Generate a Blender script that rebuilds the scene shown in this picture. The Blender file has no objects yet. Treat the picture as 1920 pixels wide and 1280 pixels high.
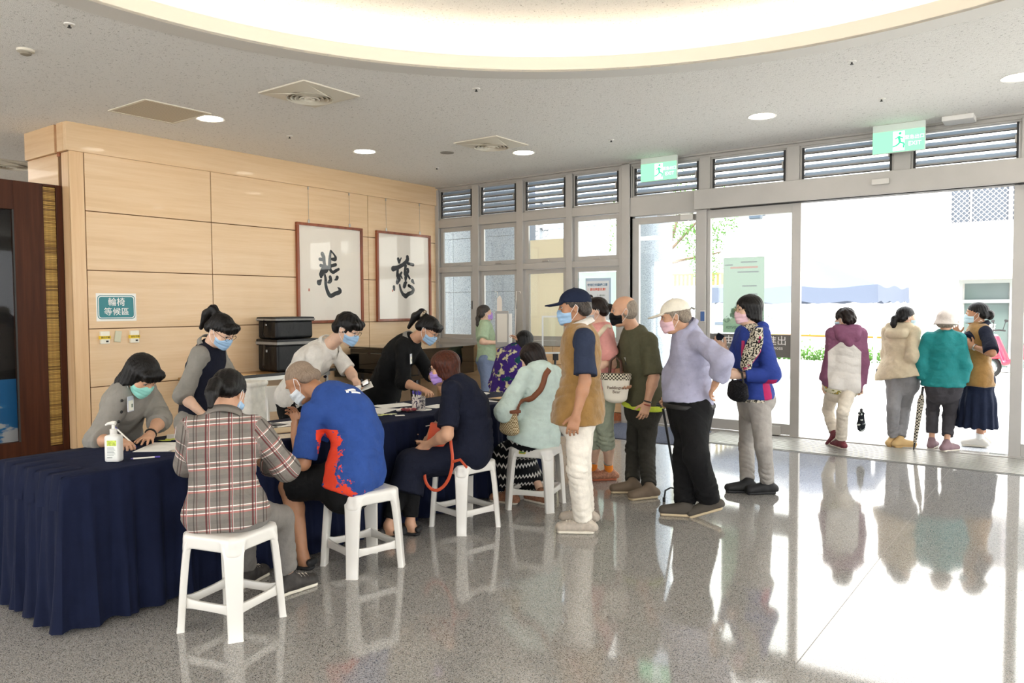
import bpy, bmesh, math, random
import numpy as np
from mathutils import Vector, Matrix, Euler

random.seed(7)
SC = bpy.context.scene
COL = SC.collection
PI = math.pi

# ---------------------------------------------------------------- camera
cam_data = bpy.data.cameras.new('camera')
cam_data.sensor_width = 36.0
cam_data.lens = 27.105
cam_data.clip_start = 0.05
cam = bpy.data.objects.new('camera', cam_data)
COL.objects.link(cam)
def camera_matrix(yaw, pitch, roll):
    f = Vector((-math.sin(yaw)*math.cos(pitch), math.cos(yaw)*math.cos(pitch), math.sin(pitch)))
    rt = Vector((math.cos(yaw), math.sin(yaw), 0))
    u = rt.cross(f)
    c, s = math.cos(roll), math.sin(roll)
    r2 = c*rt + s*u
    u2 = -s*rt + c*u
    return Matrix((r2, u2, -f)).transposed().to_4x4()
cam.matrix_world = Matrix.Translation((0, 0, 1.55)) @ camera_matrix(math.radians(36.373), math.radians(-2.573), math.radians(-0.294))
SC.camera = cam

# ---------------------------------------------------------------- world, sun, exposure
SC.view_settings.view_transform = 'Standard'
SC.view_settings.look = 'None'
SC.view_settings.gamma = 1.0
SC.view_settings.use_curve_mapping = False
SC.view_settings.exposure = 0.36
world = bpy.data.worlds.new('overcast_sky')
SC.world = world
world.use_nodes = True
wn = world.node_tree
bg = wn.nodes['Background']
bg.inputs['Color'].default_value = (0.93, 0.96, 1.0, 1)
bg.inputs['Strength'].default_value = 4.4
sun_data = bpy.data.lights.new('sun', 'SUN')
sun_data.energy = 11.0
sun_data.angle = math.radians(12)
sun_data.color = (1.0, 0.97, 0.92)
sun = bpy.data.objects.new('sun', sun_data)
COL.objects.link(sun)
sun.rotation_euler = Euler((math.radians(38), 0, math.radians(25)))
SC.cycles.max_bounces = 9
SC.cycles.diffuse_bounces = 5
SC.cycles.glossy_bounces = 4
SC.cycles.transparent_max_bounces = 12
SC.cycles.sample_clamp_indirect = 6.0
SC.cycles.caustics_reflective = False
SC.cycles.caustics_refractive = False

# ---------------------------------------------------------------- materials
def lin(c):
    if isinstance(c, str):
        c = [int(c[i:i+2], 16)/255 for i in (0, 2, 4)]
    return tuple(x/12.92 if x <= 0.04045 else ((x+0.055)/1.055)**2.4 for x in c) + (1.0,)
MATS = {}
class NT:
    """small helper around a node tree"""
    def __init__(s, m):
        s.t = m.node_tree; s.n = s.t.nodes; s.bsdf = s.n['Principled BSDF']
    def new(s, kind, **kw):
        n = s.n.new(kind)
        for k, v in kw.items():
            if k in n.inputs: n.inputs[k].default_value = v
            else: setattr(n, k, v)
        return n
    def link(s, a, b): s.t.links.new(a, b)
    def coord(s, which='Object', scale=None, rot=None):
        tc = s.new('ShaderNodeTexCoord'); o = tc.outputs[which]
        if scale is not None or rot is not None:
            mp = s.new('ShaderNodeMapping')
            if scale is not None: mp.inputs['Scale'].default_value = scale if hasattr(scale, '__len__') else (scale,)*3
            if rot is not None: mp.inputs['Rotation'].default_value = rot
            s.link(o, mp.inputs['Vector']); o = mp.outputs['Vector']
        return o
    def noise(s, vec, scale=5, detail=3, rough=0.5):
        n = s.new('ShaderNodeTexNoise'); n.inputs['Scale'].default_value = scale
        n.inputs['Detail'].default_value = detail; n.inputs['Roughness'].default_value = rough
        if vec is not None: s.link(vec, n.inputs['Vector'])
        return n.outputs['Fac']
    def ramp(s, fac, stops, interp='LINEAR'):
        r = s.new('ShaderNodeValToRGB'); r.color_ramp.interpolation = interp
        el = r.color_ramp.elements
        while len(el) < len(stops): el.new(0.5)
        for e, (p, c) in zip(el, stops):
            e.position = p; e.color = c if len(c) == 4 else tuple(c)+(1,)
        s.link(fac, r.inputs['Fac']); return r.outputs['Color']
    def mix(s, fac, a, b, mode='MIX'):
        n = s.new('ShaderNodeMix', data_type='RGBA', blend_type=mode)
        for sock, v in ((n.inputs['Factor'], fac), (n.inputs['A'] if False else n.inputs[6], a), (n.inputs[7], b)):
            if hasattr(v, 'is_linked'): s.link(v, sock)
            else: sock.default_value = v
        return n.outputs[2]
    def math(s, op, a, b=None, clamp=False):
        n = s.new('ShaderNodeMath', operation=op, use_clamp=clamp)
        for i, v in enumerate((a, b)):
            if v is None: continue
            if hasattr(v, 'is_linked'): s.link(v, n.inputs[i])
            else: n.inputs[i].default_value = v
        return n.outputs[0]
    def sep(s, vec):
        n = s.new('ShaderNodeSeparateXYZ'); s.link(vec, n.inputs[0]); return n.outputs
    def bump(s, h, strength=0.3, dist=0.01):
        b = s.new('ShaderNodeBump'); b.inputs['Strength'].default_value = strength; b.inputs['Distance'].default_value = dist
        s.link(h, b.inputs['Height']); s.link(b.outputs['Normal'], s.bsdf.inputs['Normal'])
    def base(s, sock): s.link(sock, s.bsdf.inputs['Base Color'])

def mat(name, color='808080', rough=0.5, metal=0.0, var=0.0, vscale=6.0, bump=0.0, bscale=60.0, emit=None, estr=0.0, coat=0.0, alpha=1.0, sheen=0.0, spec=None, trans=0.0, sss=0.0):
    if name in MATS: return MATS[name]
    m = bpy.data.materials.new(name); m.use_nodes = True; MATS[name] = m
    t = NT(m); b = t.bsdf
    c = lin(color)
    b.inputs['Base Color'].default_value = c
    b.inputs['Roughness'].default_value = rough
    b.inputs['Metallic'].default_value = metal
    b.inputs['Coat Weight'].default_value = coat
    b.inputs['Alpha'].default_value = alpha
    b.inputs['Sheen Weight'].default_value = sheen
    b.inputs['Transmission Weight'].default_value = trans
    if sss:
        b.inputs['Subsurface Weight'].default_value = sss
        b.inputs['Subsurface Radius'].default_value = (0.012, 0.005, 0.003)
    if spec is not None: b.inputs['Specular IOR Level'].default_value = spec
    if emit is not None:
        b.inputs['Emission Color'].default_value = lin(emit); b.inputs['Emission Strength'].default_value = estr
    v = t.coord('Object')
    if var > 0:
        f = t.noise(v, vscale, 4, 0.55)
        lo = tuple(max(0, x*(1-var)) for x in c[:3])+(1,); hi = tuple(min(1, x*(1+var)) for x in c[:3])+(1,)
        t.base(t.ramp(f, [(0.3, lo), (0.7, hi)]))
    if bump > 0:
        t.bump(t.noise(v, bscale, 3, 0.6), bump, 0.01)
    return m
def fabric(name, color, rough=0.85, var=0.10, bump=0.25, scale=14.0, weave=900.0, sheen=0.0):
    """cloth: soft crease relief plus a fine weave"""
    if name in MATS: return MATS[name]
    m = mat(name, color, rough, sheen=sheen, spec=0.2)
    t = NT(m); v = t.coord('Object'); c = lin(color)
    f = t.noise(v, scale, 5, 0.6)
    t.base(t.ramp(f, [(0.3, tuple(x*(1-var) for x in c[:3])), (0.7, tuple(min(1, x*(1+var)) for x in c[:3]))]))
    w = t.noise(v, weave, 1, 0.5)
    rn = t.new('ShaderNodeTexNoise'); rn.noise_type = 'RIDGED_MULTIFRACTAL'
    for k_, q_ in (('Scale', 5.5), ('Detail', 2.0), ('Roughness', 0.45), ('Distortion', 0.6)): rn.inputs[k_].default_value = q_
    t.link(t.coord('Object', scale=(1.25, 1.25, 0.8), rot=(0.5, 0.3, 0.2)), rn.inputs['Vector'])
    h = t.math('ADD', t.math('ADD', t.math('MULTIPLY', t.noise(v, scale*1.6, 3, 0.5), 0.6), t.math('MULTIPLY', rn.outputs['Fac'], 0.35)), t.math('MULTIPLY', w, 0.05))
    t.bump(h, bump*1.5, 0.045)
    return m

# ---------------------------------------------------------------- objects
def put(o, parent=None):
    COL.objects.link(o)
    if parent is not None: o.parent = parent
    return o
def mesh_obj(name, verts, faces, material=None, parent=None, smooth=False, loc=None):
    me = bpy.data.meshes.new(name)
    me.from_pydata([tuple(v) for v in verts], [], [tuple(f) for f in faces])
    if material is not None: me.materials.append(material)
    if smooth: me.polygons.foreach_set('use_smooth', [True]*len(me.polygons))
    me.update()
    o = bpy.data.objects.new(name, me)
    if loc is not None: o.location = loc
    return put(o, parent)
def bm_obj(name, bm, material=None, parent=None, smooth=False, loc=None, auto=None):
    me = bpy.data.meshes.new(name)
    bmesh.ops.recalc_face_normals(bm, faces=bm.faces)
    bm.to_mesh(me); bm.free()
    if material is not None: me.materials.append(material)
    if smooth or auto:
        me.polygons.foreach_set('use_smooth', [True]*len(me.polygons))
        if auto: me.set_sharp_from_angle(angle=math.radians(auto))
    o = bpy.data.objects.new(name, me)
    if loc is not None: o.location = loc
    return put(o, parent)
def empty(name, loc=(0, 0, 0), rz=0.0):
    o = bpy.data.objects.new(name, None); o.empty_display_size = 0.1
    o.location = loc; o.rotation_euler = (0, 0, rz)
    return put(o)
def tag(o, label=None, cat=None, group=None, kind=None):
    if label: o['label'] = label
    if cat: o['category'] = cat
    if group: o['group'] = group
    if kind: o['kind'] = kind
    return o
def thing(name, label, cat, loc=(0, 0, 0), rz=0.0, group=None):
    return tag(empty(name, loc, rz), label, cat, group)
def struct(o): o['kind'] = 'structure'; return o
def add_box(bm, lo, hi, bevel=0.0, seg=1):
    vs = [bm.verts.new((x, y, z)) for x in (lo[0], hi[0]) for y in (lo[1], hi[1]) for z in (lo[2], hi[2])]
    fs = [(0, 1, 3, 2), (4, 6, 7, 5), (0, 4, 5, 1), (2, 3, 7, 6), (0, 2, 6, 4), (1, 5, 7, 3)]
    faces = [bm.faces.new([vs[i] for i in f]) for f in fs]
    if bevel > 0:
        ed = list({e for f in faces for e in f.edges})
        bmesh.ops.bevel(bm, geom=ed, offset=bevel, segments=seg, affect='EDGES', profile=0.7)
def box(name, lo, hi, m=None, parent=None, bevel=0.0, seg=1, loc=None):
    bm = bmesh.new(); add_box(bm, lo, hi, bevel, seg)
    return bm_obj(name, bm, m, parent, loc=loc)
def boxes(name, lst, m=None, parent=None, bevel=0.0, loc=None):
    bm = bmesh.new()
    for lo, hi in lst: add_box(bm, lo, hi, bevel)
    return bm_obj(name, bm, m, parent, loc=loc)
def add_lathe(bm, prof, seg=20, cx=0.0, cy=0.0, cap=True):
    rings = []
    for r, z in prof:
        rings.append([bm.verts.new((cx+r*math.cos(2*PI*i/seg), cy+r*math.sin(2*PI*i/seg), z)) for i in range(seg)])
    for a, b in zip(rings, rings[1:]):
        for i in range(seg):
            bm.faces.new((a[i], a[(i+1) % seg], b[(i+1) % seg], b[i]))
    if cap:
        bm.faces.new(rings[0][::-1]); bm.faces.new(rings[-1])
def lathe(name, prof, m=None, parent=None, seg=20, loc=None, auto=40, cap=True):
    bm = bmesh.new(); add_lathe(bm, prof, seg, cap=cap)
    return bm_obj(name, bm, m, parent, auto=auto, loc=loc)
def add_tube(bm, pts, r, seg=8, closed=False, flat=1.0, up=None, cap=True):
    """sweep a round (or flattened) section along a polyline; r may be a list"""
    pts = [Vector(p) for p in pts]; n = len(pts)
    rs = r if hasattr(r, '__len__') else [r]*n
    rings = []; prev = None
    for i, p in enumerate(pts):
        if closed: d = pts[(i+1) % n]-pts[i-1]
        else: d = pts[min(i+1, n-1)]-pts[max(i-1, 0)]
        d.normalize()
        ref = prev if prev is not None else (Vector(up) if up is not None else (Vector((0, 0, 1)) if abs(d.z) < 0.9 else Vector((1, 0, 0))))
        s = ref - d*ref.dot(d)
        if s.length < 1e-5: s = d.orthogonal()
        s.normalize(); t = d.cross(s); prev = s if up is None else Vector(up)
        rings.append([bm.verts.new(p + s*rs[i]*math.cos(2*PI*k/seg) + t*rs[i]*flat*math.sin(2*PI*k/seg)) for k in range(seg)])
    pairs = list(zip(rings, rings[1:])) + ([(rings[-1], rings[0])] if closed else [])
    for a, b in pairs:
        for k in range(seg): bm.faces.new((a[k], a[(k+1) % seg], b[(k+1) % seg], b[k]))
    if not closed and cap: bm.faces.new(rings[0][::-1]); bm.faces.new(rings[-1])
def tube(name, pts, r, m=None, parent=None, seg=8, closed=False, loc=None, flat=1.0, up=None):
    bm = bmesh.new(); add_tube(bm, pts, r, seg, closed, flat, up)
    return bm_obj(name, bm, m, parent, auto=60, loc=loc)
def add_prism(bm, poly, o, u, v, n, depth):
    """extrude a 2-D polygon lying in plane (o,u,v) by depth along n"""
    o, u, v, n = Vector(o), Vector(u), Vector(v), Vector(n)
    a = [bm.verts.new(o+u*x+v*y) for x, y in poly]; b = [bm.verts.new(o+u*x+v*y+n*depth) for x, y in poly]
    bm.faces.new(a[::-1]); bm.faces.new(b)
    for i in range(len(a)):
        j = (i+1) % len(a); bm.faces.new((a[i], a[j], b[j], b[i]))
def prism(name, poly, o, u, v, n, depth, m=None, parent=None):
    bm = bmesh.new(); add_prism(bm, poly, o, u, v, n, depth)
    return bm_obj(name, bm, m, parent)
def text_obj(name, body, size, m, parent, o, u, v, ext=0.0008, align='CENTER', spacing=1.0, mirror=False, bold=0.0):
    """lettering as a thin mesh lying in the plane (o; u right, v up)"""
    cu = bpy.data.curves.new(name, 'FONT'); cu.body = body; cu.size = size; cu.extrude = ext
    cu.align_x = align; cu.align_y = 'CENTER'; cu.space_character = spacing; cu.offset = bold; cu.resolution_u = 3
    tmp = bpy.data.objects.new(name, cu); COL.objects.link(tmp)
    dg = bpy.context.evaluated_depsgraph_get(); dg.update()
    me = bpy.data.meshes.new_from_object(tmp.evaluated_get(dg))
    bpy.data.objects.remove(tmp); bpy.data.curves.remove(cu)
    me.name = name; me.materials.clear(); me.materials.append(m)
    u, v, o = Vector(u).normalized(), Vector(v).normalized(), Vector(o)
    n = u.cross(v)
    if mirror: u = -u
    M = Matrix((u, v, n)).transposed().to_4x4(); M.translation = o
    me.transform(M)
    ob = bpy.data.objects.new(name, me)
    return put(ob, parent)
def copy_tree(o, parent=None):
    c = o.copy(); COL.objects.link(c)
    if parent is not None: c.parent = parent
    for ch in [x for x in bpy.data.objects if x.parent == o]: copy_tree(ch, c)
    return c

# ---------------------------------------------------------------- distance-field modelling of soft shapes
def V3(p): return np.asarray(p, dtype=np.float64)
def unit(v): v = V3(v); return v/max(1e-9, np.linalg.norm(v))
class Vol:
    def __init__(s, lo, hi, h):
        s.h = h; s.lo = V3(lo); s.n = np.maximum(4, np.ceil((V3(hi)-s.lo)/h).astype(int)+1)
        s.ax = [(s.lo[i]+h*np.arange(s.n[i])).astype(np.float32) for i in range(3)]
        s.D = np.full(s.n, 0.12, np.float32)
    def sl(s, lo, hi):
        a = np.clip(np.floor((V3(lo)-s.lo)/s.h).astype(int), 0, s.n); b = np.clip(np.ceil((V3(hi)-s.lo)/s.h).astype(int)+1, 0, s.n)
        if np.any(b <= a): return None
        return tuple(slice(int(i), int(j)) for i, j in zip(a, b))
    def grid(s, sl): return s.ax[0][sl[0]][:, None, None], s.ax[1][sl[1]][None, :, None], s.ax[2][sl[2]][None, None, :]
    def _union(s, sl, d, k):
        A = s.D[sl]
        if k > 0:
            hh = np.maximum(k-np.abs(A-d), 0)/k
            s.D[sl] = np.minimum(A, d)-hh*hh*k*0.25
        else: s.D[sl] = np.minimum(A, d)
    def _sub(s, sl, d, k):
        A = s.D[sl]; e = -d
        if k > 0:
            hh = np.maximum(k-np.abs(A-e), 0)/k
            s.D[sl] = np.maximum(A, e)+hh*hh*k*0.25
        else: s.D[sl] = np.maximum(A, e)
    def cone(s, a, b, ra, rb, k=0.02, lat=None, flat0=False, flat1=False, sub=False):
        """capsule from a to b; a radius is a number or (half width along lat, half depth)"""
        a, b = V3(a), V3(b); ra = ra if hasattr(ra, '__len__') else (ra, ra); rb = rb if hasattr(rb, '__len__') else (rb, rb)
        m = max(max(ra), max(rb))+k+3*s.h
        sl = s.sl(np.minimum(a, b)-m, np.maximum(a, b)+m)
        if sl is None: return
        X, Y, Z = s.grid(sl); ab = b-a; L = max(1e-6, np.linalg.norm(ab)); u = ab/L
        qx, qy, qz = X-np.float32(a[0]), Y-np.float32(a[1]), Z-np.float32(a[2])
        S = qx*np.float32(u[0])+qy*np.float32(u[1])+qz*np.float32(u[2])
        t = np.clip(S/np.float32(L), 0, 1); axd = S-t*np.float32(L)
        if lat is None or (ra[0] == ra[1] and rb[0] == rb[1]):
            q2 = qx*qx+qy*qy+qz*qz
            rr = np.float32(ra[0])+t*np.float32(rb[0]-ra[0])
            per = np.maximum(q2-S*S, 0)
            if flat0 or flat1: d = np.sqrt(per+(np.where(((S < 0) & (not flat0)) | ((S > L) & (not flat1)), axd, 0))**2)-rr
            else: d = np.sqrt(per+axd*axd)-rr
        else:
            l = V3(lat); l = unit(l-u*np.dot(l, u)); e = np.cross(u, l)
            x = qx*np.float32(l[0])+qy*np.float32(l[1])+qz*np.float32(l[2])
            y = qx*np.float32(e[0])+qy*np.float32(e[1])+qz*np.float32(e[2])
            w = np.float32(ra[0])+t*np.float32(rb[0]-ra[0]); dd = np.float32(ra[1])+t*np.float32(rb[1]-ra[1])
            if flat0 or flat1: axd = np.where(((S < 0) & (not flat0)) | ((S > L) & (not flat1)), axd, 0)
            mm = np.minimum(w, dd)
            k0 = (x/w)**2+(y/dd)**2+(axd/mm)**2
            k1 = (x/(w*w))**2+(y/(dd*dd))**2+(axd/(mm*mm))**2
            k0 = np.sqrt(k0); d = k0*(k0-1)/(np.sqrt(k1)+1e-6)
        if flat0: d = np.maximum(d, -S)
        if flat1: d = np.maximum(d, S-np.float32(L))
        (s._sub if sub else s._union)(sl, d.astype(np.float32), k)
    def chain(s, pts, rs, k=0.02, lat=None, **kw):
        for i in range(len(pts)-1): s.cone(pts[i], pts[i+1], rs[i], rs[i+1], k, lat, **kw)
    def ell(s, c, r, A=None, k=0.02, sub=False):
        """ellipsoid, A = 3 axis rows"""
        c = V3(c); r = V3(r if hasattr(r, '__len__') else (r,)*3); m = r.max()+k+3*s.h
        sl = s.sl(c-m, c+m)
        if sl is None: return
        X, Y, Z = s.grid(sl); q = (X-np.float32(c[0]), Y-np.float32(c[1]), Z-np.float32(c[2])); A = np.eye(3) if A is None else np.asarray(A)
        k0 = 0; k1 = 0
        for i in range(3):
            p = q[0]*np.float32(A[i][0])+q[1]*np.float32(A[i][1])+q[2]*np.float32(A[i][2])
            k0 = k0+(p/np.float32(r[i]))**2; k1 = k1+(p/np.float32(r[i]**2))**2
        k0 = np.sqrt(k0); d = k0*(k0-1)/(np.sqrt(k1)+1e-6)
        (s._sub if sub else s._union)(sl, d.astype(np.float32), k)
    def rbox(s, c, r, A=None, rad=0.01, k=0.01, sub=False):
        c = V3(c); r = V3(r); m = np.linalg.norm(r)+k+3*s.h
        sl = s.sl(c-m, c+m)
        if sl is None: return
        X, Y, Z = s.grid(sl); q = (X-np.float32(c[0]), Y-np.float32(c[1]), Z-np.float32(c[2])); A = np.eye(3) if A is None else np.asarray(A)
        o2 = 0; ins = None
        for i in range(3):
            p = np.abs(q[0]*np.float32(A[i][0])+q[1]*np.float32(A[i][1])+q[2]*np.float32(A[i][2]))-np.float32(r[i]-rad)
            o2 = o2+np.maximum(p, 0)**2; ins = p if ins is None else np.maximum(ins, p)
        d = np.sqrt(o2)+np.minimum(ins, 0)-np.float32(rad)
        (s._sub if sub else s._union)(sl, d.astype(np.float32), k)
    def cut(s, p, n, k=0.0):
        """remove everything on the +n side of the plane through p"""
        p, n = V3(p), unit(n); X, Y, Z = s.ax[0][:, None, None], s.ax[1][None, :, None], s.ax[2][None, None, :]
        d = ((X-p[0])*n[0]+(Y-p[1])*n[1]+(Z-p[2])*n[2]).astype(np.float32)
        if k > 0:
            hh = np.maximum(k-np.abs(s.D-d), 0)/k; s.D = np.maximum(s.D, d)+hh*hh*k*0.25
        else: s.D = np.maximum(s.D, d)
    def wrinkle(s, amp, freq, seed=0, stretch=(1, 1, 0.6)):
        rng = np.random.RandomState(seed); X, Y, Z = s.ax[0][:, None, None], s.ax[1][None, :, None], s.ax[2][None, None, :]
        near = np.abs(s.D) < 0.05
        idx = np.nonzero(near); P = np.stack([s.ax[i][idx[i]] for i in range(3)], 1)
        f = np.zeros(len(P), np.float32)
        W = P.copy()
        for o in range(4):
            dr = rng.normal(size=3)*np.array(stretch); dr /= np.linalg.norm(dr); ph = rng.uniform(0, 6.28)
            fr = freq*(0.6+0.5*o)
            a = np.sin((W@dr)*fr+ph)
            f += (1-np.abs(a))*(1.0/(1+0.6*o))-0.35
            W = W+0.25/fr*np.stack([np.sin(P[:, 1]*fr+ph), np.sin(P[:, 2]*fr+1.3*ph), np.sin(P[:, 0]*fr+ph*2)], 1).astype(np.float32)
        s.D[idx] -= (amp*f).astype(np.float32)
    def creases(s, c, axis, side, rad, per, amp, slope=0.3, seed=0, power=1.6):
        """grooves running across the axis around c, fading with distance"""
        c, axis, side = V3(c), unit(axis), unit(side)
        sl = s.sl(c-rad*2, c+rad*2)
        if sl is None: return
        X, Y, Z = s.grid(sl); q = (X-np.float32(c[0]), Y-np.float32(c[1]), Z-np.float32(c[2]))
        r2 = q[0]**2+q[1]**2+q[2]**2
        w = sum(q[i]*np.float32(axis[i]) for i in range(3)); f = sum(q[i]*np.float32(side[i]) for i in range(3)); e = np.cross(axis, side); g = sum(q[i]*np.float32(e[i]) for i in range(3))
        ph = (w+slope*f+0.012*np.sin(g*23+seed)+0.010*np.sin(f*31+1.7*seed))*np.float32(2*PI/per)+seed
        m = np.exp(-r2/np.float32(rad*rad))*(0.6+0.4*np.sin(g*14+seed*2))
        s.D[sl] += (amp*np.maximum(0, np.sin(ph))**power*m).astype(np.float32)
    def mesh(s):
        """naive surface nets"""
        D = s.D.copy()
        for ax in range(3):
            for e in (0, -1):
                ii = [slice(None)]*3; ii[ax] = e; D[tuple(ii)] = np.maximum(D[tuple(ii)], 1e-3)
        S = D < 0
        c = S[:-1, :-1, :-1].astype(np.int8)
        cnt = np.zeros(c.shape, np.int8)
        for i in (0, 1):
            for j in (0, 1):
                for k in (0, 1):
                    cnt += S[i:S.shape[0]-1+i, j:S.shape[1]-1+j, k:S.shape[2]-1+k]
        act = (cnt > 0) & (cnt < 8)
        I = np.stack(np.nonzero(act), 1)
        if len(I) == 0: return np.zeros((0, 3)), np.zeros((0, 4), int)
        vid = np.full(c.shape, -1, np.int32); vid[act] = np.arange(len(I))
        val = {}
        for i in (0, 1):
            for j in (0, 1):
                for k in (0, 1): val[i, j, k] = D[I[:, 0]+i, I[:, 1]+j, I[:, 2]+k]
        acc = np.zeros((len(I), 3)); num = np.zeros(len(I))
        for a in val:
            for ax in range(3):
                if a[ax] == 0:
                    b = list(a); b[ax] = 1; b = tuple(b)
                    va, vb = val[a], val[b]; x = (va < 0) != (vb < 0)
                    t = np.where(x, va/np.where(x, va-vb, 1), 0)
                    p = np.zeros((len(I), 3)); p[:] = a; p[:, ax] += t
                    acc += p*x[:, None]; num += x
        Vt = s.lo+(I+acc/num[:, None])*s.h
        F = []
        for ax in range(3):
            sa = [slice(1, -1)]*3; sa[ax] = slice(0, -1)
            sb = [slice(1, -1)]*3; sb[ax] = slice(1, None)
            A, B = S[tuple(sa)], S[tuple(sb)]
            e = np.stack(np.nonzero(A != B), 1)
            if len(e) == 0: continue
            o1, o2 = [a for a in range(3) if a != ax]
            sgn = A[e[:, 0], e[:, 1], e[:, 2]]
            base = e.copy(); base[:, o1] += 1; base[:, o2] += 1
            q = []
            for d1, d2 in ((-1, -1), (0, -1), (0, 0), (-1, 0)):
                x = base.copy(); x[:, o1] += d1; x[:, o2] += d2; q.append(vid[x[:, 0], x[:, 1], x[:, 2]])
            q = np.stack(q, 1)
            flip = sgn if ax != 1 else ~sgn
            q[~flip] = q[~flip][:, ::-1]
            F.append(q)
        F = np.concatenate(F) if F else np.zeros((0, 4), int)
        F = F[(F >= 0).all(1)]
        return Vt, F
    def obj(s, name, m, parent=None, org=(0, 0, 0), attrs=None):
        Vt, F = s.mesh()
        me = bpy.data.meshes.new(name)
        nv, nf = len(Vt), len(F)
        me.vertices.add(nv); me.vertices.foreach_set('co', (Vt-V3(org)).astype(np.float32).ravel())
        me.loops.add(nf*4); me.loops.foreach_set('vertex_index', F.astype(np.int32).ravel())
        me.polygons.add(nf); me.polygons.foreach_set('loop_start', np.arange(0, nf*4, 4, dtype=np.int32))
        me.polygons.foreach_set('use_smooth', np.ones(nf, bool))
        me.update(calc_edges=True)
        if attrs is not None:
            at = me.attributes.new('rest', 'FLOAT_VECTOR', 'POINT')
            at.data.foreach_set('vector', attrs(Vt).astype(np.float32).ravel())
        me.materials.append(m)
        return put(bpy.data.objects.new(name, me), parent)
# ---------------------------------------------------------------- materials of the place
def mat_terrazzo():
    m = mat('terrazzo', 'C4C1BA', 0.07, spec=0.55, coat=0.25); t = NT(m); m.node_tree.nodes['Principled BSDF'].inputs['Coat Roughness'].default_value = 0.04
    v = t.coord('Object')
    vo = t.new('ShaderNodeTexVoronoi'); vo.inputs['Scale'].default_value = 300; t.link(v, vo.inputs['Vector'])
    s = t.new('ShaderNodeSeparateColor'); t.link(vo.outputs['Color'], s.inputs[0])
    c = t.ramp(s.outputs[0], [(0.0, lin('3E3D3C')), (0.10, lin('666462')), (0.17, lin('93918E')), (0.50, lin('A29F9B')), (0.70, lin('B5B3AF')), (0.9, lin('A39A90'))], 'CONSTANT')
    n = t.noise(v, 1.3, 4, 0.6)
    t.base(t.mix(t.math('MULTIPLY', n, 0.16), c, lin('848280')))
    return m
def mat_wood(name, c1, c2, c3, axis=1, rough=0.42, fine=1.0, coat=0.1):
    m = mat(name, c1, rough, coat=coat); t = NT(m)
    sc = [22*fine]*3; sc[axis] = 1.1*fine
    v = t.coord('Object', scale=sc)
    info = t.new('ShaderNodeObjectInfo'); add = t.new('ShaderNodeVectorMath', operation='ADD'); mul = t.new('ShaderNodeVectorMath', operation='SCALE')
    t.link(info.outputs['Location'], mul.inputs[0]); mul.inputs['Scale'].default_value = 7.31
    t.link(v, add.inputs[0]); t.link(mul.outputs[0], add.inputs[1])
    f = t.noise(add.outputs[0], 1.0, 5, 0.62)
    v2 = t.coord('Object', scale=[q*9 for q in sc]); f2 = t.noise(v2, 1.0, 2, 0.5)
    c = t.ramp(f, [(0.28, lin(c2)), (0.5, lin(c1)), (0.74, lin(c3))])
    t.base(t.mix(t.math('MULTIPLY', f2, 0.14), c, lin(c2)))
    if coat == 0: t.bsdf.inputs['Specular IOR Level'].default_value = 0.2
    return m
def mat_granite(name, base, dark, light, scale=42, rough=0.6):
    m = mat(name, base, rough); t = NT(m); v = t.coord('Object')
    f = t.noise(v, scale, 3, 0.75)
    t.base(t.ramp(f, [(0.36, lin(dark)), (0.46, lin(base)), (0.56, lin(base)), (0.64, lin(light))]))
    return m
def mat_ceiling():
    m = mat('acoustic_plaster', 'ECEAE6', 0.9); t = NT(m); v = t.coord('Object')
    f = t.noise(v, 42, 3, 0.6); g = t.noise(v, 130, 2, 0.5)
    sp = t.ramp(t.math('ADD', t.math('MULTIPLY', f, 0.6), t.math('MULTIPLY', g, 0.4)), [(0.34, lin('98948E')), (0.42, lin('ECEAE6'))])
    t.base(sp); t.bump(t.math('ADD', f, g), 0.55, 0.012)
    return m
TERR = mat_terrazzo(); CEILM = mat_ceiling()
MAPLE = mat_wood('maple_veneer', 'E2C39B', 'DAB98F', 'E7CBA6', 1)
MAPLE_V = mat_wood('maple_veneer_upright', 'DFBB90', 'D5AF82', 'E5C69C', 2)
MAPLE_X = mat_wood('maple_veneer_end', 'DCBA90', 'D2AC80', 'E3C49B', 0)
REDWOOD = mat_wood('red_baseboard', '9A552F', '7E3F20', 'B06A40', 1)
DARKWOOD = mat_wood('walnut_stain', '43210F', '35180B', '512B17', 2, 0.5, 1.0, 0.0)
GROOVE = mat('groove_brown', '6E4C2C', 0.8)  # dark brown ground showing in the joints between panels
ALU = mat('aluminium_frame', 'B3B0AB', 0.42, 0.2, var=0.04, vscale=3)
ALU_L = mat('aluminium_light', 'C9C6C0', 0.4, 0.3)
BLADE = mat('louver_blade_metal', 'A8A5A0', 0.45, 0.3)
DARKRUB = mat('dark_gasket', '2B2A29', 0.6)
GLASS = mat('clear_glass', 'F4FAF8', 0.0, trans=0.0)
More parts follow.
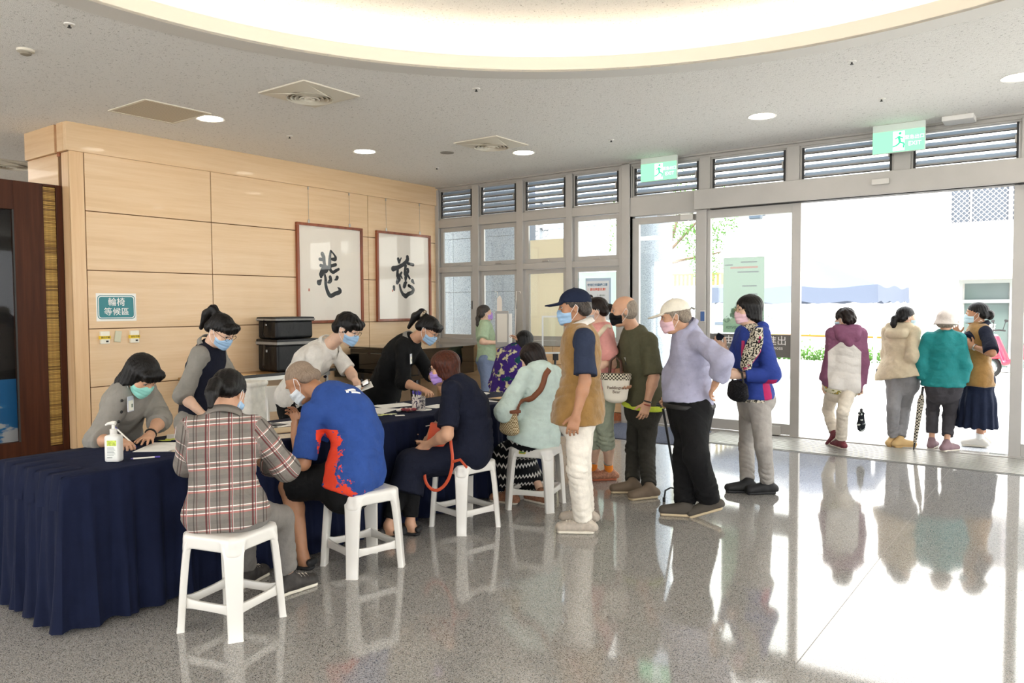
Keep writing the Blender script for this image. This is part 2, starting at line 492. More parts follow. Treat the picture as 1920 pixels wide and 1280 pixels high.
def mat_glass(name='window_glass', tint=(0.965, 0.985, 0.98, 1), k=0.95, f0=0.045):
    m = bpy.data.materials.new(name); m.use_nodes = True; n = m.node_tree.nodes; n.clear()
    out = n.new('ShaderNodeOutputMaterial'); tr = n.new('ShaderNodeBsdfTransparent'); gl = n.new('ShaderNodeBsdfGlossy'); mx = n.new('ShaderNodeMixShader'); fr = n.new('ShaderNodeLayerWeight'); pw_ = n.new('ShaderNodeMath'); pw_.operation = 'POWER'; pw_.inputs[1].default_value = 5.0; ma_ = n.new('ShaderNodeMath'); ma_.operation = 'MULTIPLY_ADD'; ma_.inputs[1].default_value = k; ma_.inputs[2].default_value = f0
    tr.inputs['Color'].default_value = tint; gl.inputs['Roughness'].default_value = 0.0
    l = m.node_tree.links; l.new(fr.outputs['Facing'], pw_.inputs[0]); l.new(pw_.outputs[0], ma_.inputs[0]); l.new(ma_.outputs[0], mx.inputs[0]); l.new(tr.outputs[0], mx.inputs[1]); l.new(gl.outputs[0], mx.inputs[2]); l.new(mx.outputs[0], out.inputs['Surface'])
    return m
PANE = mat_glass()
PGLASS = mat_glass('picture_glass', (1, 1, 1, 1), 0.45, 0.02)
WHITE_PLASTIC = mat('white_plastic', 'DFDCD5', 0.28, coat=0.2)
GRANITE = mat_granite('grey_granite', 'CBD6E4', '8797AC', 'E8EEF5', 80)
CONCRETE = mat('pale_paving', 'CFCDC8', 0.8, var=0.06, vscale=3, bump=0.1, bscale=40)
WHITE_TILE = mat('white_facade', 'F0EEE9', 0.7, var=0.02)
PAPER = mat('paper_white', 'F2F0EA', 0.8)
BLACK = mat('black_plastic', '141414', 0.4)
STEEL = mat('brushed_steel', 'B5B3AE', 0.3, 0.9)
INK = mat('ink_black', '23262A', 0.7)
def lamp(name, color, strength, base='FFFFFF'):
    m = mat(name, base, 0.5, emit=color, estr=strength, spec=0.2); return m
COVE_LAMP = lamp('cove_lamp_warm', 'FFEFD8', 17.0)
DOWN_LAMP = lamp('downlight_white', 'FFF4E6', 38.0)
FILL_PANEL = lamp('fill_panel_glow', 'FFF6EA', 9.0)  # glow of the fill panels added out of view
EXIT_LIT = lamp('exit_sign_lit', '9CFFBC', 1.1, '1A5A42')
EXIT_WHITE = lamp('exit_sign_white', 'EFFFF9', 1.7, '9FB8AC')

CEIL = 3.445; XW = -8.30; YG = 9.25
# ---------------------------------------------------------------- floor and ceiling
fl = struct(box('floor', (-14, -6, -0.12), (6, 9.42, 0.0), TERR))
JOINT = mat('joint_grey', '77736C', 0.5)
for x in (-0.955, -6.35, 2.6): box('joint', (x-0.0015, -6, 0.0), (x+0.0015, 8.25, 0.0006), JOINT, fl)
for y in (-0.2, 4.95): box('joint', (-14, y-0.0015, 0.0), (6, y+0.0015, 0.0006), JOINT, fl)
gr = struct(box('trim_1', (-3.55, 8.28, 0.0), (1.6, 9.12, 0.003), mat('entrance_strip_base', '5E5C58', 0.5, 0.2)))
ng = 13
for i in range(ng):
    y = 8.33+i*0.062
    box('slat', (-3.53, y, 0.003), (1.58, y+0.040, 0.009), mat('strip_slat', 'A6A49F', 0.35, 0.4), gr)
struct(box('trim_2', (-4.84, 9.19, 0.0), (3.0, 9.24, 0.012), ALU))
# ceiling plate with the round recess
cx, cy, R_IN = -1.45, 2.43, 3.49
def ceiling_plate():
    bm = bmesh.new(); N = 128
    inner = [bm.verts.new((cx+3.69*math.cos(2*PI*i/N), cy+3.69*math.sin(2*PI*i/N), CEIL)) for i in range(N)]
    X0, X1, Y0, Y1 = -14, 6, -6, 9.30
    outer = []
    for i in range(N):
        a = 2*PI*i/N; c, s_ = math.cos(a), math.sin(a)
        tx = ((X1-cx) if c > 0 else (X0-cx))/c if abs(c) > 1e-9 else 1e9
        ty = ((Y1-cy) if s_ > 0 else (Y0-cy))/s_ if abs(s_) > 1e-9 else 1e9
        t = min(tx, ty); outer.append(bm.verts.new((cx+c*t, cy+s_*t, CEIL)))
    for i in range(N):
        j = (i+1) % N; bm.faces.new((inner[i], outer[i], outer[j], inner[j]))
    for X, Y in ((X0, Y0), (X0, Y1), (X1, Y0), (X1, Y1)):
        a = math.atan2(Y-cy, X-cx) % (2*PI); i = int(a/(2*PI)*N) % N; j = (i+1) % N
        v = bm.verts.new((X, Y, CEIL)); bm.faces.new((outer[i], v, outer[j]))
    return bm
ceil = struct(bm_obj('ceiling', ceiling_plate(), CEILM))
def ring(name, prof, m, parent=None, N=128):
    """closed profile [(r, z)...] spun about the recess centre"""
    bm = bmesh.new(); rows = [[bm.verts.new((cx+r*math.cos(2*PI*i/N), cy+r*math.sin(2*PI*i/N), z)) for i in range(N)] for r, z in prof]
    for a, b in zip(rows, rows[1:]+rows[:1]):
        for i in range(N): bm.faces.new((a[i], a[(i+1) % N], b[(i+1) % N], b[i]))
    return bm_obj(name, bm, m, parent, auto=35)
COVE_CREAM = mat('cove_cream_paint', 'F2E9D8', 0.6); COVE_WHITE = mat('cove_white_paint', 'F4F1EA', 0.8)
RIM_GREY = mat('recess_rim_paint', 'DAD7D1', 0.6)
ring('rim', [(3.485, 3.438), (3.682, 3.438), (3.682, 3.455), (3.485, 3.455)], RIM_GREY, ceil)
ring('rim_joint', [(3.682, 3.443), (3.692, 3.443), (3.692, 3.46), (3.682, 3.46)], mat('rim_joint_dark', '55504A', 0.8), ceil)
ring('fascia', [(3.485, 3.4381), (3.52, 3.4381), (3.52, 3.557), (3.485, 3.557)], COVE_CREAM, ceil)
ring('cove_trough', [(3.52, 3.456), (4.02, 3.456), (4.02, 3.82), (4.00, 3.82), (4.00, 3.468), (3.52, 3.468)], COVE_WHITE, ceil)
bm = bmesh.new(); bmesh.ops.create_circle(bm, cap_ends=True, segments=128, radius=4.02); bmesh.ops.translate(bm, vec=(cx, cy, 3.815), verts=bm.verts)
bm_obj('raised_ceiling', bm, CEILM, ceil)
lampring = tag(ring('cove_light', [(3.80+0.014*math.cos(a), 3.505+0.014*math.sin(a)) for a in np.linspace(0, 2*PI, 6, endpoint=False)], COVE_LAMP, None, 96),
               'warm strip lamp hidden in the trough of the round ceiling recess', 'lamp')
struct(box('unseen_roof', (-14, -6, 4.0), (6, 9.8, 4.1), WHITE_TILE))  # unseen slab put over the ceiling to block the sky
# far sides of the lobby, behind and beside the camera
OFFW = mat('lobby_wall_paint', 'D9D4CB', 0.8)
wb = struct(boxes('wall_back', [((-14, -6.1, 0), (6, -6, 0.5)), ((-14, -6.1, 3.1), (6, -6, 4.0))]+[((x, -6.1, 0.5), (x+0.6, -6, 3.1)) for x in (-14, -10.2, -6.4, -2.6, 1.2, 5.4)], OFFW))  # unseen wall; its openings are added for daylight fill from behind
struct(boxes('wall_right', [((6, -6, 0), (6.1, 9.8, 0.5)), ((6, -6, 3.1), (6.1, 9.8, 4.0))]+[((6, y, 0.5), (6.1, y+0.6, 3.1)) for y in (-6, -2.2, 1.6, 5.4, 9.2)], OFFW))  # unseen side wall, opened up to let in more sky light
struct(box('wall_far', (-14.1, -6, 0), (-14, 9.8, 4.0), OFFW))
struct(box('wall_alcove', (-14, 9.28, 0), (-8.40, 9.4, 4.0), OFFW))

# ---------------------------------------------------------------- maple wall
wl = struct(box('wall_left', (-8.60, 3.70, 0), (XW-0.012, 9.30, 3.44), GROOVE))
def panel(y0, y1, z0, z1, m=MAPLE):
    g = 0.005
    o = box('panel', (0, y0+g-(y0+y1)/2, z0+g-(z0+z1)/2), (0.013, y1-g-(y0+y1)/2, z1-g-(z0+z1)/2), m, wl, 0.0015, loc=(XW-0.013, (y0+y1)/2, (z0+z1)/2))
    return o
ROWS = [0.105, 0.731, 1.342, 1.953, 2.565, 3.165]
for y0, y1 in ((3.845, 5.285), (5.285, 7.780), (7.780, 9.262)):
    for z0, z1 in zip(ROWS, ROWS[1:]): panel(y0, y1, z0, z1)
box('pilaster', (XW-0.02, 3.70, 0.1), (XW+0.006, 3.838, 3.165), MAPLE_V, wl)
cor = struct(box('trim_3', (XW-0.05, 3.668, 3.158), (XW+0.03, 9.30, CEIL), MAPLE, None, 0.002))
struct(box('baseboard_left', (XW-0.02, 3.69, 0.0), (XW+0.016, 9.25, 0.102), REDWOOD, None, 0.003))
# the end of that wall, turning away behind the dark display screen
ret = struct(box('wall_end', (-9.24, 3.705, 0.0), (-8.33, 3.95, 3.16), MAPLE_X))
box('end_panel', (-8.46, 3.697, 0.1), (-8.315, 3.71, 3.15), MAPLE_V, ret)
box('end_panel', (-9.24, 3.693, 0.1), (-8.53, 3.71, 3.15), MAPLE_X, ret)
struct(box('trim_4', (-9.24, 3.665, 3.158), (-8.535, 3.95, CEIL), MAPLE_X, None, 0.002))
struct(box('trim_5', (-8.48, 3.665, 3.158), (-8.345, 3.95, CEIL), MAPLE_X, None, 0.002))
struct(box('trim_6', (-8.54, 3.69, 3.12), (-8.48, 3.95, CEIL), REDWOOD))

# ---------------------------------------------------------------- dark display screen at the left edge
cab = thing('display_screen', 'dark walnut display screen with glass front and bamboo strip beside the maple wall', 'partition', (-8.55, 2.4, 0))
def cb(n, lo, hi, m, b=0.003): return box(n, [lo[i]-(-8.55, 2.4, 0)[i] for i in range(3)], [hi[i]-(-8.55, 2.4, 0)[i] for i in range(3)], m, cab, b)
cb('frame_stile', (-8.56, 3.235, 0.0), (-8.45, 3.508, 2.815), DARKWOOD)
cb('frame_edge', (-8.56, 3.630, 0.0), (-8.45, 3.69, 2.815), DARKWOOD)
cb('frame_head', (-8.56, 1.2, 2.53), (-8.449, 3.235, 2.815), DARKWOOD)
cb('frame_head', (-8.56, 3.508, 2.79), (-8.449, 3.630, 2.815), DARKWOOD)
cb('frame_foot', (-8.56, 1.2, 0.0), (-8.449, 3.235, 0.235), DARKWOOD)
cb('frame_foot', (-8.56, 3.508, 0.0), (-8.449, 3.630, 0.15), DARKWOOD)
cb('back_board', (-8.60, 1.2, 0.0), (-8.53, 3.69, 2.80), mat('screen_interior', '1A1512', 0.6))
sky = cb('sky_picture', (-8.53, 1.2, 0.235), (-8.520, 3.235, 0.86), PAPER, 0)
def mat_skypic():
    m = mat('sky_picture_print', '3C8FD0', 0.5, emit='3C8FD0', estr=0.0); t = NT(m); v = t.coord('Object', scale=(1, 1.3, 3.2))
    f = t.noise(v, 2.2, 5, 0.55); z = t.sep(t.coord('Object'))[2]
    k = t.math('SUBTRACT', f, t.math('MULTIPLY', z, 0.34))
    t.base(t.ramp(k, [(0.30, lin('2F86CC')), (0.36, lin('3B97DB')), (0.40, lin('F3F6F8'))]))
    return m
sky.data.materials.clear(); sky.data.materials.append(mat_skypic())
cb('glass_front', (-8.470, 1.2, 0.235), (-8.464, 3.235, 2.53), mat('screen_glass', '101010', 0.03, alpha=0.25), 0)
cb('gasket', (-8.466, 3.222, 0.235), (-8.452, 3.238, 2.53), DARKRUB, 0)
BAM = [mat('bamboo_%s' % k, c, 0.5, var=0.2, vscale=30) for k, c in (('pale', 'B8954F'), ('mid', 'A07C3E'), ('brown', '806030'))]
cb('bamboo_backing', (-8.54, 3.508, 0.15), (-8.475, 3.630, 2.79), mat('bamboo_shadow', '2A1D10', 0.8), 0)  # dark brown board behind the rods
rng = random.Random(3); z = 0.155; bam_me = {}
while z < 2.785:
    h = rng.choice((0.010, 0.012, 0.015)); k = rng.choice((0, 0, 1, 0, 1, 0, 0, 2))
    if (h, k) not in bam_me:
        o = cb('bamboo_rod', (-8.476, 3.510, 0.0), (-8.476+0.014, 3.628, h), BAM[k], 0.003); bam_me[h, k] = o; o.location = (0, 0, z)
    else:
        o = bam_me[h, k].copy(); COL.objects.link(o); o.location = (rng.uniform(-0.003, 0.003), 0, z)
    z += h+0.0022

# ---------------------------------------------------------------- glazed front
fr = struct(box('wall_front', (-8.32, YG+0.0, 3.39), (6.0, YG+0.12, 3.448), ALU))
def alu(n, x0, x1, z0, z1, y0=0.0, y1=0.12, m=ALU, parent=None): return box(n, (x0, YG+y0, z0), (x1, YG+y1, z1), m, parent if parent is not None else fr, 0.003)
# head track at the ceiling line
alu('head_track', -8.32, 6.0, 3.425, 3.447, -0.05, 0.02)
left_m = [(-8.32, -8.235), (-7.545, -7.42), (-6.705, -6.59), (-5.845, -5.745), (-5.0, -4.835)]
for x0, x1 in left_m: alu('mullion', x0, x1, 1.0, 3.40, -0.03)
box('mullion', (-4.955, YG-0.05, 0), (-4.835, YG+0.12, 3.44), ALU, fr, 0.003)
wins = [(a[1], b[0]) for a, b in zip(left_m, left_m[1:])]
for x0, x1 in wins:
    alu('transom', x0, x1, 2.80, 2.925, -0.025); alu('transom', x0, x1, 2.095, 2.18, -0.025); alu('transom', x0, x1, 0.985, 1.06, -0.03)
pane_tag = 'glass_pane'
def sash(x0, x1, z0, z1, nm, film=None):
    w = empty(nm, ((x0+x1)/2, YG+0.05, (z0+z1)/2)); w['kind'] = 'structure'
    hx, hz = (x1-x0)/2, (z1-z0)/2; f = 0.062
    for n, lo, hi in (('sash_rail', (-hx, -0.03, hz-f), (hx, 0.002, hz)), ('sash_rail', (-hx, -0.03, -hz), (hx, 0.002, -hz+f)), ('sash_stile', (-hx, -0.03, -hz+f), (-hx+f, 0.002, hz-f)), ('sash_stile', (hx-f, -0.03, -hz+f), (hx, 0.002, hz-f))):
        box(n, lo, hi, ALU, w, 0.002)
    box('glass_pane', (-hx+f, -0.003, -hz+f), (hx-f, 0.003, hz-f), PANE, w)
    if film is not None: box('roller_blind', (-hx+f, 0.012, film[0]-(z0+z1)/2), (hx-f, 0.016, film[1]-(z0+z1)/2), film[2], w)
    h = box('window_handle', (hx-0.028, -0.06, -0.06), (hx-0.012, -0.03, 0.07), DARKRUB, w, 0.004) if z0 < 2 else box('window_latch', (-0.05, -0.05, -hz+0.015), (0.06, -0.03, -hz+0.035), STEEL, w, 0.003)
    return w
CREAM = mat('cream_blind', 'EFE3C6', 0.8, var=0.03)
NT(CREAM).bsdf.inputs['Transmission Weight'].default_value = 0.0
def translucent(name, c, k=0.5):
    m = bpy.data.materials.new(name); m.use_nodes = True; n = m.node_tree.nodes; b = n['Principled BSDF']; b.inputs['Base Color'].default_value = lin(c); b.inputs['Roughness'].default_value = 0.8
    tl = n.new('ShaderNodeBsdfTranslucent'); tl.inputs['Color'].default_value = lin(c); mx = n.new('ShaderNodeMixShader'); mx.inputs[0].default_value = k
    l = m.node_tree.links; l.new(b.outputs[0], mx.inputs[1]); l.new(tl.outputs[0], mx.inputs[2]); l.new(mx.outputs[0], n['Material Output'].inputs['Surface'])
    MATS[name] = m; return m
BLIND = translucent('cream_blind_cloth', 'EDE5D3', 0.45); GREENSHEET = translucent('pale_green_sheet', 'EAF3EE', 0.6)
k = 1
for i, (x0, x1) in enumerate(wins):
    sash(x0+0.01, x1-0.01, 2.185, 2.795, 'window_%d' % k, (2.24, 2.52, BLIND) if i == 2 else None); k += 1
    sash(x0+0.01, x1-0.01, 1.062, 2.092, 'window_%d' % k, (1.12, 2.03, BLIND) if i == 2 else ((1.12, 2.02, GREENSHEET) if i == 3 else None)); k += 1
# louvres: every blade a piece of its own
LOUV = []; BLADEG = translucent('louver_glass', 'AEB9C4', 0.5)
def louvre(x0, x1, z0, z1, n, nm):
    w = empty(nm, ((x0+x1)/2, YG+0.05, (z0+z1)/2)); w['kind'] = 'structure'
    hx, hz = (x1-x0)/2, (z1-z0)/2; f = 0.022
    for q, lo, hi in (('frame_rail', (-hx, -0.04, hz-f), (hx, 0.05, hz)), ('frame_rail', (-hx, -0.04, -hz), (hx, 0.05, -hz+f)), ('frame_stile', (-hx, -0.04, -hz+f), (-hx+f, 0.05, hz-f)), ('frame_stile', (hx-f, -0.04, -hz+f), (hx, 0.05, hz-f))):
        box(q, lo, hi, ALU, w, 0.002)
    for sx in (-1, 1): box('pivot_strip', (sx*(hx-f-0.012)-0.010, -0.045, -hz+f), (sx*(hx-f-0.012)+0.010, -0.01, hz-f), DARKRUB, w)
    for b in range(n):
        z = -hz+f+(2*hz-2*f)*(b+0.62)/n; L = hx-f-0.02; ht = 0.036
        bm = bmesh.new(); add_box(bm, (-L, -0.034, -0.003), (L, 0.034, 0.003), 0.001)
        bl = bm_obj('louver_blade', bm, BLADEG, w, loc=(0, 0.0, z)); bl.rotation_euler = (math.radians(52), 0, 0)
        ed = bmesh.new(); add_box(ed, (-L, -0.047, -0.008), (L, -0.026, 0.010), 0.001); bm_obj('blade_edge', ed, ALU, bl); ed = bmesh.new(); add_box(ed, (-L, -0.052, -0.006), (L, -0.047, 0.004)); bm_obj('blade_seal', ed, DARKRUB, bl)
    box('louver_lever', (hx-f-0.035, -0.075, -0.03), (hx-f-0.02, -0.04, 0.05), ALU, w, 0.004)
for i, (x0, x1) in enumerate(wins): louvre(x0+0.008, x1-0.008, 2.93, 3.39, 5, 'window_%d' % k); k += 1
right_o = [(-4.815, -3.875), (-3.735, -2.80), (-2.655, -1.66), (-1.495, -0.505), (-0.345, 0.65), (0.80, 1.80), (1.95, 2.95), (3.1, 4.1), (4.25, 5.3)]
for i, (x0, x1) in enumerate(right_o): louvre(x0, x1, 2.985, 3.39, 4, 'window_%d' % k); k += 1
for a, b in zip([(-4.9, -4.83)]+right_o, right_o+[(5.4, 6.0)]): alu('mullion', a[1], b[0], 2.97, 3.40, -0.02)
alu('door_header', -4.835, -3.895, 2.735, 2.985, -0.03, 0.12)
hd = alu('door_operator', -3.895, 6.0, 2.745, 2.985, -0.14, 0.12)
alu('operator_slot', -3.7, 6.0, 2.735, 2.746, -0.10, 0.05, DARKRUB)
# swing door
d1 = empty('door_1', (-4.36, YG+0.04, 0)); d1['kind'] = 'structure'
def dbox(n, x0, x1, z0, z1, y0=-0.025, y1=0.025, m=ALU, p=None, dx=-4.36): return box(n, (x0-dx, y0, z0), (x1-dx, y1, z1), m, p, 0.003)
dbox('stile', -4.825, -4.728, 0.01, 2.715, p=d1); dbox('stile', -3.935, -3.895, 0.01, 2.715, p=d1)
dbox('rail', -4.728, -3.935, 2.630, 2.715, p=d1); dbox('rail', -4.728, -3.935, 0.01, 0.20, p=d1)
dbox('glass_pane', -4.728, -3.935, 0.20, 2.630, -0.004, 0.004, PANE, d1)
dbox('door_closer', -4.12, -3.95, 2.64, 2.71, -0.08, -0.025, ALU_L, d1); dbox('closer_arm', -4.45, -3.95, 2.715, 2.728, -0.06, -0.045, ALU_L, d1)
tube('pull_handle', [(-3.94+4.36, -0.03, 1.51), (-3.985+4.36, -0.03, 1.53), (-3.985+4.36, -0.085, 1.50), (-3.985+4.36, -0.085, 1.10), (-3.985+4.36, -0.03, 1.07)], 0.014, STEEL, d1, 10)
alu('mullion', -3.895, -3.765, 0.0, 2.745, -0.06)
pb = tag(box('push_plate', (-0.035, -0.014, -0.075), (0.035, 0.0, 0.075), ALU_L, None, 0.006, 2, loc=(-3.80, YG-0.06, 1.42)), 'blue door release plate on the post between the two doors', 'switch')
box('button', (-0.027, -0.019, -0.06), (0.027, -0.012, 0.06), mat('release_blue', '2F5C9A', 0.35), pb, 0.004)
# sliding leaves
def slide(nm, x0, x1, y):
    d = empty(nm, ((x0+x1)/2, y, 0)); d['kind'] = 'structure'; c = (x0+x1)/2
    for n, a, b, z0, z1 in (('stile', x0, x0+0.045, 0.02, 2.74), ('stile', x1-0.105, x1, 0.005, 2.745), ('rail', x0+0.045, x1-0.105, 2.635, 2.74), ('rail', x0+0.045, x1-0.105, 0.02, 0.145)):
        box(n, (a-c, -0.03, z0), (b-c, 0.03, z1), ALU, d, 0.003)
    box('glass_pane', (x0+0.045-c, -0.004, 0.145), (x1-0.105-c, 0.004, 2.635), PANE, d)
    return d
d2 = slide('door_2', -3.765, -2.626, YG+0.0)
box('floor_guide', (-3.06+3.1955, -0.06, 0.0), (-2.83+3.1955, -0.03, 0.12), ALU_L, d2, 0.003)
dr = empty('door_3', (0.05, YG, 0)); dr['kind'] = 'structure'
box('stile', (-0.605, -0.03, 0.005), (-0.50, 0.03, 2.745), ALU, dr, 0.003); box('stile', (0.50, -0.03, 0.005), (0.60, 0.03, 2.745), ALU, dr, 0.003)
box('rail', (-0.50, -0.03, 2.635), (0.50, 0.03, 2.74), ALU, dr, 0.003); box('rail', (-0.50, -0.03, 0.02), (0.50, 0.03, 0.145), ALU, dr, 0.003)
box('glass_pane', (-0.50, -0.004, 0.145), (0.50, 0.004, 2.635), PANE, dr)
struct(box('window_90', (0.7, YG+0.03, 0.0), (5.9, YG+0.04, 2.745), PANE))
for x in (0.68, 2.0, 3.3, 4.6): alu('mullion', x, x+0.1, 0.0, 2.745)
# low maple wall below the windows
lw = struct(box('wall_low', (-8.30, YG+0.0, 0.0), (-4.955, YG+0.12, 0.99), GROOVE))
for x0, x1 in ((-8.3, -7.2), (-7.2, -6.08), (-6.08, -4.955)):
    for z0, z1 in ((0.105, 0.72), (0.72, 0.985)): box('panel', (x0+0.005, YG-0.013, z0+0.005), (x1-0.005, YG+0.001, z1-0.005), MAPLE_X, lw, 0.0015)
struct(box('baseboard_front', (-8.3, YG-0.03, 0.0), (-4.955, YG, 0.10), REDWOOD, None, 0.003))
# grey word band on the sliding leaf
SIGNGREY = mat('sign_grey', '6A6763', 0.5); SIGNW = mat('sign_lettering', 'F2F1EE', 0.6)
sg = thing('door_notice', 'grey band with white lettering across the sliding glass leaf', 'sign', (-3.2, YG-0.012, 1.07))
box('band', (-0.55, -0.004, -0.135), (0.485, 0.0, 0.135), SIGNGREY, sg)
text_obj('lettering', '請由', 0.118, SIGNW, sg, (-0.34, -0.005, 0.055), (1, 0, 0), (0, 0, 1))
text_obj('lettering', '進出', 0.118, SIGNW, sg, (0.305, -0.005, 0.055), (1, 0, 0), (0, 0, 1))
text_obj('lettering', 'Please', 0.06, SIGNW, sg, (-0.36, -0.005, -0.025), (1, 0, 0), (0, 0, 1))
text_obj('lettering', 'entrances', 0.06, SIGNW, sg, (0.26, -0.005, -0.025), (1, 0, 0), (0, 0, 1))
# pale green poster with lotus, hung behind the leaf and seen from its back
po = thing('lotus_poster', 'pale green poster with a lotus, seen from behind through the glass leaf', 'poster', (-3.30, YG+0.02, 1.72))
box('sheet', (-0.27, 0.0, -0.50), (0.24, 0.003, 0.42), translucent('poster_pale_green', 'B7CDB9', 0.35), po)
LOTUS = mat('lotus_outline', '7F9A82', 0.8); LOTUS2 = mat('poster_print_grey', '6C7F74', 0.8); LOTUS3 = mat('poster_print_orange', 'C98A66', 0.8)
bm = bmesh.new()
for a, L in ((-62, .20), (-44, .23), (-22, .25), (0, .26), (22, .25), (44, .23), (62, .20)):
    r = math.radians(a); d = (math.sin(r), math.cos(r)); e = (d[1], -d[0])
    poly = [(d[0]*L*t+e[0]*w, -0.36+d[1]*L*t+e[1]*w) for t, w in ((.45, 0), (.62, .028), (.8, .032), (1.0, 0), (.8, -.032), (.62, -.028))]
    add_prism(bm, poly, (-0.015, -0.001, 0), (1, 0, 0), (0, 0, 1), (0, -1, 0), 0.0012)
bm_obj('lotus_petals', bm, LOTUS, po)
bm = bmesh.new()
for z, w, x in ((.36, .10, .05), (.24, .13, .04), (.07, .09, .06), (-.03, .06, .1), (.33, .05, -.2)):
    add_box(bm, (x-w, -0.0015, z-0.008), (x+w, 0, z+0.008))
bm_obj('print_lines', bm, LOTUS2, po)
box('print_line', (-0.18, -0.0015, 0.285), (0.16, 0, 0.307), LOTUS3, po)
for s_, x in (('心', -0.22), ('濟', 0.20), ('慈', 0.31)): text_obj('lettering', s_, 0.10, LOTUS2, po, (x, -0.003, -0.34), (1, 0, 0), (0, 0, 1), mirror=True)
text_obj('lettering', 'CENTER', 0.045, LOTUS2, po, (-0.15, -0.003, -0.44), (1, 0, 0), (0, 0, 1), mirror=True)
# mask notice in the window
mn = thing('mask_notice', 'printed notice about used masks on the green lined window', 'sign', (-5.36, YG+0.035, 1.72))
box('sheet', (-0.20, 0, -0.36), (0.20, 0.003, 0.22), mat('notice_blue', 'B9CCE0', 0.8), mn)
box('sheet_field', (-0.19, -0.001, -0.36), (0.17, 0, 0.18), mat('notice_white', 'E4E9EC', 0.8), mn)
text_obj('lettering', '使用後的醫療口罩', 0.040, mat('notice_ink_blue', '3F6F92', 0.8), mn, (-0.01, -0.002, 0.125), (1, 0, 0), (0, 0, 1), bold=0.0006)
text_obj('lettering', '！請勿隨意丟棄！', 0.040, mat('notice_ink_orange', 'E0664A', 0.8), mn, (-0.01, -0.002, 0.062), (1, 0, 0), (0, 0, 1), bold=0.0006)
text_obj('lettering', '（一般垃圾）', 0.026, LOTUS2, mn, (0.05, -0.002, -0.02), (1, 0, 0), (0, 0, 1))
bm = bmesh.new(); bmesh.ops.create_circle(bm, cap_ends=True, segments=16, radius=0.04); bm.transform(Matrix.Rotation(PI/2, 4, 'X')); bm_obj('printed_face', bm, mat('notice_face', 'E8C9AE', 0.8), mn, loc=(-0.12, -0.002, -0.06))
bm = bmesh.new(); add_prism(bm, [(0.045*math.cos(a), 0.045*math.sin(a)) for a in np.linspace(0.1, PI-0.1, 10)], (0, 0, 0), (1, 0, 0), (0, 0, 1), (0, -1, 0), 0.001); bm_obj('printed_hair', bm, INK, mn, loc=(-0.12, -0.002, -0.05))
# sensor and emergency lamp
tag(box('door_sensor', (-0.085, -0.04, -0.03), (0.085, 0, 0.03), ALU_L, None, 0.006, 2, loc=(-1.76, YG-0.14, 2.875)), 'small pale motion sensor on the door header above the open doorway', 'sensor')
tag(box('emergency_lamp', (-0.14, -0.13, -0.05), (0.14, 0.13, 0.0), mat('lamp_case_white', 'E9E7E3', 0.4), None, 0.012, 2, loc=(-1.03, 9.05, CEIL)), 'white flat lamp case on the ceiling right of the exit signs', 'lamp')
def exit_sign(x, y, w, label):
    t = thing('exit_sign', label, 'sign', (x, y, CEIL), math.radians(0), 'green exit signs')
    box('housing', (-w/2, -0.02, -0.30), (w/2, 0.02, 0.0), mat('sign_case_white', 'DCE6E0', 0.4), t, 0.004)
    box('green_panel', (-w/2+0.004, -0.024, -0.296), (w/2-0.004, -0.0201, -0.075), EXIT_LIT, t)
    box('white_field', (-w*0.10, -0.026, -0.285), (w*0.12, -0.0242, -0.085), EXIT_WHITE, t)
    bm = bmesh.new()
    for a, b, r in (((0.0, 0.045), (0.012, -0.02), 0.012), ((0.012, -0.02), (0.05, -0.035), 0.008), ((0.05, -0.035), (0.045, -0.08), 0.007), ((0.012, -0.02), (-0.02, -0.05), 0.008), ((-0.02, -0.05), (-0.055, -0.06), 0.007), ((0.0, 0.04), (0.04, 0.02), 0.006), ((0.0, 0.04), (-0.035, 0.015), 0.006)):
        add_tube(bm, [(a[0], 0, a[1]), (b[0], 0, b[1])], r, 6)
    bmesh.ops.create_icosphere(bm, subdivisions=1, radius=0.016, matrix=Matrix.Translation((0.012, 0, 0.072)))
    g = bm_obj('running_figure', bm, lamp('exit_figure_green', '3DD09A', 1.1, '1A5A42'), t, loc=(w*0.01, -0.026, -0.18)); g.scale = (1, 0.15, 1)
    text_obj('lettering', '緊急出口', 0.046, EXIT_WHITE, t, (w*0.305, -0.0245, -0.16), (1, 0, 0), (0, 0, 1))
    text_obj('lettering', 'EXIT', 0.06, EXIT_WHITE, t, (w*0.31, -0.0245, -0.225), (1, 0, 0), (0, 0, 1))
    return t
exit_sign(-4.36, 9.10, 0.50, 'lit green exit sign hung before the louvres above the swing door')
exit_sign(-1.57, 8.98, 0.50, 'lit green exit sign hung before the louvres above the open doorway')

# ---------------------------------------------------------------- ceiling fittings
TRIMW = mat('fitting_white', 'EDEAE4', 0.45)
DL = [(-7.05, 4.50, 'round downlight beside the perforated ceiling grille'), (-7.05, 6.57, 'round downlight above the maple wall and its hanging frames'), (-5.56, 7.81, 'round downlight next to the far square air diffuser'),
      (-2.61, 7.79, 'round downlight before the sliding door louvres'), (-0.45, 7.78, 'round downlight at the far right of the ceiling'),
      (3.2, 7.8, 'unseen round downlight beyond the right edge of the door'), (-7.05, 2.2, 'unseen round downlight above the table end'), (-7.05, -0.5, 'unseen round downlight behind the camera'), (-5.0, -3.0, 'unseen round downlight near the back wall'), (-1.5, -3.4, 'unseen round downlight at the back of the lobby'), (3.5, -2.5, 'unseen round downlight in the back right corner'), (4.2, 4.0, 'unseen round downlight by the right wall'), (-11.0, 1.0, 'unseen round downlight beyond the display screen')]  # unseen downlights, added to carry the lighting on out of view
dl0 = None
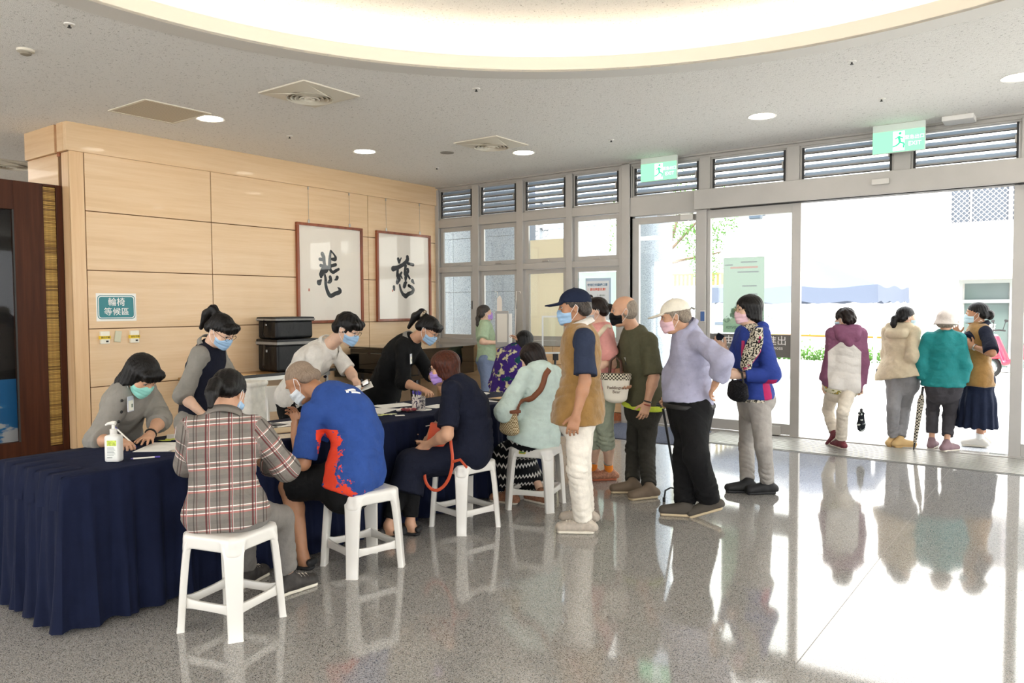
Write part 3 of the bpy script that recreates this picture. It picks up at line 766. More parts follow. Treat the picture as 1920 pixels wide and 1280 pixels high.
for x, y, lab in DL:
    t = thing('downlight', lab, 'lamp', (x, y, CEIL), 0, 'recessed downlights')
    if dl0 is None:
        a = lathe('trim_ring', [(0.118, 0.0), (0.138, -0.006), (0.140, 0.004), (0.118, 0.004)], TRIMW, t, 28, cap=False)
        b = lathe('lamp_disc', [(0.001, -0.004), (0.119, -0.003), (0.119, 0.003), (0.001, 0.003)], DOWN_LAMP, t, 28)
        dl0 = (a, b)
    else:
        for q in dl0:
            c = q.copy(); COL.objects.link(c); c.parent = t
for i, (x, y) in enumerate(((-6.5, -3.5), (-2.5, -5.0), (2.5, -4.5), (4.6, 0.5), (4.6, 3.0), (-12, 3.0), (-9.8, -1.0), (-10.5, 6.5))):  # unseen panels added only to fill the lobby with light
    t = thing('added_panel_light', ['unseen fill panel added over the back left of the lobby', 'unseen fill panel added by the back wall', 'unseen fill panel added at the back right', 'unseen fill panel added near the right wall', 'unseen fill panel added at the middle of the right side', 'unseen fill panel added beyond the display screen', 'unseen fill panel added left of the camera', 'unseen fill panel added behind the maple wall'][i], 'lamp', (x, y, CEIL), 0, 'unseen fill panels')
    box('frame', (-0.62, -0.62, -0.012), (0.62, 0.62, 0.002), TRIMW, t); box('diffuser', (-0.59, -0.59, -0.015), (0.59, 0.59, -0.0121), FILL_PANEL, t)
VENTM = mat('diffuser_cream', 'DDD6C6', 0.45); VENTD = mat('diffuser_inner', '8D8474', 0.6)
def diffuser(x, y, lab):
    t = thing('air_diffuser', lab, 'vent', (x, y, CEIL), 0, 'square ceiling air diffusers')
    bm = bmesh.new(); N = 4
    def sq(r, z): return [bm.verts.new((sx*r, sy*r, z)) for sx, sy in ((-1, -1), (1, -1), (1, 1), (-1, 1))]
    rows = [sq(0.31, 0.0), sq(0.31, -0.012), sq(0.285, -0.014)]
    circ = [bm.verts.new((0.205*math.cos(a), 0.205*math.sin(a), -0.045)) for a in np.linspace(-0.75*PI, 1.25*PI, 16, endpoint=False)]
    for a, b in zip(rows, rows[1:]):
        for i in range(4): bm.faces.new((a[i], a[(i+1) % 4], b[(i+1) % 4], b[i]))
    for i in range(4):
        for j in range(4): bm.faces.new((rows[2][i], circ[i*4+j], circ[(i*4+j+1) % 16])) if True else None
        bm.faces.new((rows[2][i], circ[(i*4+4) % 16], rows[2][(i+1) % 4]))
    bm_obj('face_plate', bm, VENTM, t, auto=30)
    lathe('cone_well', [(0.205, -0.044), (0.19, -0.02), (0.001, -0.012)], VENTD, t, 24, cap=False)
    for r in (0.045, 0.085, 0.125, 0.165, 0.20):
        lathe('vane_ring', [(r-0.018, -0.024), (r, -0.050-0.004*(r < .1)), (r+0.003, -0.049), (r-0.015, -0.022)], VENTM, t, 24, cap=False)
diffuser(-5.545, 4.52, 'square ceiling air diffuser nearer the camera, under the round recess edge')
diffuser(-5.55, 7.15, 'square ceiling air diffuser farther away, next to a downlight')
diffuser(-11.28, 4.34, 'square ceiling air diffuser beyond the end of the maple wall')
t = thing('return_grille', 'perforated cream ceiling grille beside the nearest downlight', 'vent', (-7.18, 4.05, CEIL))
for n, lo, hi in (('frame', (-0.34, -0.33, -0.010), (0.34, -0.305, 0)), ('frame', (-0.34, 0.305, -0.010), (0.34, 0.33, 0)), ('frame', (-0.34, -0.305, -0.010), (-0.315, 0.305, 0)), ('frame', (0.315, -0.305, -0.010), (0.34, 0.305, 0))): box(n, lo, hi, VENTM, t)
def mat_perf():
    m = mat('perforated_metal', 'C9BFAC', 0.5); q = NT(m); v = q.coord('Object')
    vo = q.new('ShaderNodeTexVoronoi'); vo.inputs['Scale'].default_value = 52; vo.inputs['Randomness'].default_value = 0.0; q.link(v, vo.inputs['Vector'])
    q.base(q.ramp(vo.outputs['Distance'], [(0.36, lin('5E564A')), (0.42, lin('CBC1AE'))])); return m
box('mesh_plate', (-0.315, -0.305, -0.006), (0.315, 0.305, 0), mat_perf(), t)
for i, (x, y) in enumerate(((-5.461, 2.464), (-7.071, 5.48), (-4.268, 5.29), (-4.347, 7.828), (-7.083, 7.914), (-1.475, 6.483), (-1.515, 7.811))):
    t = thing('sprinkler', ['sprinkler head near the smoke detector', 'sprinkler head between the two downlights over the maple wall', 'sprinkler head just outside the round recess', 'sprinkler head before the nearer exit sign', 'sprinkler head in the ceiling corner above the second frame', 'sprinkler head below the right of the round recess', 'sprinkler head above the larger exit sign'][i], 'sprinkler', (x, y, CEIL), 0, 'ceiling sprinklers')
    lathe('rosette', [(0.035, 0.0), (0.032, -0.006), (0.012, -0.008)], TRIMW, t, 14)
    lathe('nozzle', [(0.007, -0.006), (0.007, -0.02), (0.014, -0.022), (0.014, -0.025), (0.002, -0.026)], DARKRUB, t, 10)
t = thing('smoke_detector', 'cream smoke detector on the ceiling at far left', 'detector', (-6.248, 2.508, CEIL))
lathe('base', [(0.06, 0), (0.058, -0.016), (0.045, -0.02)], VENTM, t, 20); lathe('sensor_dome', [(0.038, -0.018), (0.036, -0.036), (0.018, -0.043), (0.002, -0.044)], VENTD, t, 20)
tag(lathe('ceiling_speaker', [(0.085, 0), (0.083, -0.006), (0.072, -0.004), (0.002, -0.005)], mat('speaker_grey', '8A857C', 0.6), None, 24, loc=(-6.30, 7.23, CEIL)), 'small grey round ceiling speaker left of the far diffuser', 'speaker')
# ---------------------------------------------------------------- outside the glass
struct(boxes('ground', [((-60, 9.42, -0.15), (60, 60, -0.02)), ((-60, -60, -0.15), (60, -6.0, -0.02)), ((6.0, -6, -0.15), (60, 9.42, -0.02))], CONCRETE))
struct(box('trim_7', (-4.8, 9.42, -0.1), (6, 10.05, -0.005), mat_granite('kerb_granite', 'B9BCC0', '8B9096', 'DADCE0', 60)))
# granite pier wall close behind the first two windows, laid as slabs
pw = struct(box('wall_outer', (-9.2, 10.05, 0), (-7.24, 10.5, 5.0), mat('slab_joint', '59606A', 0.8)))
for x0, x1 in ((-9.2, -8.62), (-8.62, -7.93), (-7.93, -7.24)):
    for z0, z1 in ((0, 0.9), (0.9, 1.8), (1.8, 2.7), (2.7, 3.6), (3.6, 5.0)): box('slab', (x0+0.003, 10.03, z0+0.003), (x1-0.003, 10.06, z1-0.003), GRANITE, pw)
col = struct(lathe('pillar', [(0.30, -0.02), (0.30, 5.0)], GRANITE, None, 40, loc=(-5.17, 10.55, 0)))
# breeze-block screen and granite beside it, farther out
BREEZE = mat('breeze_block', 'A7ABB0', 0.8, var=0.06)
bw = struct(box('wall_breeze', (-7.99, 12.02, 0), (-6.9, 12.35, 4.2), GRANITE))
for z0, z1 in ((2.05, 2.98), (2.98, 3.6)): box('slab', (-7.98, 11.99, z0+0.004), (-6.9, 12.02, z1-0.004), GRANITE, bw)
br = thing('breeze_screen', 'grey breeze-block screen with round openings seen through the third window', 'screen', (-8.2, 12.1, 2.3))
def breeze():
    bm = bmesh.new(); S = 0.12
    for lo, hi in (((-S, -.05, -S), (S, .05, -S+.022)), ((-S, -.05, S-.022), (S, .05, S)), ((-S, -.05, -S+.022), (-S+.022, .05, S-.022)), ((S-.022, -.05, -S+.022), (S, .05, S-.022))): add_box(bm, lo, hi)
    ringp = [(0.058*math.cos(a), 0, 0.058*math.sin(a)) for a in np.linspace(0, 2*PI, 14, endpoint=False)]
    add_tube(bm, ringp, 0.016, 5, True)
    for a in (PI/4, 3*PI/4, 5*PI/4, 7*PI/4): add_tube(bm, [(0.06*math.cos(a), 0, 0.06*math.sin(a)), (0.13*math.cos(a), 0, 0.13*math.sin(a))], 0.014, 5)
    return bm
b0 = None
for i in range(5):
    for j in range(6):
        if b0 is None: b0 = bm_obj('block', breeze(), BREEZE, br); o = b0
        else: o = b0.copy(); COL.objects.link(o); o.parent = br
        o.location = (0.08-0.242*i, 0, -0.1+0.242*j)
# tiled white building across the yard
fa = struct(box('wall_facade', (-30, 21.0, 0), (20, 21.6, 9.5), WHITE_TILE))
for zz in np.arange(0.4, 6.0, 0.4): box('course_line', (-9, 20.992, zz), (-2.75, 21.0, zz+0.006), mat('course_grey', '8E8C88', 0.8), fa)
wn_ = empty('window_91', (-1.5, 20.97, 3.95)); wn_['kind'] = 'structure'
FW = mat('far_window_frame', '8E8A8C', 0.5)
box('pane', (-1.05, 0, -0.5), (1.4, 0.02, 0.6), mat('far_glass', '4C545E', 0.15), wn_)
for n, lo, hi in (('frame', (-1.35, -.08, -0.56), (1.5, 0, -0.48)), ('frame', (-1.35, -.08, 0.56), (1.5, 0, 0.64)), ('frame', (-1.34, -.075, -0.48), (-1.22, 0, 0.56)), ('frame', (-1.06, -.06, -0.5), (-1.0, 0, 0.6)), ('frame', (0.14, -.06, -0.5), (0.22, 0, 0.6)), ('frame', (-0.62, -.05, -0.5), (-0.58, 0, 0.6))): box(n, lo, hi, FW, wn_)
bm = bmesh.new()
for i in range(30):
    for sg in (1, -1):
        x = -1.6+i*0.115
        a = [max(-1.0, min(1.4, x)), 0]; p0 = (x, -0.5); p1 = (x+sg*1.1, 0.6)
        q = []
        for (px_, pz_) in (p0, p1): q.append([px_, pz_])
        (ax_, az_), (bx_, bz_) = q
        t0, t1 = 0.0, 1.0
        for lim, s2 in ((-1.0, 1), (1.4, -1)):
            fa0, fa1 = (ax_-lim)*s2, (bx_-lim)*s2
            if fa0 < 0 and fa1 < 0: t1 = -1; break
            if fa0 < 0: t0 = max(t0, fa0/(fa0-fa1))
            if fa1 < 0: t1 = min(t1, fa0/(fa0-fa1))
        if t1 <= t0: continue
        A = (ax_+(bx_-ax_)*t0, -0.05, az_+(bz_-az_)*t0); B = (ax_+(bx_-ax_)*t1, -0.05, az_+(bz_-az_)*t1)
        add_tube(bm, [A, B], 0.007, 4)
g_ = bm_obj('grille_wires', bm, ALU_L, wn_); g_['kind'] = 'stuff'
aw = struct(box('trim_8', (-2.75, 20.4, 2.12), (4, 21.0, 2.55), mat('awning_paint', 'A8A6A0', 0.7)))
sf = empty('door_4', (-1.0, 20.97, 0)); sf['kind'] = 'structure'
SFG = mat('shop_glass', '55625F', 0.1); SFF = mat('shop_frame', 'A2A8A6', 0.5)
for x0, x1 in ((-1.2, -0.32), (-0.24, 0.66), (0.74, 1.6)):
    box('pane', (x0, 0, 0.1), (x1, 0.02, 1.58), SFG, sf); box('pane', (x0, 0, 1.66), (x1, 0.02, 2.05), SFG, sf)
for x in (-1.3, -0.3, 0.68, 1.62): box('frame', (x, -.06, 0), (x+.07, 0, 2.1), SFF, sf)
box('frame', (-1.3, -.07, 1.58), (1.7, -.01, 1.66), SFF, sf); box('frame', (-1.3, -.07, 2.04), (1.7, -.01, 2.125), SFF, sf)
for s_, x, z, q in (('慈濟醫院', 0.2, 1.0, .2), ('慈濟', -0.75, 1.0, .2)): text_obj('lettering', s_, q, SIGNW, sf, (x, -0.01, z), (1, 0, 0), (0, 0, 1))
bm = bmesh.new()
for a in (-70, -45, -20, 20, 45, 70, 0):
    r = math.radians(a); add_tube(bm, [(0, 0, 0), (math.sin(r)*.12, 0, math.cos(r)*.10), (math.sin(r)*.24, 0, math.cos(r)*.2)], [0.012, 0.05, 0.006], 5, flat=0.2)
bm_obj('lotus_emblem', bm, SIGNW, sf, loc=(0.2, -0.015, 1.2))
# grey canopy tent
CANOPY = translucent('canopy_cloth', '565F70', 0.15); POLE = mat('pale_pole', 'D5D7DC', 0.5)
ct = thing('canopy_tent', 'grey folding canopy tent standing in the sunny yard', 'tent', (-4.6, 17.0, 0))
bm = bmesh.new(); N = 24
def crown(u, v): return 2.05+0.75*(1-max(abs(u), abs(v)))
hw = 1.6
for sx, sy, ex, ey in ((-1, -1, 1, -1), (1, -1, 1, 1), (1, 1, -1, 1), (-1, 1, -1, -1)):
    top = bm.verts.new((0, 0, 2.55)); prev = None
    for i in range(13):
        u = i/12; x, y = sx+(ex-sx)*u, sy+(ey-sy)*u
        sag = -0.06*math.sin(PI*u*2)**2
        vs = (bm.verts.new((x*hw, y*hw, 1.93+sag)), bm.verts.new((x*hw*1.01, y*hw*1.01, 1.60+0.03*math.sin(u*25))), bm.verts.new((x*hw*.5, y*hw*.5, 2.22+sag)))
        if prev: bm.faces.new((prev[0], vs[0], vs[1], prev[1])); bm.faces.new((prev[2], vs[2], vs[0], prev[0])); bm.faces.new((prev[2], top, vs[2]))
        prev = vs
bm_obj('canopy', bm, CANOPY, ct, auto=50)
for sx in (-1, 1):
    for sy in (-1, 1): box('leg', (sx*1.56-.025, sy*1.56-.025, -0.02), (sx*1.56+.025, sy*1.56+.025, 1.95), POLE, ct)
# tree with separate leaves beyond the swing door
LEAF = translucent('leaf_green', '4F7A34', 0.3); BARK = mat('bark', '6E5C4C', 0.9, var=0.2)
tr = thing('street_tree', 'leafy young tree seen through the swing door glass', 'tree', (-8.7, 18.6, 0))
bm = bmesh.new(); add_tube(bm, [(-1.0, 0, 0), (-0.9, 0, 1.3), (-0.4, 0, 2.1), (0.05, 0, 2.65), (0.15, 0, 3.3), (0.5, 0, 4.3)], [0.09, 0.08, 0.06, 0.05, 0.045, 0.02], 8)
add_tube(bm, [(0.05, 0, 2.65), (0.5, 0.1, 2.75), (1.4, 0.2, 2.9)], [0.045, 0.035, 0.015], 6); add_tube(bm, [(0.12, 0, 3.0), (0.7, .1, 3.6), (1.2, 0.1, 4.1)], [0.04, 0.03, 0.012], 6)
bm_obj('trunk', bm, BARK, tr, auto=60)
rng = np.random.RandomState(11); V_, F_ = [], []
for c, r, n in (((0.3, 0, 3.9), .75, 700), ((1.35, 0.1, 3.75), .55, 420), ((0.9, 0, 3.2), .6, 520), ((1.05, 0, 2.55), .42, 320), ((-0.4, 0, 4.3), .7, 420), ((0.8, 0.2, 4.5), .7, 400), ((-0.25, 0.1, 3.3), .35, 150), ((-1.6, .2, 4.0), .6, 330), ((-1.9, 0, 3.3), .4, 150)):
    for i in range(n):
        d = rng.normal(size=3); d /= np.linalg.norm(d); p = np.array(c)+d*r*rng.uniform(0.2, 1)**0.5
        a = rng.normal(size=3); a /= np.linalg.norm(a); b = np.cross(a, rng.normal(size=3)); b /= np.linalg.norm(b); L = rng.uniform(.05, .1)
        k = len(V_); V_ += [p, p+a*L*.5+b*L*.28, p+a*L, p+a*L*.5-b*L*.28]; F_.append((k, k+1, k+2, k+3))
lf = mesh_obj('leaves', V_, F_, LEAF, tr); lf['kind'] = 'stuff'
# yard fence with shutters, planter and barrier
fn = thing('yard_fence', 'cream slatted fence on a low wall below the tree', 'fence', (-8.6, 19.8, 0))
box('low_wall', (-3.5, 0, 0), (1.6, 0.15, 2.12), mat('yard_wall', 'B4B4B2', 0.8), fn)
for z in np.arange(0.2, 2.1, 0.12): box('shutter_line', (-3.5, -0.012, z), (1.6, 0.0, z+0.02), mat('shutter_grey', '8A9098', 0.7), fn)
box('sill_rail', (-3.5, -0.05, 1.05), (1.6, 0, 1.12), mat('rail_bluegrey', '56606C', 0.6), fn)
box('rail', (-3.5, -0.02, 2.38), (1.6, 0.04, 2.43), mat('fence_cream', '857545', 0.7), fn)
for i in range(42): box('slat', (-3.48+i*0.122, -0.01, 2.10), (-3.42+i*0.122, 0.03, 2.40), mat('fence_cream', '857545', 0.7), fn)
fl_ = thing('flood_lamp', 'grey flood lamp high on the white building', 'lamp', (-7.05, 20.7, 3.98))
box('housing', (-0.16, -0.2, -0.12), (0.16, 0.0, 0.05), mat('flood_grey', '3A4654', 0.5), fl_, 0.02); box('bracket', (-0.13, 0.0, 0.0), (0.13, 0.3, 0.10), mat('flood_grey', '3A4654', 0.5), fl_)
pl = thing('planter_hedge', 'low green planting strip behind the walking woman', 'plant', (-4.7, 20.0, 0))
box('planter_kerb', (-1.6, -0.35, -0.02), (1.6, 0.35, 0.18), WHITE_TILE, pl)
V_, F_ = [], []
for i in range(1500):
    p = np.array([rng.uniform(-1.5, 1.5), rng.uniform(-.3, .3), 0.18+abs(rng.normal())*.16]); a = rng.normal(size=3); a /= np.linalg.norm(a); b = np.cross(a, rng.normal(size=3)); b /= np.linalg.norm(b); L = rng.uniform(.06, .12)
    k = len(V_); V_ += [p, p+a*L*.5+b*L*.28, p+a*L, p+a*L*.5-b*L*.28]; F_.append((k, k+1, k+2, k+3))
lf = mesh_obj('leaves', V_, F_, LEAF, pl); lf['kind'] = 'stuff'
bar = thing('barrier_pole', 'orange barrier bar across the sunny yard', 'barrier', (-4.7, 19.4, 0))
tube('bar', [(-1.7, 0, 0.82), (1.2, 0, 0.80)], 0.025, mat('barrier_orange', 'B8700A', 0.5), bar); box('post', (-1.72, -.04, -0.02), (-1.64, .04, 0.85), POLE, bar); box('post', (1.14, -.04, -0.02), (1.22, .04, 0.85), POLE, bar)
# scooters
def scooter(x, y, rz, body, label):
    t = thing('motor_scooter', label, 'scooter', (x, y, -0.02), rz, 'parked scooters')
    R_ = mat('tyre_black', '1B1B1B', 0.8); Bm = mat('scooter_'+body, body, 0.3, coat=0.5); G = mat('scooter_grey', '8E9296', 0.4, 0.3)
    for xx in (-0.62, 0.62):
        bm = bmesh.new(); add_tube(bm, [(xx+0.19*math.cos(a), 0, 0.23+0.19*math.sin(a)) for a in np.linspace(0, 2*PI, 20, endpoint=False)], 0.045, 8, True); w = bm_obj('wheel', bm, R_, t, smooth=True)
        bm = bmesh.new(); add_lathe(bm, [(0.02, -.03), (0.13, -.02), (0.13, .02), (0.02, .03)], 14); bm.transform(Matrix.Translation((xx, 0, .23)) @ Matrix.Rotation(PI/2, 4, 'X')); bm_obj('rim', bm, G, w)
    v = Vol((-0.95, -0.3, 0.2), (0.95, 0.3, 1.2), 0.02)
    v.cone((-0.75, 0, 0.72), (-0.1, 0, 0.62), (.14, .09), (.16, .13), 0.05, lat=(0, 1, 0)); v.cone((-0.1, 0, 0.5), (0.3, 0, 0.32), (.15, .07), (.16, .05), 0.05, lat=(0, 1, 0))
    v.cone((0.3, 0, 0.34), (0.52, 0, 0.85), (.17, .05), (.15, .06), 0.04, lat=(0, 1, 0)); v.ell((0.62, 0, 0.46), (.26, .07, .07), None, 0.03); v.obj('body_shell', Bm, t)
    v = Vol((-0.8, -0.25, 0.6), (0.3, 0.25, 1.0), 0.02); v.cone((-0.62, 0, 0.80), (0.05, 0, 0.76), (.13, .06), (.12, .05), 0.02, lat=(0, 1, 0)); v.obj('seat', R_, t)
    box('engine_case', (-0.66, -0.13, 0.18), (-0.15, -0.02, 0.36), G, t, 0.03, 2); tube('exhaust', [(-0.1, 0.1, 0.28), (-0.5, 0.12, 0.26), (-0.85, 0.13, 0.34)], [0.03, 0.05, 0.055], G, t, 10)
    tube('handlebar', [(0.48, -0.32, 1.0), (0.5, -0.1, 1.02), (0.5, 0.1, 1.02), (0.48, 0.32, 1.0)], 0.018, R_, t); lathe('headlamp', [(0.001, 0), (0.07, 0.02), (0.07, .06), (.001, .08)], mat('lamp_glass', 'D8E0E4', 0.1), t, 12, loc=(0.55, 0, 0.86))
    for sy in (-1, 1): tube('mirror', [(0.48, sy*.22, 1.02), (0.45, sy*.26, 1.18), (0.45, sy*.30, 1.22)], [0.008, 0.008, 0.04], R_, t)
    return t
scooter(-0.95, 19.2, math.radians(160), 'B2203A', 'red scooter parked across the yard beside the right doorpost')
scooter(0.6, 18.4, math.radians(110), 'C9CCD0', 'pale silver scooter parked just beyond the red scooter')
BRUSH = [[[(6.923,2.278,0.031),(6.944,2.242,0.031),(6.951,2.168,0.027),(6.963,2.128,0.023),(6.914,2.032,0.042),(6.896,1.991,0.038),(6.895,1.971,0.023)],[(6.879,2.206,0.023),(6.952,2.202,0.023)],[(6.89,2.122,0.023),(7.01,2.103,0.023)],[(7.067,2.327,0.016),(7.052,2.248,0.023),(7.046,2.166,0.027),(7.045,2.104,0.027),(7.062,2.057,0.023),(7.101,2.031,0.024),(7.15,2.057,0.024),(7.204,2.083,0.02)],[(7.076,2.327,0.012),(7.128,2.279,0.014),(7.158,2.239,0.02),(7.144,2.215,0.032),(7.091,2.215,0.02)],[(7.063,2.119,0.023),(7.151,2.143,0.024)],[(6.932,2.06,0.046),(6.974,2.051,0.039),(7.01,2.076,0.023)],[(6.86,1.893,0.042),(6.894,1.924,0.015)],[(6.96,1.993,0.019),(6.972,1.939,0.023),(6.971,1.871,0.025),(6.987,1.804,0.025),(7.024,1.729,0.031),(7.063,1.709,0.031),(7.135,1.744,0.028),(7.206,1.762,0.032),(7.225,1.78,0.032),(7.216,1.807,0.024),(7.181,1.831,0.006)],[(7.051,1.968,0.027),(7.068,1.928,0.023),(7.041,1.907,0.031),(7.015,1.896,0.016)],[(7.175,1.968,0.028),(7.165,1.944,0.024),(7.13,1.933,0.008)]],[[(8.365,2.277,0.027),(8.386,2.233,0.027)],[(8.429,2.295,0.011),(8.396,2.241,0.018)],[(8.564,2.317,0.032),(8.569,2.279,0.035),(8.525,2.232,0.032),(8.46,2.191,0.032),(8.353,2.149,0.032),(8.258,2.127,0.043)],[(8.573,2.219,0.023),(8.688,2.204,0.026)],[(8.358,2.142,0.023),(8.346,2.074,0.027),(8.35,2.015,0.036),(8.393,2.031,0.027),(8.436,2.077,0.018)],[(8.425,2.017,0.018),(8.446,1.987,0.011)],[(8.524,2.186,0.028),(8.512,2.125,0.028),(8.501,2.064,0.028),(8.522,2.042,0.028),(8.577,2.097,0.028),(8.567,2.127,0.028)],[(8.533,2.035,0.032),(8.521,1.989,0.032),(8.515,1.947,0.014)],[(8.565,2.044,0.019),(8.608,1.991,0.019)],[(8.371,1.978,0.045),(8.338,1.924,0.032)],[(8.269,1.856,0.027),(8.273,1.818,0.022)],[(8.391,1.888,0.018),(8.411,1.813,0.023),(8.452,1.753,0.028),(8.517,1.716,0.037),(8.572,1.754,0.033),(8.66,1.778,0.033),(8.693,1.817,0.028),(8.661,1.855,0.028),(8.584,1.884,0.023)],[(8.536,1.929,0.018),(8.509,1.913,0.037),(8.487,1.867,0.032)],[(8.668,1.955,0.033),(8.701,1.917,0.014)]]]
# ---------------------------------------------------------------- framed calligraphy
FRAMEWOOD = mat_wood('cherry_frame', '8A4524', '6E3318', 'A0583A', 2, 0.3); MATBOARD = mat('mat_board', 'F1E9DC', 0.85); CORD = mat('picture_cord', 'A8A29A', 0.5)
def brush_strokes(strokes, c):
    bm = bmesh.new()
    for st in strokes:
        pts = []
        for i in range(len(st)-1):
            for t in np.linspace(0, 1, 5, endpoint=False):
                pts.append([st[i][k]+(st[i+1][k]-st[i][k])*t for k in range(3)])
        pts.append(list(st[-1]))
        for _ in range(2):
            pts = [pts[0]]+[[(a[k]+2*b[k]+d[k])/4 for k in range(3)] for a, b, d in zip(pts, pts[1:], pts[2:])]+[pts[-1]]
        L, R = [], []
        n = len(pts); rg = random.Random(n)
        for i, (y, z, r) in enumerate(pts):
            a, b = pts[max(0, i-1)], pts[min(n-1, i+1)]; dx, dz = b[0]-a[0], b[1]-a[1]; m = math.hypot(dx, dz) or 1; nx, nz = -dz/m, dx/m
            r1, r2 = r*rg.uniform(.93, 1.05), r*rg.uniform(.93, 1.05)
            L.append((y+nx*r1, z+nz*r1)); R.append((y-nx*r2, z-nz*r2))
        x0 = 0.0006*(1+strokes.index(st)*0.12)
        lv = [bm.verts.new((x0, p[0]-c[0], p[1]-c[1])) for p in L]; rv = [bm.verts.new((x0, p[0]-c[0], p[1]-c[1])) for p in R]
        for i in range(n-1): bm.faces.new((lv[i], lv[i+1], rv[i+1], rv[i]))
        for q, l, r_, nb in ((pts[0], L[0], R[0], pts[1]), (pts[-1], L[-1], R[-1], pts[-2])):
            a0 = math.atan2(l[1]-q[1], l[0]-q[0]); out = math.atan2(q[1]-nb[1], q[0]-nb[0])
            sg = 1 if math.sin(out-a0) > 0 else -1
            cv = bm.verts.new((x0, q[0]-c[0], q[1]-c[1])); pr = None
            for k in range(7):
                a = a0+sg*PI*k/6; v = bm.verts.new((x0, q[0]+q[2]*math.cos(a)-c[0], q[1]+q[2]*math.sin(a)-c[1]))
                if pr: bm.faces.new((cv, pr, v))
                pr = v
    return bm
def frame(y0, y1, z0, z1, strokes, label, seal):
    c = ((y0+y1)/2, (z0+z1)/2); t = thing('framed_calligraphy', label, 'picture', (XW, c[0], c[1]), 0, 'framed calligraphy on the maple wall')
    hy, hz, f = (y1-y0)/2, (z1-z0)/2, 0.036
    for lo, hi in (((0.002, -hy, hz-f), (0.042, hy, hz)), ((0.002, -hy, -hz), (0.042, hy, -hz+f)), ((0.002, -hy, -hz+f), (0.042, -hy+f, hz-f)), ((0.002, hy-f, -hz+f), (0.042, hy, hz-f))): box('frame_bar', lo, hi, FRAMEWOOD, t, 0.005, 2)
    box('paper_sheet', (0.004, -hy+f, -hz+f), (0.018, hy-f, hz-f), MATBOARD, t)
    o = bm_obj('brush_character', brush_strokes(strokes, c), INK, t, loc=(0.0185, 0, 0))
    box('seal', (0.0182, seal[0]-c[0]-.012, seal[1]-c[1]-.018), (0.0190, seal[0]-c[0]+.012, seal[1]-c[1]+.018), mat('seal_red', 'C77B6A', 0.8), t)
    box('glazing', (0.028, -hy+f, -hz+f), (0.030, hy-f, hz-f), PGLASS, t)
    for s_ in (-0.62, 0.62):
        tube('cord', [(0.012, s_*hy, hz-0.01), (0.006, s_*hy, 3.155-c[1])], 0.0022, CORD, t, 5)
        box('cord_clip', (0.002, s_*hy-0.014, hz-0.005), (0.02, s_*hy+0.014, hz+0.05), STEEL, t, 0.006); box('rail_hook', (0.0, s_*hy-.008, 3.12-c[1]), (0.014, s_*hy+.008, 3.157-c[1]), STEEL, t, 0.003)
    return t
frame(6.492, 7.642, 1.345, 2.676, BRUSH[0], 'framed black brush character with a forked top, the left of the two frames', (6.69, 1.79))
frame(7.915, 9.075, 1.345, 2.674, BRUSH[1], 'framed black brush character with a long cross stroke, the frame nearest the windows', (8.24, 1.80))
# wheelchair waiting sign and the little switch boxes
TEAL = mat('sign_teal', '2C7F87', 0.45)
sg = thing('waiting_area_sign', 'white sheet with a teal panel lettered for waiting wheelchairs', 'sign', (XW, 4.139, 1.568))
box('sheet', (0.001, -0.213, -0.148), (0.003, 0.213, 0.148), PAPER, sg)
def rrect(w, h, r, n=5): return [(sx*(w-r)+r*math.cos(a), sy*(h-r)+r*math.sin(a)) for sx, sy, a0 in ((1, 1, 0), (-1, 1, PI/2), (-1, -1, PI), (1, -1, 1.5*PI)) for a in np.linspace(a0, a0+PI/2, n)]
prism('panel', rrect(0.200, 0.126, 0.035), (0.003, 0, 0), (0, 1, 0), (0, 0, 1), (1, 0, 0), 0.0008, TEAL, sg)
prism('border_line', rrect(0.192, 0.118, 0.03), (0.0038, 0, 0), (0, 1, 0), (0, 0, 1), (1, 0, 0), 0.0004, SIGNW, sg)
prism('field', rrect(0.184, 0.110, 0.026), (0.0042, 0, 0), (0, 1, 0), (0, 0, 1), (1, 0, 0), 0.0004, TEAL, sg)
text_obj('lettering', '輪椅', 0.092, SIGNW, sg, (0.0054, 0.0, 0.050), (0, 1, 0), (0, 0, 1), bold=0.0003)
text_obj('lettering', '等候區', 0.088, SIGNW, sg, (0.0054, 0.0, -0.052), (0, 1, 0), (0, 0, 1), bold=0.0003, spacing=1.06)
YEL = mat('tape_yellow', 'F0CF2C', 0.5); IVORY = mat('ivory_plastic', 'E9E5D4', 0.4)
for y, lab in ((3.998, 'ivory switch box with yellow tape, below the left end of the teal sign'), (4.314, 'ivory switch box with yellow tape, below the right end of the teal sign')):
    t = thing('switch_box', lab, 'switch', (XW, y, 1.248), 0, 'taped switch boxes')
    box('case', (0.0, -0.047, -0.066), (0.035, 0.047, 0.066), IVORY, t, 0.008, 2); box('tape', (0.0, -0.055, -0.018), (0.0362, 0.055, 0.018), YEL, t, 0.002); box('slot', (0.034, 0.005, -0.05), (0.0364, 0.03, -0.032), DARKRUB, t)
    text_obj('lettering', '請勿手動', 0.024, INK, t, (0.0368, 0, 0), (0, 1, 0), (0, 0, 1))
o = tag(box('blank_plate', (0.0, -0.035, -0.06), (0.012, 0.035, 0.06), mat('plate_green_grey', 'CFCDB2', 0.5), None, 0.004, loc=(XW, 4.143, 1.255)), 'tilted blank wall plate between the two taped switch boxes', 'plate'); o.rotation_euler = (math.radians(-9), 0, 0)

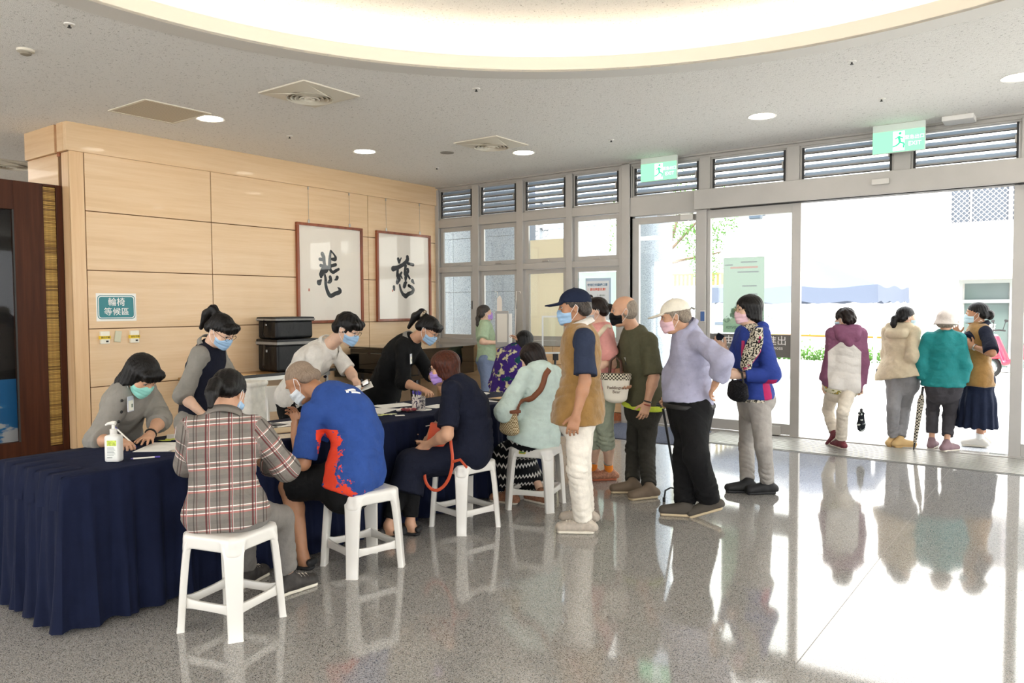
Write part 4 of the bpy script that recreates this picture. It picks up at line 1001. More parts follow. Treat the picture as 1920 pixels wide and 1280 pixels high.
# ---------------------------------------------------------------- the long skirted table
NAVY = fabric('navy_cloth', '10172F', 0.9, 0.12, 0.2, 8, 700)
X0, X1, Y0, Y1, TZ = -4.62, -3.86, 1.655, 5.72, 0.752
tb = thing('skirted_table', 'long table row under a navy pleated cloth', 'table', ((X0+X1)/2, (Y0+Y1)/2, 0))
OT = np.array([(X0+X1)/2, (Y0+Y1)/2, 0])
box('table_board', (X0+0.02-OT[0], Y0+0.02-OT[1], 0.70), (X1-0.02-OT[0], Y1-0.02-OT[1], 0.742), mat('table_board_grey', '8C8880', 0.6), tb)
for x in (X0+0.08, X1-0.08):
    for y in (Y0+0.1, 3.6, 3.75, Y1-0.1): box('leg', (x-.02-OT[0], y-.02-OT[1], 0), (x+.02-OT[0], y+.02-OT[1], 0.70), STEEL, tb)
def table_cloth():
    bm = bmesh.new(); rg = np.random.RandomState(4)
    path = []
    def seg(a, b, n):
        for i in range(n): path.append((np.array(a)+(np.array(b)-np.array(a))*i/n))
    r = 0.015
    seg((X0, Y1), (X0, Y0+r), 300); seg((X0, Y0+r), (X0+r, Y0), 3); seg((X0+r, Y0), (X1-r, Y0), 64); seg((X1-r, Y0), (X1, Y0+r), 4); seg((X1, Y0+r), (X1, Y1-r), 330); seg((X1, Y1-r), (X1-r, Y1), 3); seg((X1-r, Y1), (X0, Y1), 64)
    P = np.array(path); n = len(P); d = np.roll(P, -1, 0)-np.roll(P, 1, 0); d /= np.linalg.norm(d, axis=1)[:, None]; nrm = np.stack([d[:, 1], -d[:, 0]], 1)
    s = np.concatenate([[0], np.cumsum(np.linalg.norm(np.diff(P, axis=0), axis=1))])
    ph = np.cumsum(rg.uniform(0.6, 1.4, n))/n*s[-1]
    k = 2*PI/0.165
    f1 = np.sin(k*ph)+0.45*np.sin(2.3*k*ph+1)+0.3*np.sin(0.37*k*ph)
    f2 = np.sin(k*ph*0.93+0.9)+0.5*np.sin(1.7*k*ph+2)
    crease = np.abs(np.sin(k*ph*0.5+0.4))**6
    rows = []
    for z, amp, fl, mx in ((TZ, 0.0, -0.004, 0), (TZ-0.012, 0.0, 0.008, 0), (0.66, 0.006, 0.016, 0), (0.54, 0.011, 0.022, .1), (0.40, 0.017, 0.028, .3), (0.26, 0.023, 0.034, .5), (0.13, 0.028, 0.040, .7), (0.012, 0.033, 0.048, 1.0)):
        off = fl+amp*(f1*(1-mx*0.6)+f2*mx*0.6)-0.5*amp*crease
        Q = P+nrm*off[:, None]; zz = z+(0.008*np.abs(np.sin(k*ph*0.31)) if z < 0.05 else 0)
        rows.append([bm.verts.new((q[0]-OT[0], q[1]-OT[1], (zz if np.isscalar(zz) else zz[i]))) for i, q in enumerate(Q)])
    for a, b in zip(rows, rows[1:]):
        for i in range(n): bm.faces.new((a[i], b[i], b[(i+1) % n], a[(i+1) % n]))
    bm.faces.new(rows[0])
    return bm
bm_obj('tablecloth', table_cloth(), NAVY, tb, auto=60)
# folded-over pleats at the near end of the cloth
bm = bmesh.new()
for i in range(5):
    x = X0+0.10+i*0.135
    pr = [(x-OT[0], Y0+0.16-0.03*(i % 2)-OT[1], TZ+0.002), (x+0.055-OT[0], Y0+0.15-OT[1], TZ+0.011), (x+0.10-OT[0], Y0+0.16-OT[1], TZ+0.002)]
    q = [(x-OT[0], Y0-0.004-OT[1], TZ+0.001), (x+0.055-OT[0], Y0-0.015-OT[1], TZ+0.006), (x+0.10-OT[0], Y0-0.004-OT[1], TZ+0.001)]
    w = [(x-OT[0], Y0-0.02-OT[1], TZ-0.16), (x+0.055-OT[0], Y0-0.045-OT[1], TZ-0.16), (x+0.10-OT[0], Y0-0.02-OT[1], TZ-0.16)]
    R = [[bm.verts.new(p) for p in r] for r in (pr, q, w)]
    for a, b in zip(R, R[1:]):
        for j in range(2): bm.faces.new((a[j], a[j+1], b[j+1], b[j]))
bm_obj('pleat_folds', bm, NAVY, tb, smooth=True)

# ---------------------------------------------------------------- white plastic stools
STICK = mat('stool_sticker', 'C9B23A', 0.4); STICK2 = mat('stool_sticker_green', '5E7F3A', 0.4)
def rect_sweep(bm, secs, cr=0.35):
    """secs: (centre, u, v, half u, half v); rounded rectangular section"""
    rings = []
    for c, u, v, hu, hv in secs:
        c, u, v = Vector(c), Vector(u), Vector(v); r = min(hu, hv)*cr; pts = []
        for sx, sy, a0 in ((1, 1, 0), (-1, 1, PI/2), (-1, -1, PI), (1, -1, 1.5*PI)):
            for a in (a0, a0+PI/4, a0+PI/2): pts.append(c+u*(sx*(hu-r)+r*math.cos(a))+v*(sy*(hv-r)+r*math.sin(a)))
        rings.append([bm.verts.new(p) for p in pts])
    for a, b in zip(rings, rings[1:]):
        n = len(a)
        for i in range(n): bm.faces.new((a[i], a[(i+1) % n], b[(i+1) % n], b[i]))
    bm.faces.new(rings[0][::-1]); bm.faces.new(rings[-1])
def stool_parts(t):
    v = Vol((-0.24, -0.24, 0.36), (0.24, 0.24, 0.52), 0.0065)
    v.rbox((0, 0, 0.452), (0.158, 0.158, 0.026), None, 0.024, 0.0); v.cone((0, 0, 0.44), (0, 0, 0.44), 0.05, 0.05, 0.0)
    for q in range(4):
        a = q*PI/2; u = np.array([math.cos(a), math.sin(a), 0]); w = np.array([-u[1], u[0], 0])
        v.rbox(u*0.155+np.array([0, 0, 0.438]), (0.016, 0.140, 0.034), np.array([u, w, (0, 0, 1)]), 0.012, 0.02); c_ = unit(u+w); v.cone(c_*0.185+np.array([0, 0, .452]), c_*0.205+np.array([0, 0, .395]), (0.052, .016), (0.046, .016), 0.02, lat=np.array([-c_[1], c_[0], 0]))
        v.cone(u*0.175+w*-0.085+np.array([0, 0, 0.388]), u*0.175+w*0.085+np.array([0, 0, 0.388]), 0.020, 0.020, 0.006, sub=True)
    v.ell((0, 0, 0.487), (0.13, 0.13, 0.010), None, 0.01, sub=True)
    v.obj('seat', WHITE_PLASTIC, t)
    for q in range(4):
        a = PI/4+q*PI/2; u = Vector((math.cos(a), math.sin(a), 0)); w = Vector((-u.y, u.x, 0)); up = Vector((0, 0, 1))
        bm = bmesh.new(); secs = []
        for z, r, hw in ((0.455, 0.178, 0.050), (0.43, 0.193, 0.050), (0.38, 0.203, 0.045), (0.30, 0.212, 0.041), (0.20, 0.221, 0.038), (0.12, 0.227, 0.036), (0.006, 0.236, 0.034)):
            secs.append((u*r+up*z, w, u, hw, 0.017))
        secs.append((u*0.237+up*0.0, w, u, 0.036, 0.019))
        rect_sweep(bm, secs); bm_obj('leg', bm, WHITE_PLASTIC, t, auto=50)
        u2 = Vector((math.cos(a+PI/2), math.sin(a+PI/2), 0)); A = u*0.221+up*0.135; B = u2*0.221+up*0.135; d = (B-A).normalized(); out = Vector((d.y, -d.x, 0))
        bm = bmesh.new(); secs = []
        for k in range(7):
            f = k/6; e = (2*f-1)**4
            secs.append((A+(B-A)*f+up*0.004*e, up, out, 0.020+0.012*e, 0.009))
        rect_sweep(bm, secs); bm_obj('stretcher', bm, WHITE_PLASTIC, t, auto=50)
def stool(x, y, rz, label, proto=[]):
    t = thing('plastic_stool', label, 'stool', (x, y, 0), math.radians(rz), 'white plastic stools')
    if not proto: stool_parts(t); proto.extend([c for c in t.children])
    else:
        for c in proto:
            k = c.copy(); COL.objects.link(k); k.parent = t
    return t
bpy.context.view_layer.update()
stool(-3.338, 2.193, 14.4, 'white plastic stool under the seated person in the plaid shirt')
stool(-3.448, 3.153, -12.3, 'white plastic stool under the seated man in the blue shirt')
s3 = stool(-3.484, 4.157, -11, 'white plastic stool under the woman in the navy dress')
s4 = stool(-3.387, 4.90, 16, 'white plastic stool under the woman in the mint cardigan')
for t, u in ((s3, 0.03), (s4, -0.05)):
    b = prism('sticker', rrect(0.030, 0.013, 0.012), (u, -0.1715, 0.446), (1, 0, 0), (0, 0, 1), (0, -1, 0), 0.0012, STICK, t)
    prism('sticker_print', rrect(0.022, 0.007, 0.006), (u, -0.173, 0.446), (1, 0, 0), (0, 0, 1), (0, -1, 0), 0.0008, STICK2, t)

# ---------------------------------------------------------------- things on the table
def paper(x, y, rz, w, h, label, m=PAPER, z=TZ, group=None, lines=True, name='paper_sheet', cat='paper', tilt=0.0):
    t = thing(name, label, cat, (x, y, z+0.0005), math.radians(rz), group)
    box('sheet', (-w/2, -h/2, 0), (w/2, h/2, 0.0016), m, t)
    if lines:
        bm = bmesh.new()
        for i in range(int(h/0.028)): add_box(bm, (-w*0.40, h*0.42-i*0.025-0.003, 0.0017), (w*(0.40 if i % 3 else 0.15), h*0.42-i*0.025, 0.0021))
        bm_obj('print_lines', bm, mat('print_grey', 'D6D5D2', 0.8), t)
    if tilt: t.rotation_euler.x = tilt
    return t
paper(-4.25, 2.36, 40, 0.21, 0.30, 'white form under the hands of the woman writing at the table end')
paper(-4.06, 2.39, 10, 0.10, 0.15, 'small printed card beside the form at the table end', mat('card_cream', 'E9DFC8', 0.8), TZ, None, True, 'card', 'card')
paper(-4.43, 3.16, 10, 0.21, 0.30, 'white sheet beyond the clipboard, in front of the seated plaid shirt', z=TZ)
paper(-4.38, 3.36, -8, 0.21, 0.30, 'white sheet lying behind the clipboard by the blue shirted man', z=TZ)
clip = thing('clipboard', 'brown clipboard with a black clip before the blue shirted man', 'clipboard', (-4.17, 3.14, TZ), math.radians(-20))
box('board', (-0.115, -0.16, 0), (0.115, 0.16, 0.004), mat('hardboard', 'A98A64', 0.7), clip, 0.002); box('clip', (-0.05, 0.13, 0.004), (0.05, 0.158, 0.016), BLACK, clip, 0.003); box('sheet', (-0.10, -0.15, 0.0042), (0.10, 0.11, 0.0052), mat('kraft_sheet', 'D2BE9C', 0.8), clip)
paper(-3.98, 2.99, -25, 0.16, 0.22, 'printed leaflet at the table edge between the two seated men', mat('leaflet_cream', 'E6DAC3', 0.8), TZ, None, True, 'leaflet', 'leaflet')
paper(-4.35, 4.16, 20, 0.21, 0.30, 'white form left of the pen cup', z=TZ); paper(-4.48, 4.46, -15, 0.21, 0.30, 'white form behind the pen cup', z=TZ)
paper(-4.16, 4.62, 5, 0.15, 0.21, 'white slip right of the pen cup', z=TZ); paper(-4.03, 4.07, -40, 0.05, 0.07, 'tiny torn slip of paper at the front edge near the pen cup', lines=False, z=TZ)
paper(-4.10, 5.18, 12, 0.30, 0.21, 'white form at the far end of the table, underneath', z=TZ); paper(-4.02, 5.32, -10, 0.24, 0.33, 'kraft envelope at the far end of the table', mat('kraft', 'D9B98A', 0.8), TZ, None, False, 'envelope', 'envelope')
paper(-4.33, 5.08, 30, 0.21, 0.30, 'sheet with a dark blue heading at the far end of the table', mat('sheet_blue', '2E3557', 0.8), TZ, None, False)
tag(lathe('paper_plate', [(0.02, 0.001), (0.085, 0.003), (0.105, 0.013), (0.107, 0.013), (0.087, 0.0015)], PAPER, None, 24, loc=(-4.40, 5.45, TZ)), 'round white plate at the far end of the table', 'plate')
paper(-4.50, 2.62, 60, 0.16, 0.23, 'white padded packet on the table behind the plaid shirt', mat('packet_white', 'E2DFD8', 0.7), TZ, None, False, 'packet', 'packet')
def leafbit(x, y, rz, label, c='C4CC55'):
    t = thing('paper_leaf', label, 'decoration', (x, y, TZ+0.001), math.radians(rz), 'cut paper leaves')
    for k, a in enumerate((-35, 0, 40)):
        r = math.radians(a); prism('leaf_blade', [(0, 0), (math.sin(r-.4)*.05, math.cos(r-.4)*.05), (math.sin(r)*.09, math.cos(r)*.09), (math.sin(r+.4)*.05, math.cos(r+.4)*.05)], (0, 0, 0.002*k), (1, 0, 0), (0, 1, 0), (0, 0, 1), 0.0015, mat('leaf_paper_'+c, c, 0.7, var=0.2, vscale=40), t)
leafbit(-4.40, 2.50, 80, 'yellow green paper leaf beside the form at the table end'); leafbit(-4.12, 3.98, 40, 'pale green paper leaves by the far sanitizer bottle', 'D6DA8E'); leafbit(-4.16, 4.05, -60, 'white and green paper leaf near the pen cup', 'E2E3C0')
fb = thing('fabric_flower', 'small pink and white fabric flower beside the pen cup', 'decoration', (-4.13, 4.24, TZ))
for k in range(9):
    a = k*2.4; r = 0.012+0.0035*k; v = bmesh.new(); bmesh.ops.create_uvsphere(v, u_segments=8, v_segments=6, radius=0.022); bmesh.ops.scale(v, vec=(1, 1, 0.55), verts=v.verts)
    o = bm_obj('petal', v, mat('petal_'+('pink', 'white', 'wine')[k % 3], ('E3AFA8', 'EEE6DC', '8A3A40')[k % 3], 0.8), fb, smooth=True, loc=(r*math.cos(a)*1.6, r*math.sin(a)*1.6, 0.014+0.004*(k % 3)))
def sanitizer(x, y, rz, label):
    t = thing('pump_bottle', label, 'bottle', (x, y, TZ), math.radians(rz), 'hand sanitizer bottles')
    v = Vol((-0.06, -0.05, 0), (0.06, 0.05, 0.18), 0.004); v.rbox((0, 0, 0.071), (0.040, 0.028, 0.071), None, 0.014, 0); v.cone((0, 0, 0.135), (0, 0, 0.150), 0.017, 0.015, 0.012); v.cut((0, 0, 0.002), (0, 0, -1))
    v.obj('bottle_body', mat('bottle_milky', 'ECEBE6', 0.35, trans=0.15), t)
    lathe('neck_cap', [(0.017, 0.148), (0.018, 0.150), (0.018, 0.172), (0.009, 0.176), (0.008, 0.196)], WHITE_PLASTIC, t, 14)
    bm = bmesh.new(); add_tube(bm, [(0.012, 0, 0.203), (-0.004, 0, 0.204), (-0.030, 0, 0.200), (-0.040, 0, 0.192)], [0.011, 0.011, 0.007, 0.005], 8); bm_obj('pump_spout', bm, WHITE_PLASTIC, t, auto=60)
    box('label', (-0.028, -0.0288, 0.022), (0.030, -0.0280, 0.118), mat('bottle_label', 'E9EAE4', 0.5), t)
    box('label_picture', (-0.022, -0.0293, 0.088), (0.026, -0.0288, 0.116), mat('label_green', 'B9C94E', 0.5, var=0.4, vscale=80), t)
    bm = bmesh.new()
    for i in range(7): add_box(bm, (-0.022, -0.0292, 0.078-i*0.0065), (0.012+0.004*(i % 3), -0.0288, 0.080-i*0.0065))
    for i in range(9): add_box(bm, (-0.022+i*0.003, -0.0292, 0.024), (-0.0205+i*0.003, -0.0288, 0.031))
    bm_obj('label_print', bm, mat('label_ink', '5A5F60', 0.6), t)
sanitizer(-4.048, 1.985, 38, 'milky pump bottle of sanitizer at the near end of the table')
sanitizer(-4.36, 3.98, 40, 'milky pump bottle of sanitizer behind the blue shirted man')
pc = thing('pen_cup', 'patterned cup full of purple capped pens on the navy cloth', 'cup', (-4.123, 4.37, TZ))
def mat_cup():
    m = mat('cup_pattern', 'E6DFD6', 0.5); q = NT(m); f = q.noise(q.coord('Object'), 60, 4, 0.7); q.base(q.ramp(f, [(0.45, lin('2E2440')), (0.50, lin('E0D8D0'))], 'LINEAR')); return m
lathe('cup_wall', [(0.048, 0.0), (0.052, 0.001), (0.052, 0.105), (0.049, 0.105), (0.048, 0.01), (0.001, 0.008)], mat_cup(), pc, 22)
tag(lathe('coaster', [(0.001, 0), (0.065, 0), (0.065, 0.003), (0.001, 0.003)], PAPER, None, 20, loc=(-4.10, 4.40, TZ)), 'white disc half under the patterned pen cup', 'coaster')
PURP = mat('pen_purple', '4A3A9C', 0.4); PENW = mat('pen_white', 'ECE8DE', 0.4); rg = random.Random(2)
for k in range(13):
    a = rg.uniform(0, 2*PI); r = rg.uniform(0.005, 0.036); t = thing('pen', 'pen with a purple cap standing upright in the patterned cup', 'pen', (-4.123+r*math.cos(a), 4.37+r*math.sin(a), TZ+0.012), 0, 'pens in the patterned cup'); t.rotation_euler = (rg.uniform(-.18, .18), rg.uniform(-.18, .18), 0)
    lathe('barrel', [(0.004, 0), (0.0042, 0.115)], PENW, t, 7); lathe('pen_cap', [(0.0048, 0.112), (0.0048, 0.135), (0.002, 0.138)], PURP, t, 7)
def loose_pen(p0, p1, label):
    d = Vector(p1)-Vector(p0); t = thing('pen', label, 'pen', p0); L = d.length; u = d/L
    tube('barrel', [(0, 0, 0), u*L*0.8], 0.0045, PENW, t, 8); tube('pen_cap', [u*L*0.8, u*L], 0.0048, PURP, t, 8); tube('pen_tip', [u*-0.012, (0, 0, 0)], [0.001, 0.004], PURP, t, 8)
loose_pen((-4.02, 2.07, TZ+0.006), (-3.95, 2.18, TZ+0.006), 'pen lying on the cloth next to the near sanitizer bottle')
loose_pen((-4.315, 2.235, TZ+0.018), (-4.43, 2.17, TZ+0.135), 'pen held by the woman writing at the table end')

# ---------------------------------------------------------------- side table, cooler bags and bin along the wall
st_ = thing('side_table', 'brown topped folding table against the maple wall', 'table', (-8.0, 5.75, 0))
box('table_top', (-0.27, -0.95, 0.735), (0.20, 0.95, 0.765), mat_wood('side_top', '9A7648', '7E5C34', 'B08A58', 1, 0.35), st_, 0.003); box('edge_band', (0.20, -0.95, 0.733), (0.206, 0.95, 0.767), BLACK, st_)
box('apron', (0.12, -0.9, 0.68), (0.16, 0.9, 0.735), STEEL, st_)
for x in (-0.22, 0.15):
    for y in (-0.85, 0.85): box('leg', (x-.015, y-.015, 0), (x+.015, y+.015, 0.735), STEEL, st_)
def mat_scuff():
    m = mat('cooler_black', '0C0D0F', 0.4, spec=0.3); q = NT(m); v = q.coord('Object'); f = q.noise(v, 16, 5, 0.75); q.base(q.ramp(f, [(0.68, lin('0B0C0E')), (0.73, lin('4A4E56'))])); q.bump(q.noise(v, 12, 3, .5), 0.3, 0.02); return m
COOL = mat_scuff(); LIP = mat('cooler_piping', '8C8A86', 0.6, var=.2)
def cooler(x, y, z, w, d, h, label):
    t = thing('cooler_bag', label, 'bag', (x, y, z), math.radians(-4), 'insulated cooler bags')
    v = Vol((-d, -w, -0.02), (d, w, h+.1), 0.012); v.rbox((0, 0, h*0.42), (d/2, w/2, h*0.42), None, 0.03, 0); v.wrinkle(0.003, 18, 3); v.obj('bag_body', COOL, t)
    bm = bmesh.new(); add_box(bm, (-d/2-.012, -w/2-.012, h*0.80), (d/2+.012, w/2+.012, h), 0.02, 2); bm_obj('bag_lid', bm, COOL, t, auto=40)
    bm = bmesh.new()
    for a, b in (((-d/2-.014, -w/2-.015), (d/2+.015, -w/2-.01)), ((d/2+.01, -w/2-.015), (d/2+.016, w/2+.015)), ((-d/2-.014, w/2+.01), (d/2+.015, w/2+.015))): add_box(bm, (a[0], a[1], h*0.84), (b[0], b[1], h*0.92))
    bm_obj('lid_band', bm, LIP, t)
    tube('carry_strap', [(-d*0.1, -w/2-.01, h*0.85), (0, -w/2-.05, h*0.45), (0.02, -w/2-.075, h*0.2), (0.0, -w/2-.04, h*0.12)], 0.02, BLACK, t, 6, flat=0.25); box('strap_buckle', (-0.015, -w/2-.02, h*0.60), (0.02, -w/2-.005, h*0.68), STEEL, t, 0.003)
cooler(-8.02, 6.15, 0.767, 0.62, 0.44, 0.40, 'black insulated cooler bag standing on the side table, the lower of two')
cooler(-8.04, 6.12, 1.17, 0.54, 0.40, 0.27, 'black insulated cooler bag with a pale edged lid, stacked on another')
tb2 = thing('water_flask', 'grey flask with a loop on the side table by the vested woman', 'flask', (-7.86, 5.16, 0.767))
lathe('flask_body', [(0.038, 0.0), (0.042, 0.004), (0.042, 0.15), (0.034, 0.17)], mat('flask_grey', '6E6F72', 0.4), tb2, 18); lathe('flask_lid', [(0.036, 0.17), (0.037, 0.20), (0.024, 0.215), (0.002, 0.216)], mat('flask_grey', '6E6F72', 0.4), tb2, 18)
tube('carry_loop', [(0.03, 0.03, 0.10), (0.02, 0.075, 0.11), (0.02, 0.078, 0.08), (0.03, 0.03, 0.07)], 0.005, BLACK, tb2, 6)
o = tag(box('envelope', (-0.11, -0.16, 0), (0.11, 0.16, 0.004), mat('kraft', 'D9B98A', 0.8), None, 0.001, loc=(-7.90, 5.34, 0.767)), 'yellow envelope lying on the side table beside the grey flask', 'envelope'); o.rotation_euler.z = 0.2
bn = thing('laundry_bin', 'white cloth lined bin standing before the side table', 'bin', (-7.36, 5.10, 0), math.radians(20))
v = Vol((-0.25, -0.25, -0.02), (0.25, 0.25, 0.85), 0.012); v.rbox((0, 0, 0.36), (0.13, 0.15, 0.40), None, 0.02, 0); v.rbox((0, 0, 0.72), (0.145, 0.165, 0.03), None, 0.02, 0.01); v.rbox((0, 0, 0.78), (0.12, 0.14, 0.12), None, 0.02, 0.005, sub=True); v.cut((0, 0, 0.004), (0, 0, -1)); v.wrinkle(0.002, 20, 9)
v.obj('bin_cloth', fabric('bin_cloth_white', 'E6E3DA', 0.85), bn); box('bin_liner', (-0.115, -0.135, 0.62), (0.115, 0.135, 0.66), mat('liner_grey', 'A9ABAD', 0.3), bn)
# white chair half hidden behind the men at the table
ch = thing('plastic_chair', 'white plastic chair mostly hidden behind the seated blue shirted man', 'chair', (-6.02, 4.62, 0), math.radians(-25))
box('seat', (-0.2, -0.2, 0.42), (0.2, 0.2, 0.45), WHITE_PLASTIC, ch, 0.012, 2); box('backrest', (-0.235, -0.19, 0.55), (-0.20, 0.19, 0.80), WHITE_PLASTIC, ch, 0.012, 2)
for sx, sy in ((-1, -1), (1, -1), (1, 1), (-1, 1)): tube('leg', [(sx*.18, sy*.18, 0.43), (sx*.23, sy*.22, 0.0)], 0.017, WHITE_PLASTIC, ch, 8)
for sy in (-1, 1): tube('back_post', [(-.18, sy*.17, 0.44), (-.225, sy*.17, 0.78)], 0.014, WHITE_PLASTIC, ch, 8)

# ---------------------------------------------------------------- grand piano in the corner
PBLK = mat('piano_black', '07080A', 0.08, coat=0.6)
pn = thing('grand_piano', 'black grand piano in the corner below the windows', 'piano', (-7.68, 8.30, 0), 0)
outl = [(-0.55, -0.95), (0.75, -0.95), (0.76, -0.2), (0.70, 0.25), (0.52, 0.55), (0.36, 0.72), (0.15, 0.80), (-0.2, 0.80), (-0.45, 0.70), (-0.55, 0.50)]
outl = [(x, y) for x, y in outl]
prism('case', outl, (0, 0, 0.62), (1, 0, 0), (0, 1, 0), (0, 0, 1), 0.36, PBLK, pn); prism('lid', [(x*1.02, y*1.02) for x, y in outl], (0, 0, 0.985), (1, 0, 0), (0, 1, 0), (0, 0, 1), 0.022, PBLK, pn)
box('key_bed', (-0.58, -1.22, 0.60), (0.76, -0.95, 0.68), PBLK, pn, 0.005); box('key_lid', (-0.5, -1.0, 0.70), (0.70, -0.95, 0.93), PBLK, pn, 0.01)
for x in (-0.56, 0.74): box('arm_block', (x-.03, -1.2, 0.66), (x+.03, -0.95, 0.90), PBLK, pn, 0.02, 2)
for x, y in ((-0.42, -0.9), (0.64, -0.9), (0.0, 0.55)): lathe('leg', [(0.055, 0), (0.05, 0.06), (0.05, 0.10), (0.075, 0.62)], PBLK, pn, 14, loc=(x, y, 0))
# grey machine-like stand seen left of the piano: the low bench
bench = thing('piano_bench', 'black padded bench in front of the grand piano', 'bench', (-7.45, 6.72, 0))
box('cushion', (-0.38, -0.17, 0.45), (0.38, 0.17, 0.52), PBLK, bench, 0.02, 2)
for sx in (-1, 1):
    for sy in (-1, 1): box('leg', (sx*.34-.025, sy*.14-.025, 0), (sx*.34+.025, sy*.14+.025, 0.45), PBLK, bench)
# display stand, wire rods and clear screen near the windows
ds = thing('notice_stand', 'grey metal notice stand with a tilted framed sheet beside the green shirted woman', 'stand', (-5.58, 7.37, 0), math.radians(36))
tube('pole', [(0, 0, 0), (0, 0, 1.12)], 0.014, STEEL, ds, 10); lathe('foot_disc', [(0.16, 0), (0.16, 0.01), (0.02, 0.02)], STEEL, ds, 20)
fr_ = box('sheet_frame', (-0.075, -0.035, 1.06), (0.085, 0.02, 1.50), mat('stand_frame_grey', '9A9690', 0.5), ds, 0.006); box('sheet', (-0.055, -0.038, 1.13), (0.065, -0.0352, 1.47), mat('stand_sheet', 'D2CBBE', 0.7), ds); box('backing_card', (0.06, 0.02, 0.98), (0.125, 0.026, 1.47), PAPER, ds); box('knob', (-0.02, -0.03, 0.62), (0.03, 0.03, 0.68), BLACK, ds, 0.006)
prism('top_flag', [(-0.035, 0), (0.025, 0), (0.025, 0.14), (0.0, 0.19), (-0.035, 0.15)], (-0.02, 0, 1.50), (1, 0, 0), (0, 0, 1), (0, 1, 0), 0.004, mat('flag_beige', 'D8CDC0', 0.7), ds)
rk = thing('wire_rack', 'thin white wire rods with hooked tops before the second window', 'rack', (-6.52, 8.78, 0), math.radians(36))
tube('rod', [(-0.17, 0, 0), (-0.15, 0, 1.60), (-0.16, 0, 1.76), (-0.20, 0, 1.77)], 0.0045, WHITE_PLASTIC, rk, 6); tube('rod', [(0.06, 0, 0), (0.10, 0, 1.60), (0.11, 0, 1.77), (0.16, 0, 1.77), (0.17, 0, 1.74)], 0.0045, WHITE_PLASTIC, rk, 6); box('foot_bar', (-0.2, -0.12, 0), (0.12, 0.12, 0.02), WHITE_PLASTIC, rk)
ac = thing('clear_screen', 'clear acrylic screen with pale edges on a black stand', 'screen', (-5.10, 7.82, 0), math.radians(36))
ACR = mat('acrylic_edge', 'D6DAD8', 0.2)
for lo, hi in (((-0.17, -.012, 0.98), (0.17, .012, 1.0)), ((-0.17, -.012, 1.42), (0.17, .012, 1.44)), ((-0.17, -.012, 1.0), (-0.15, .012, 1.42)), ((0.15, -.012, 1.0), (0.17, .012, 1.42))): box('edge_bar', lo, hi, ACR, ac)
box('clear_sheet', (-0.15, -.003, 1.0), (0.15, .003, 1.42), PANE, ac); tube('stand_post', [(-0.01, 0, 0), (-0.01, 0, 0.98)], 0.014, BLACK, ac, 8); lathe('foot_disc', [(0.13, 0), (0.13, 0.012), (0.02, 0.02)], BLACK, ac, 18); box('post_clamp', (-0.035, -0.02, 0.90), (0.03, 0.02, 0.98), BLACK, ac, 0.005)
mtt = tag(box('entrance_mat', (-4.9, 7.95, 0.0), (-3.62, 9.05, 0.009), fabric('mat_grey', '5B6070', 0.95, 0.25, 0.6, 60, 300), None, 0.003), 'dark grey entrance mat before the swing door', 'mat')
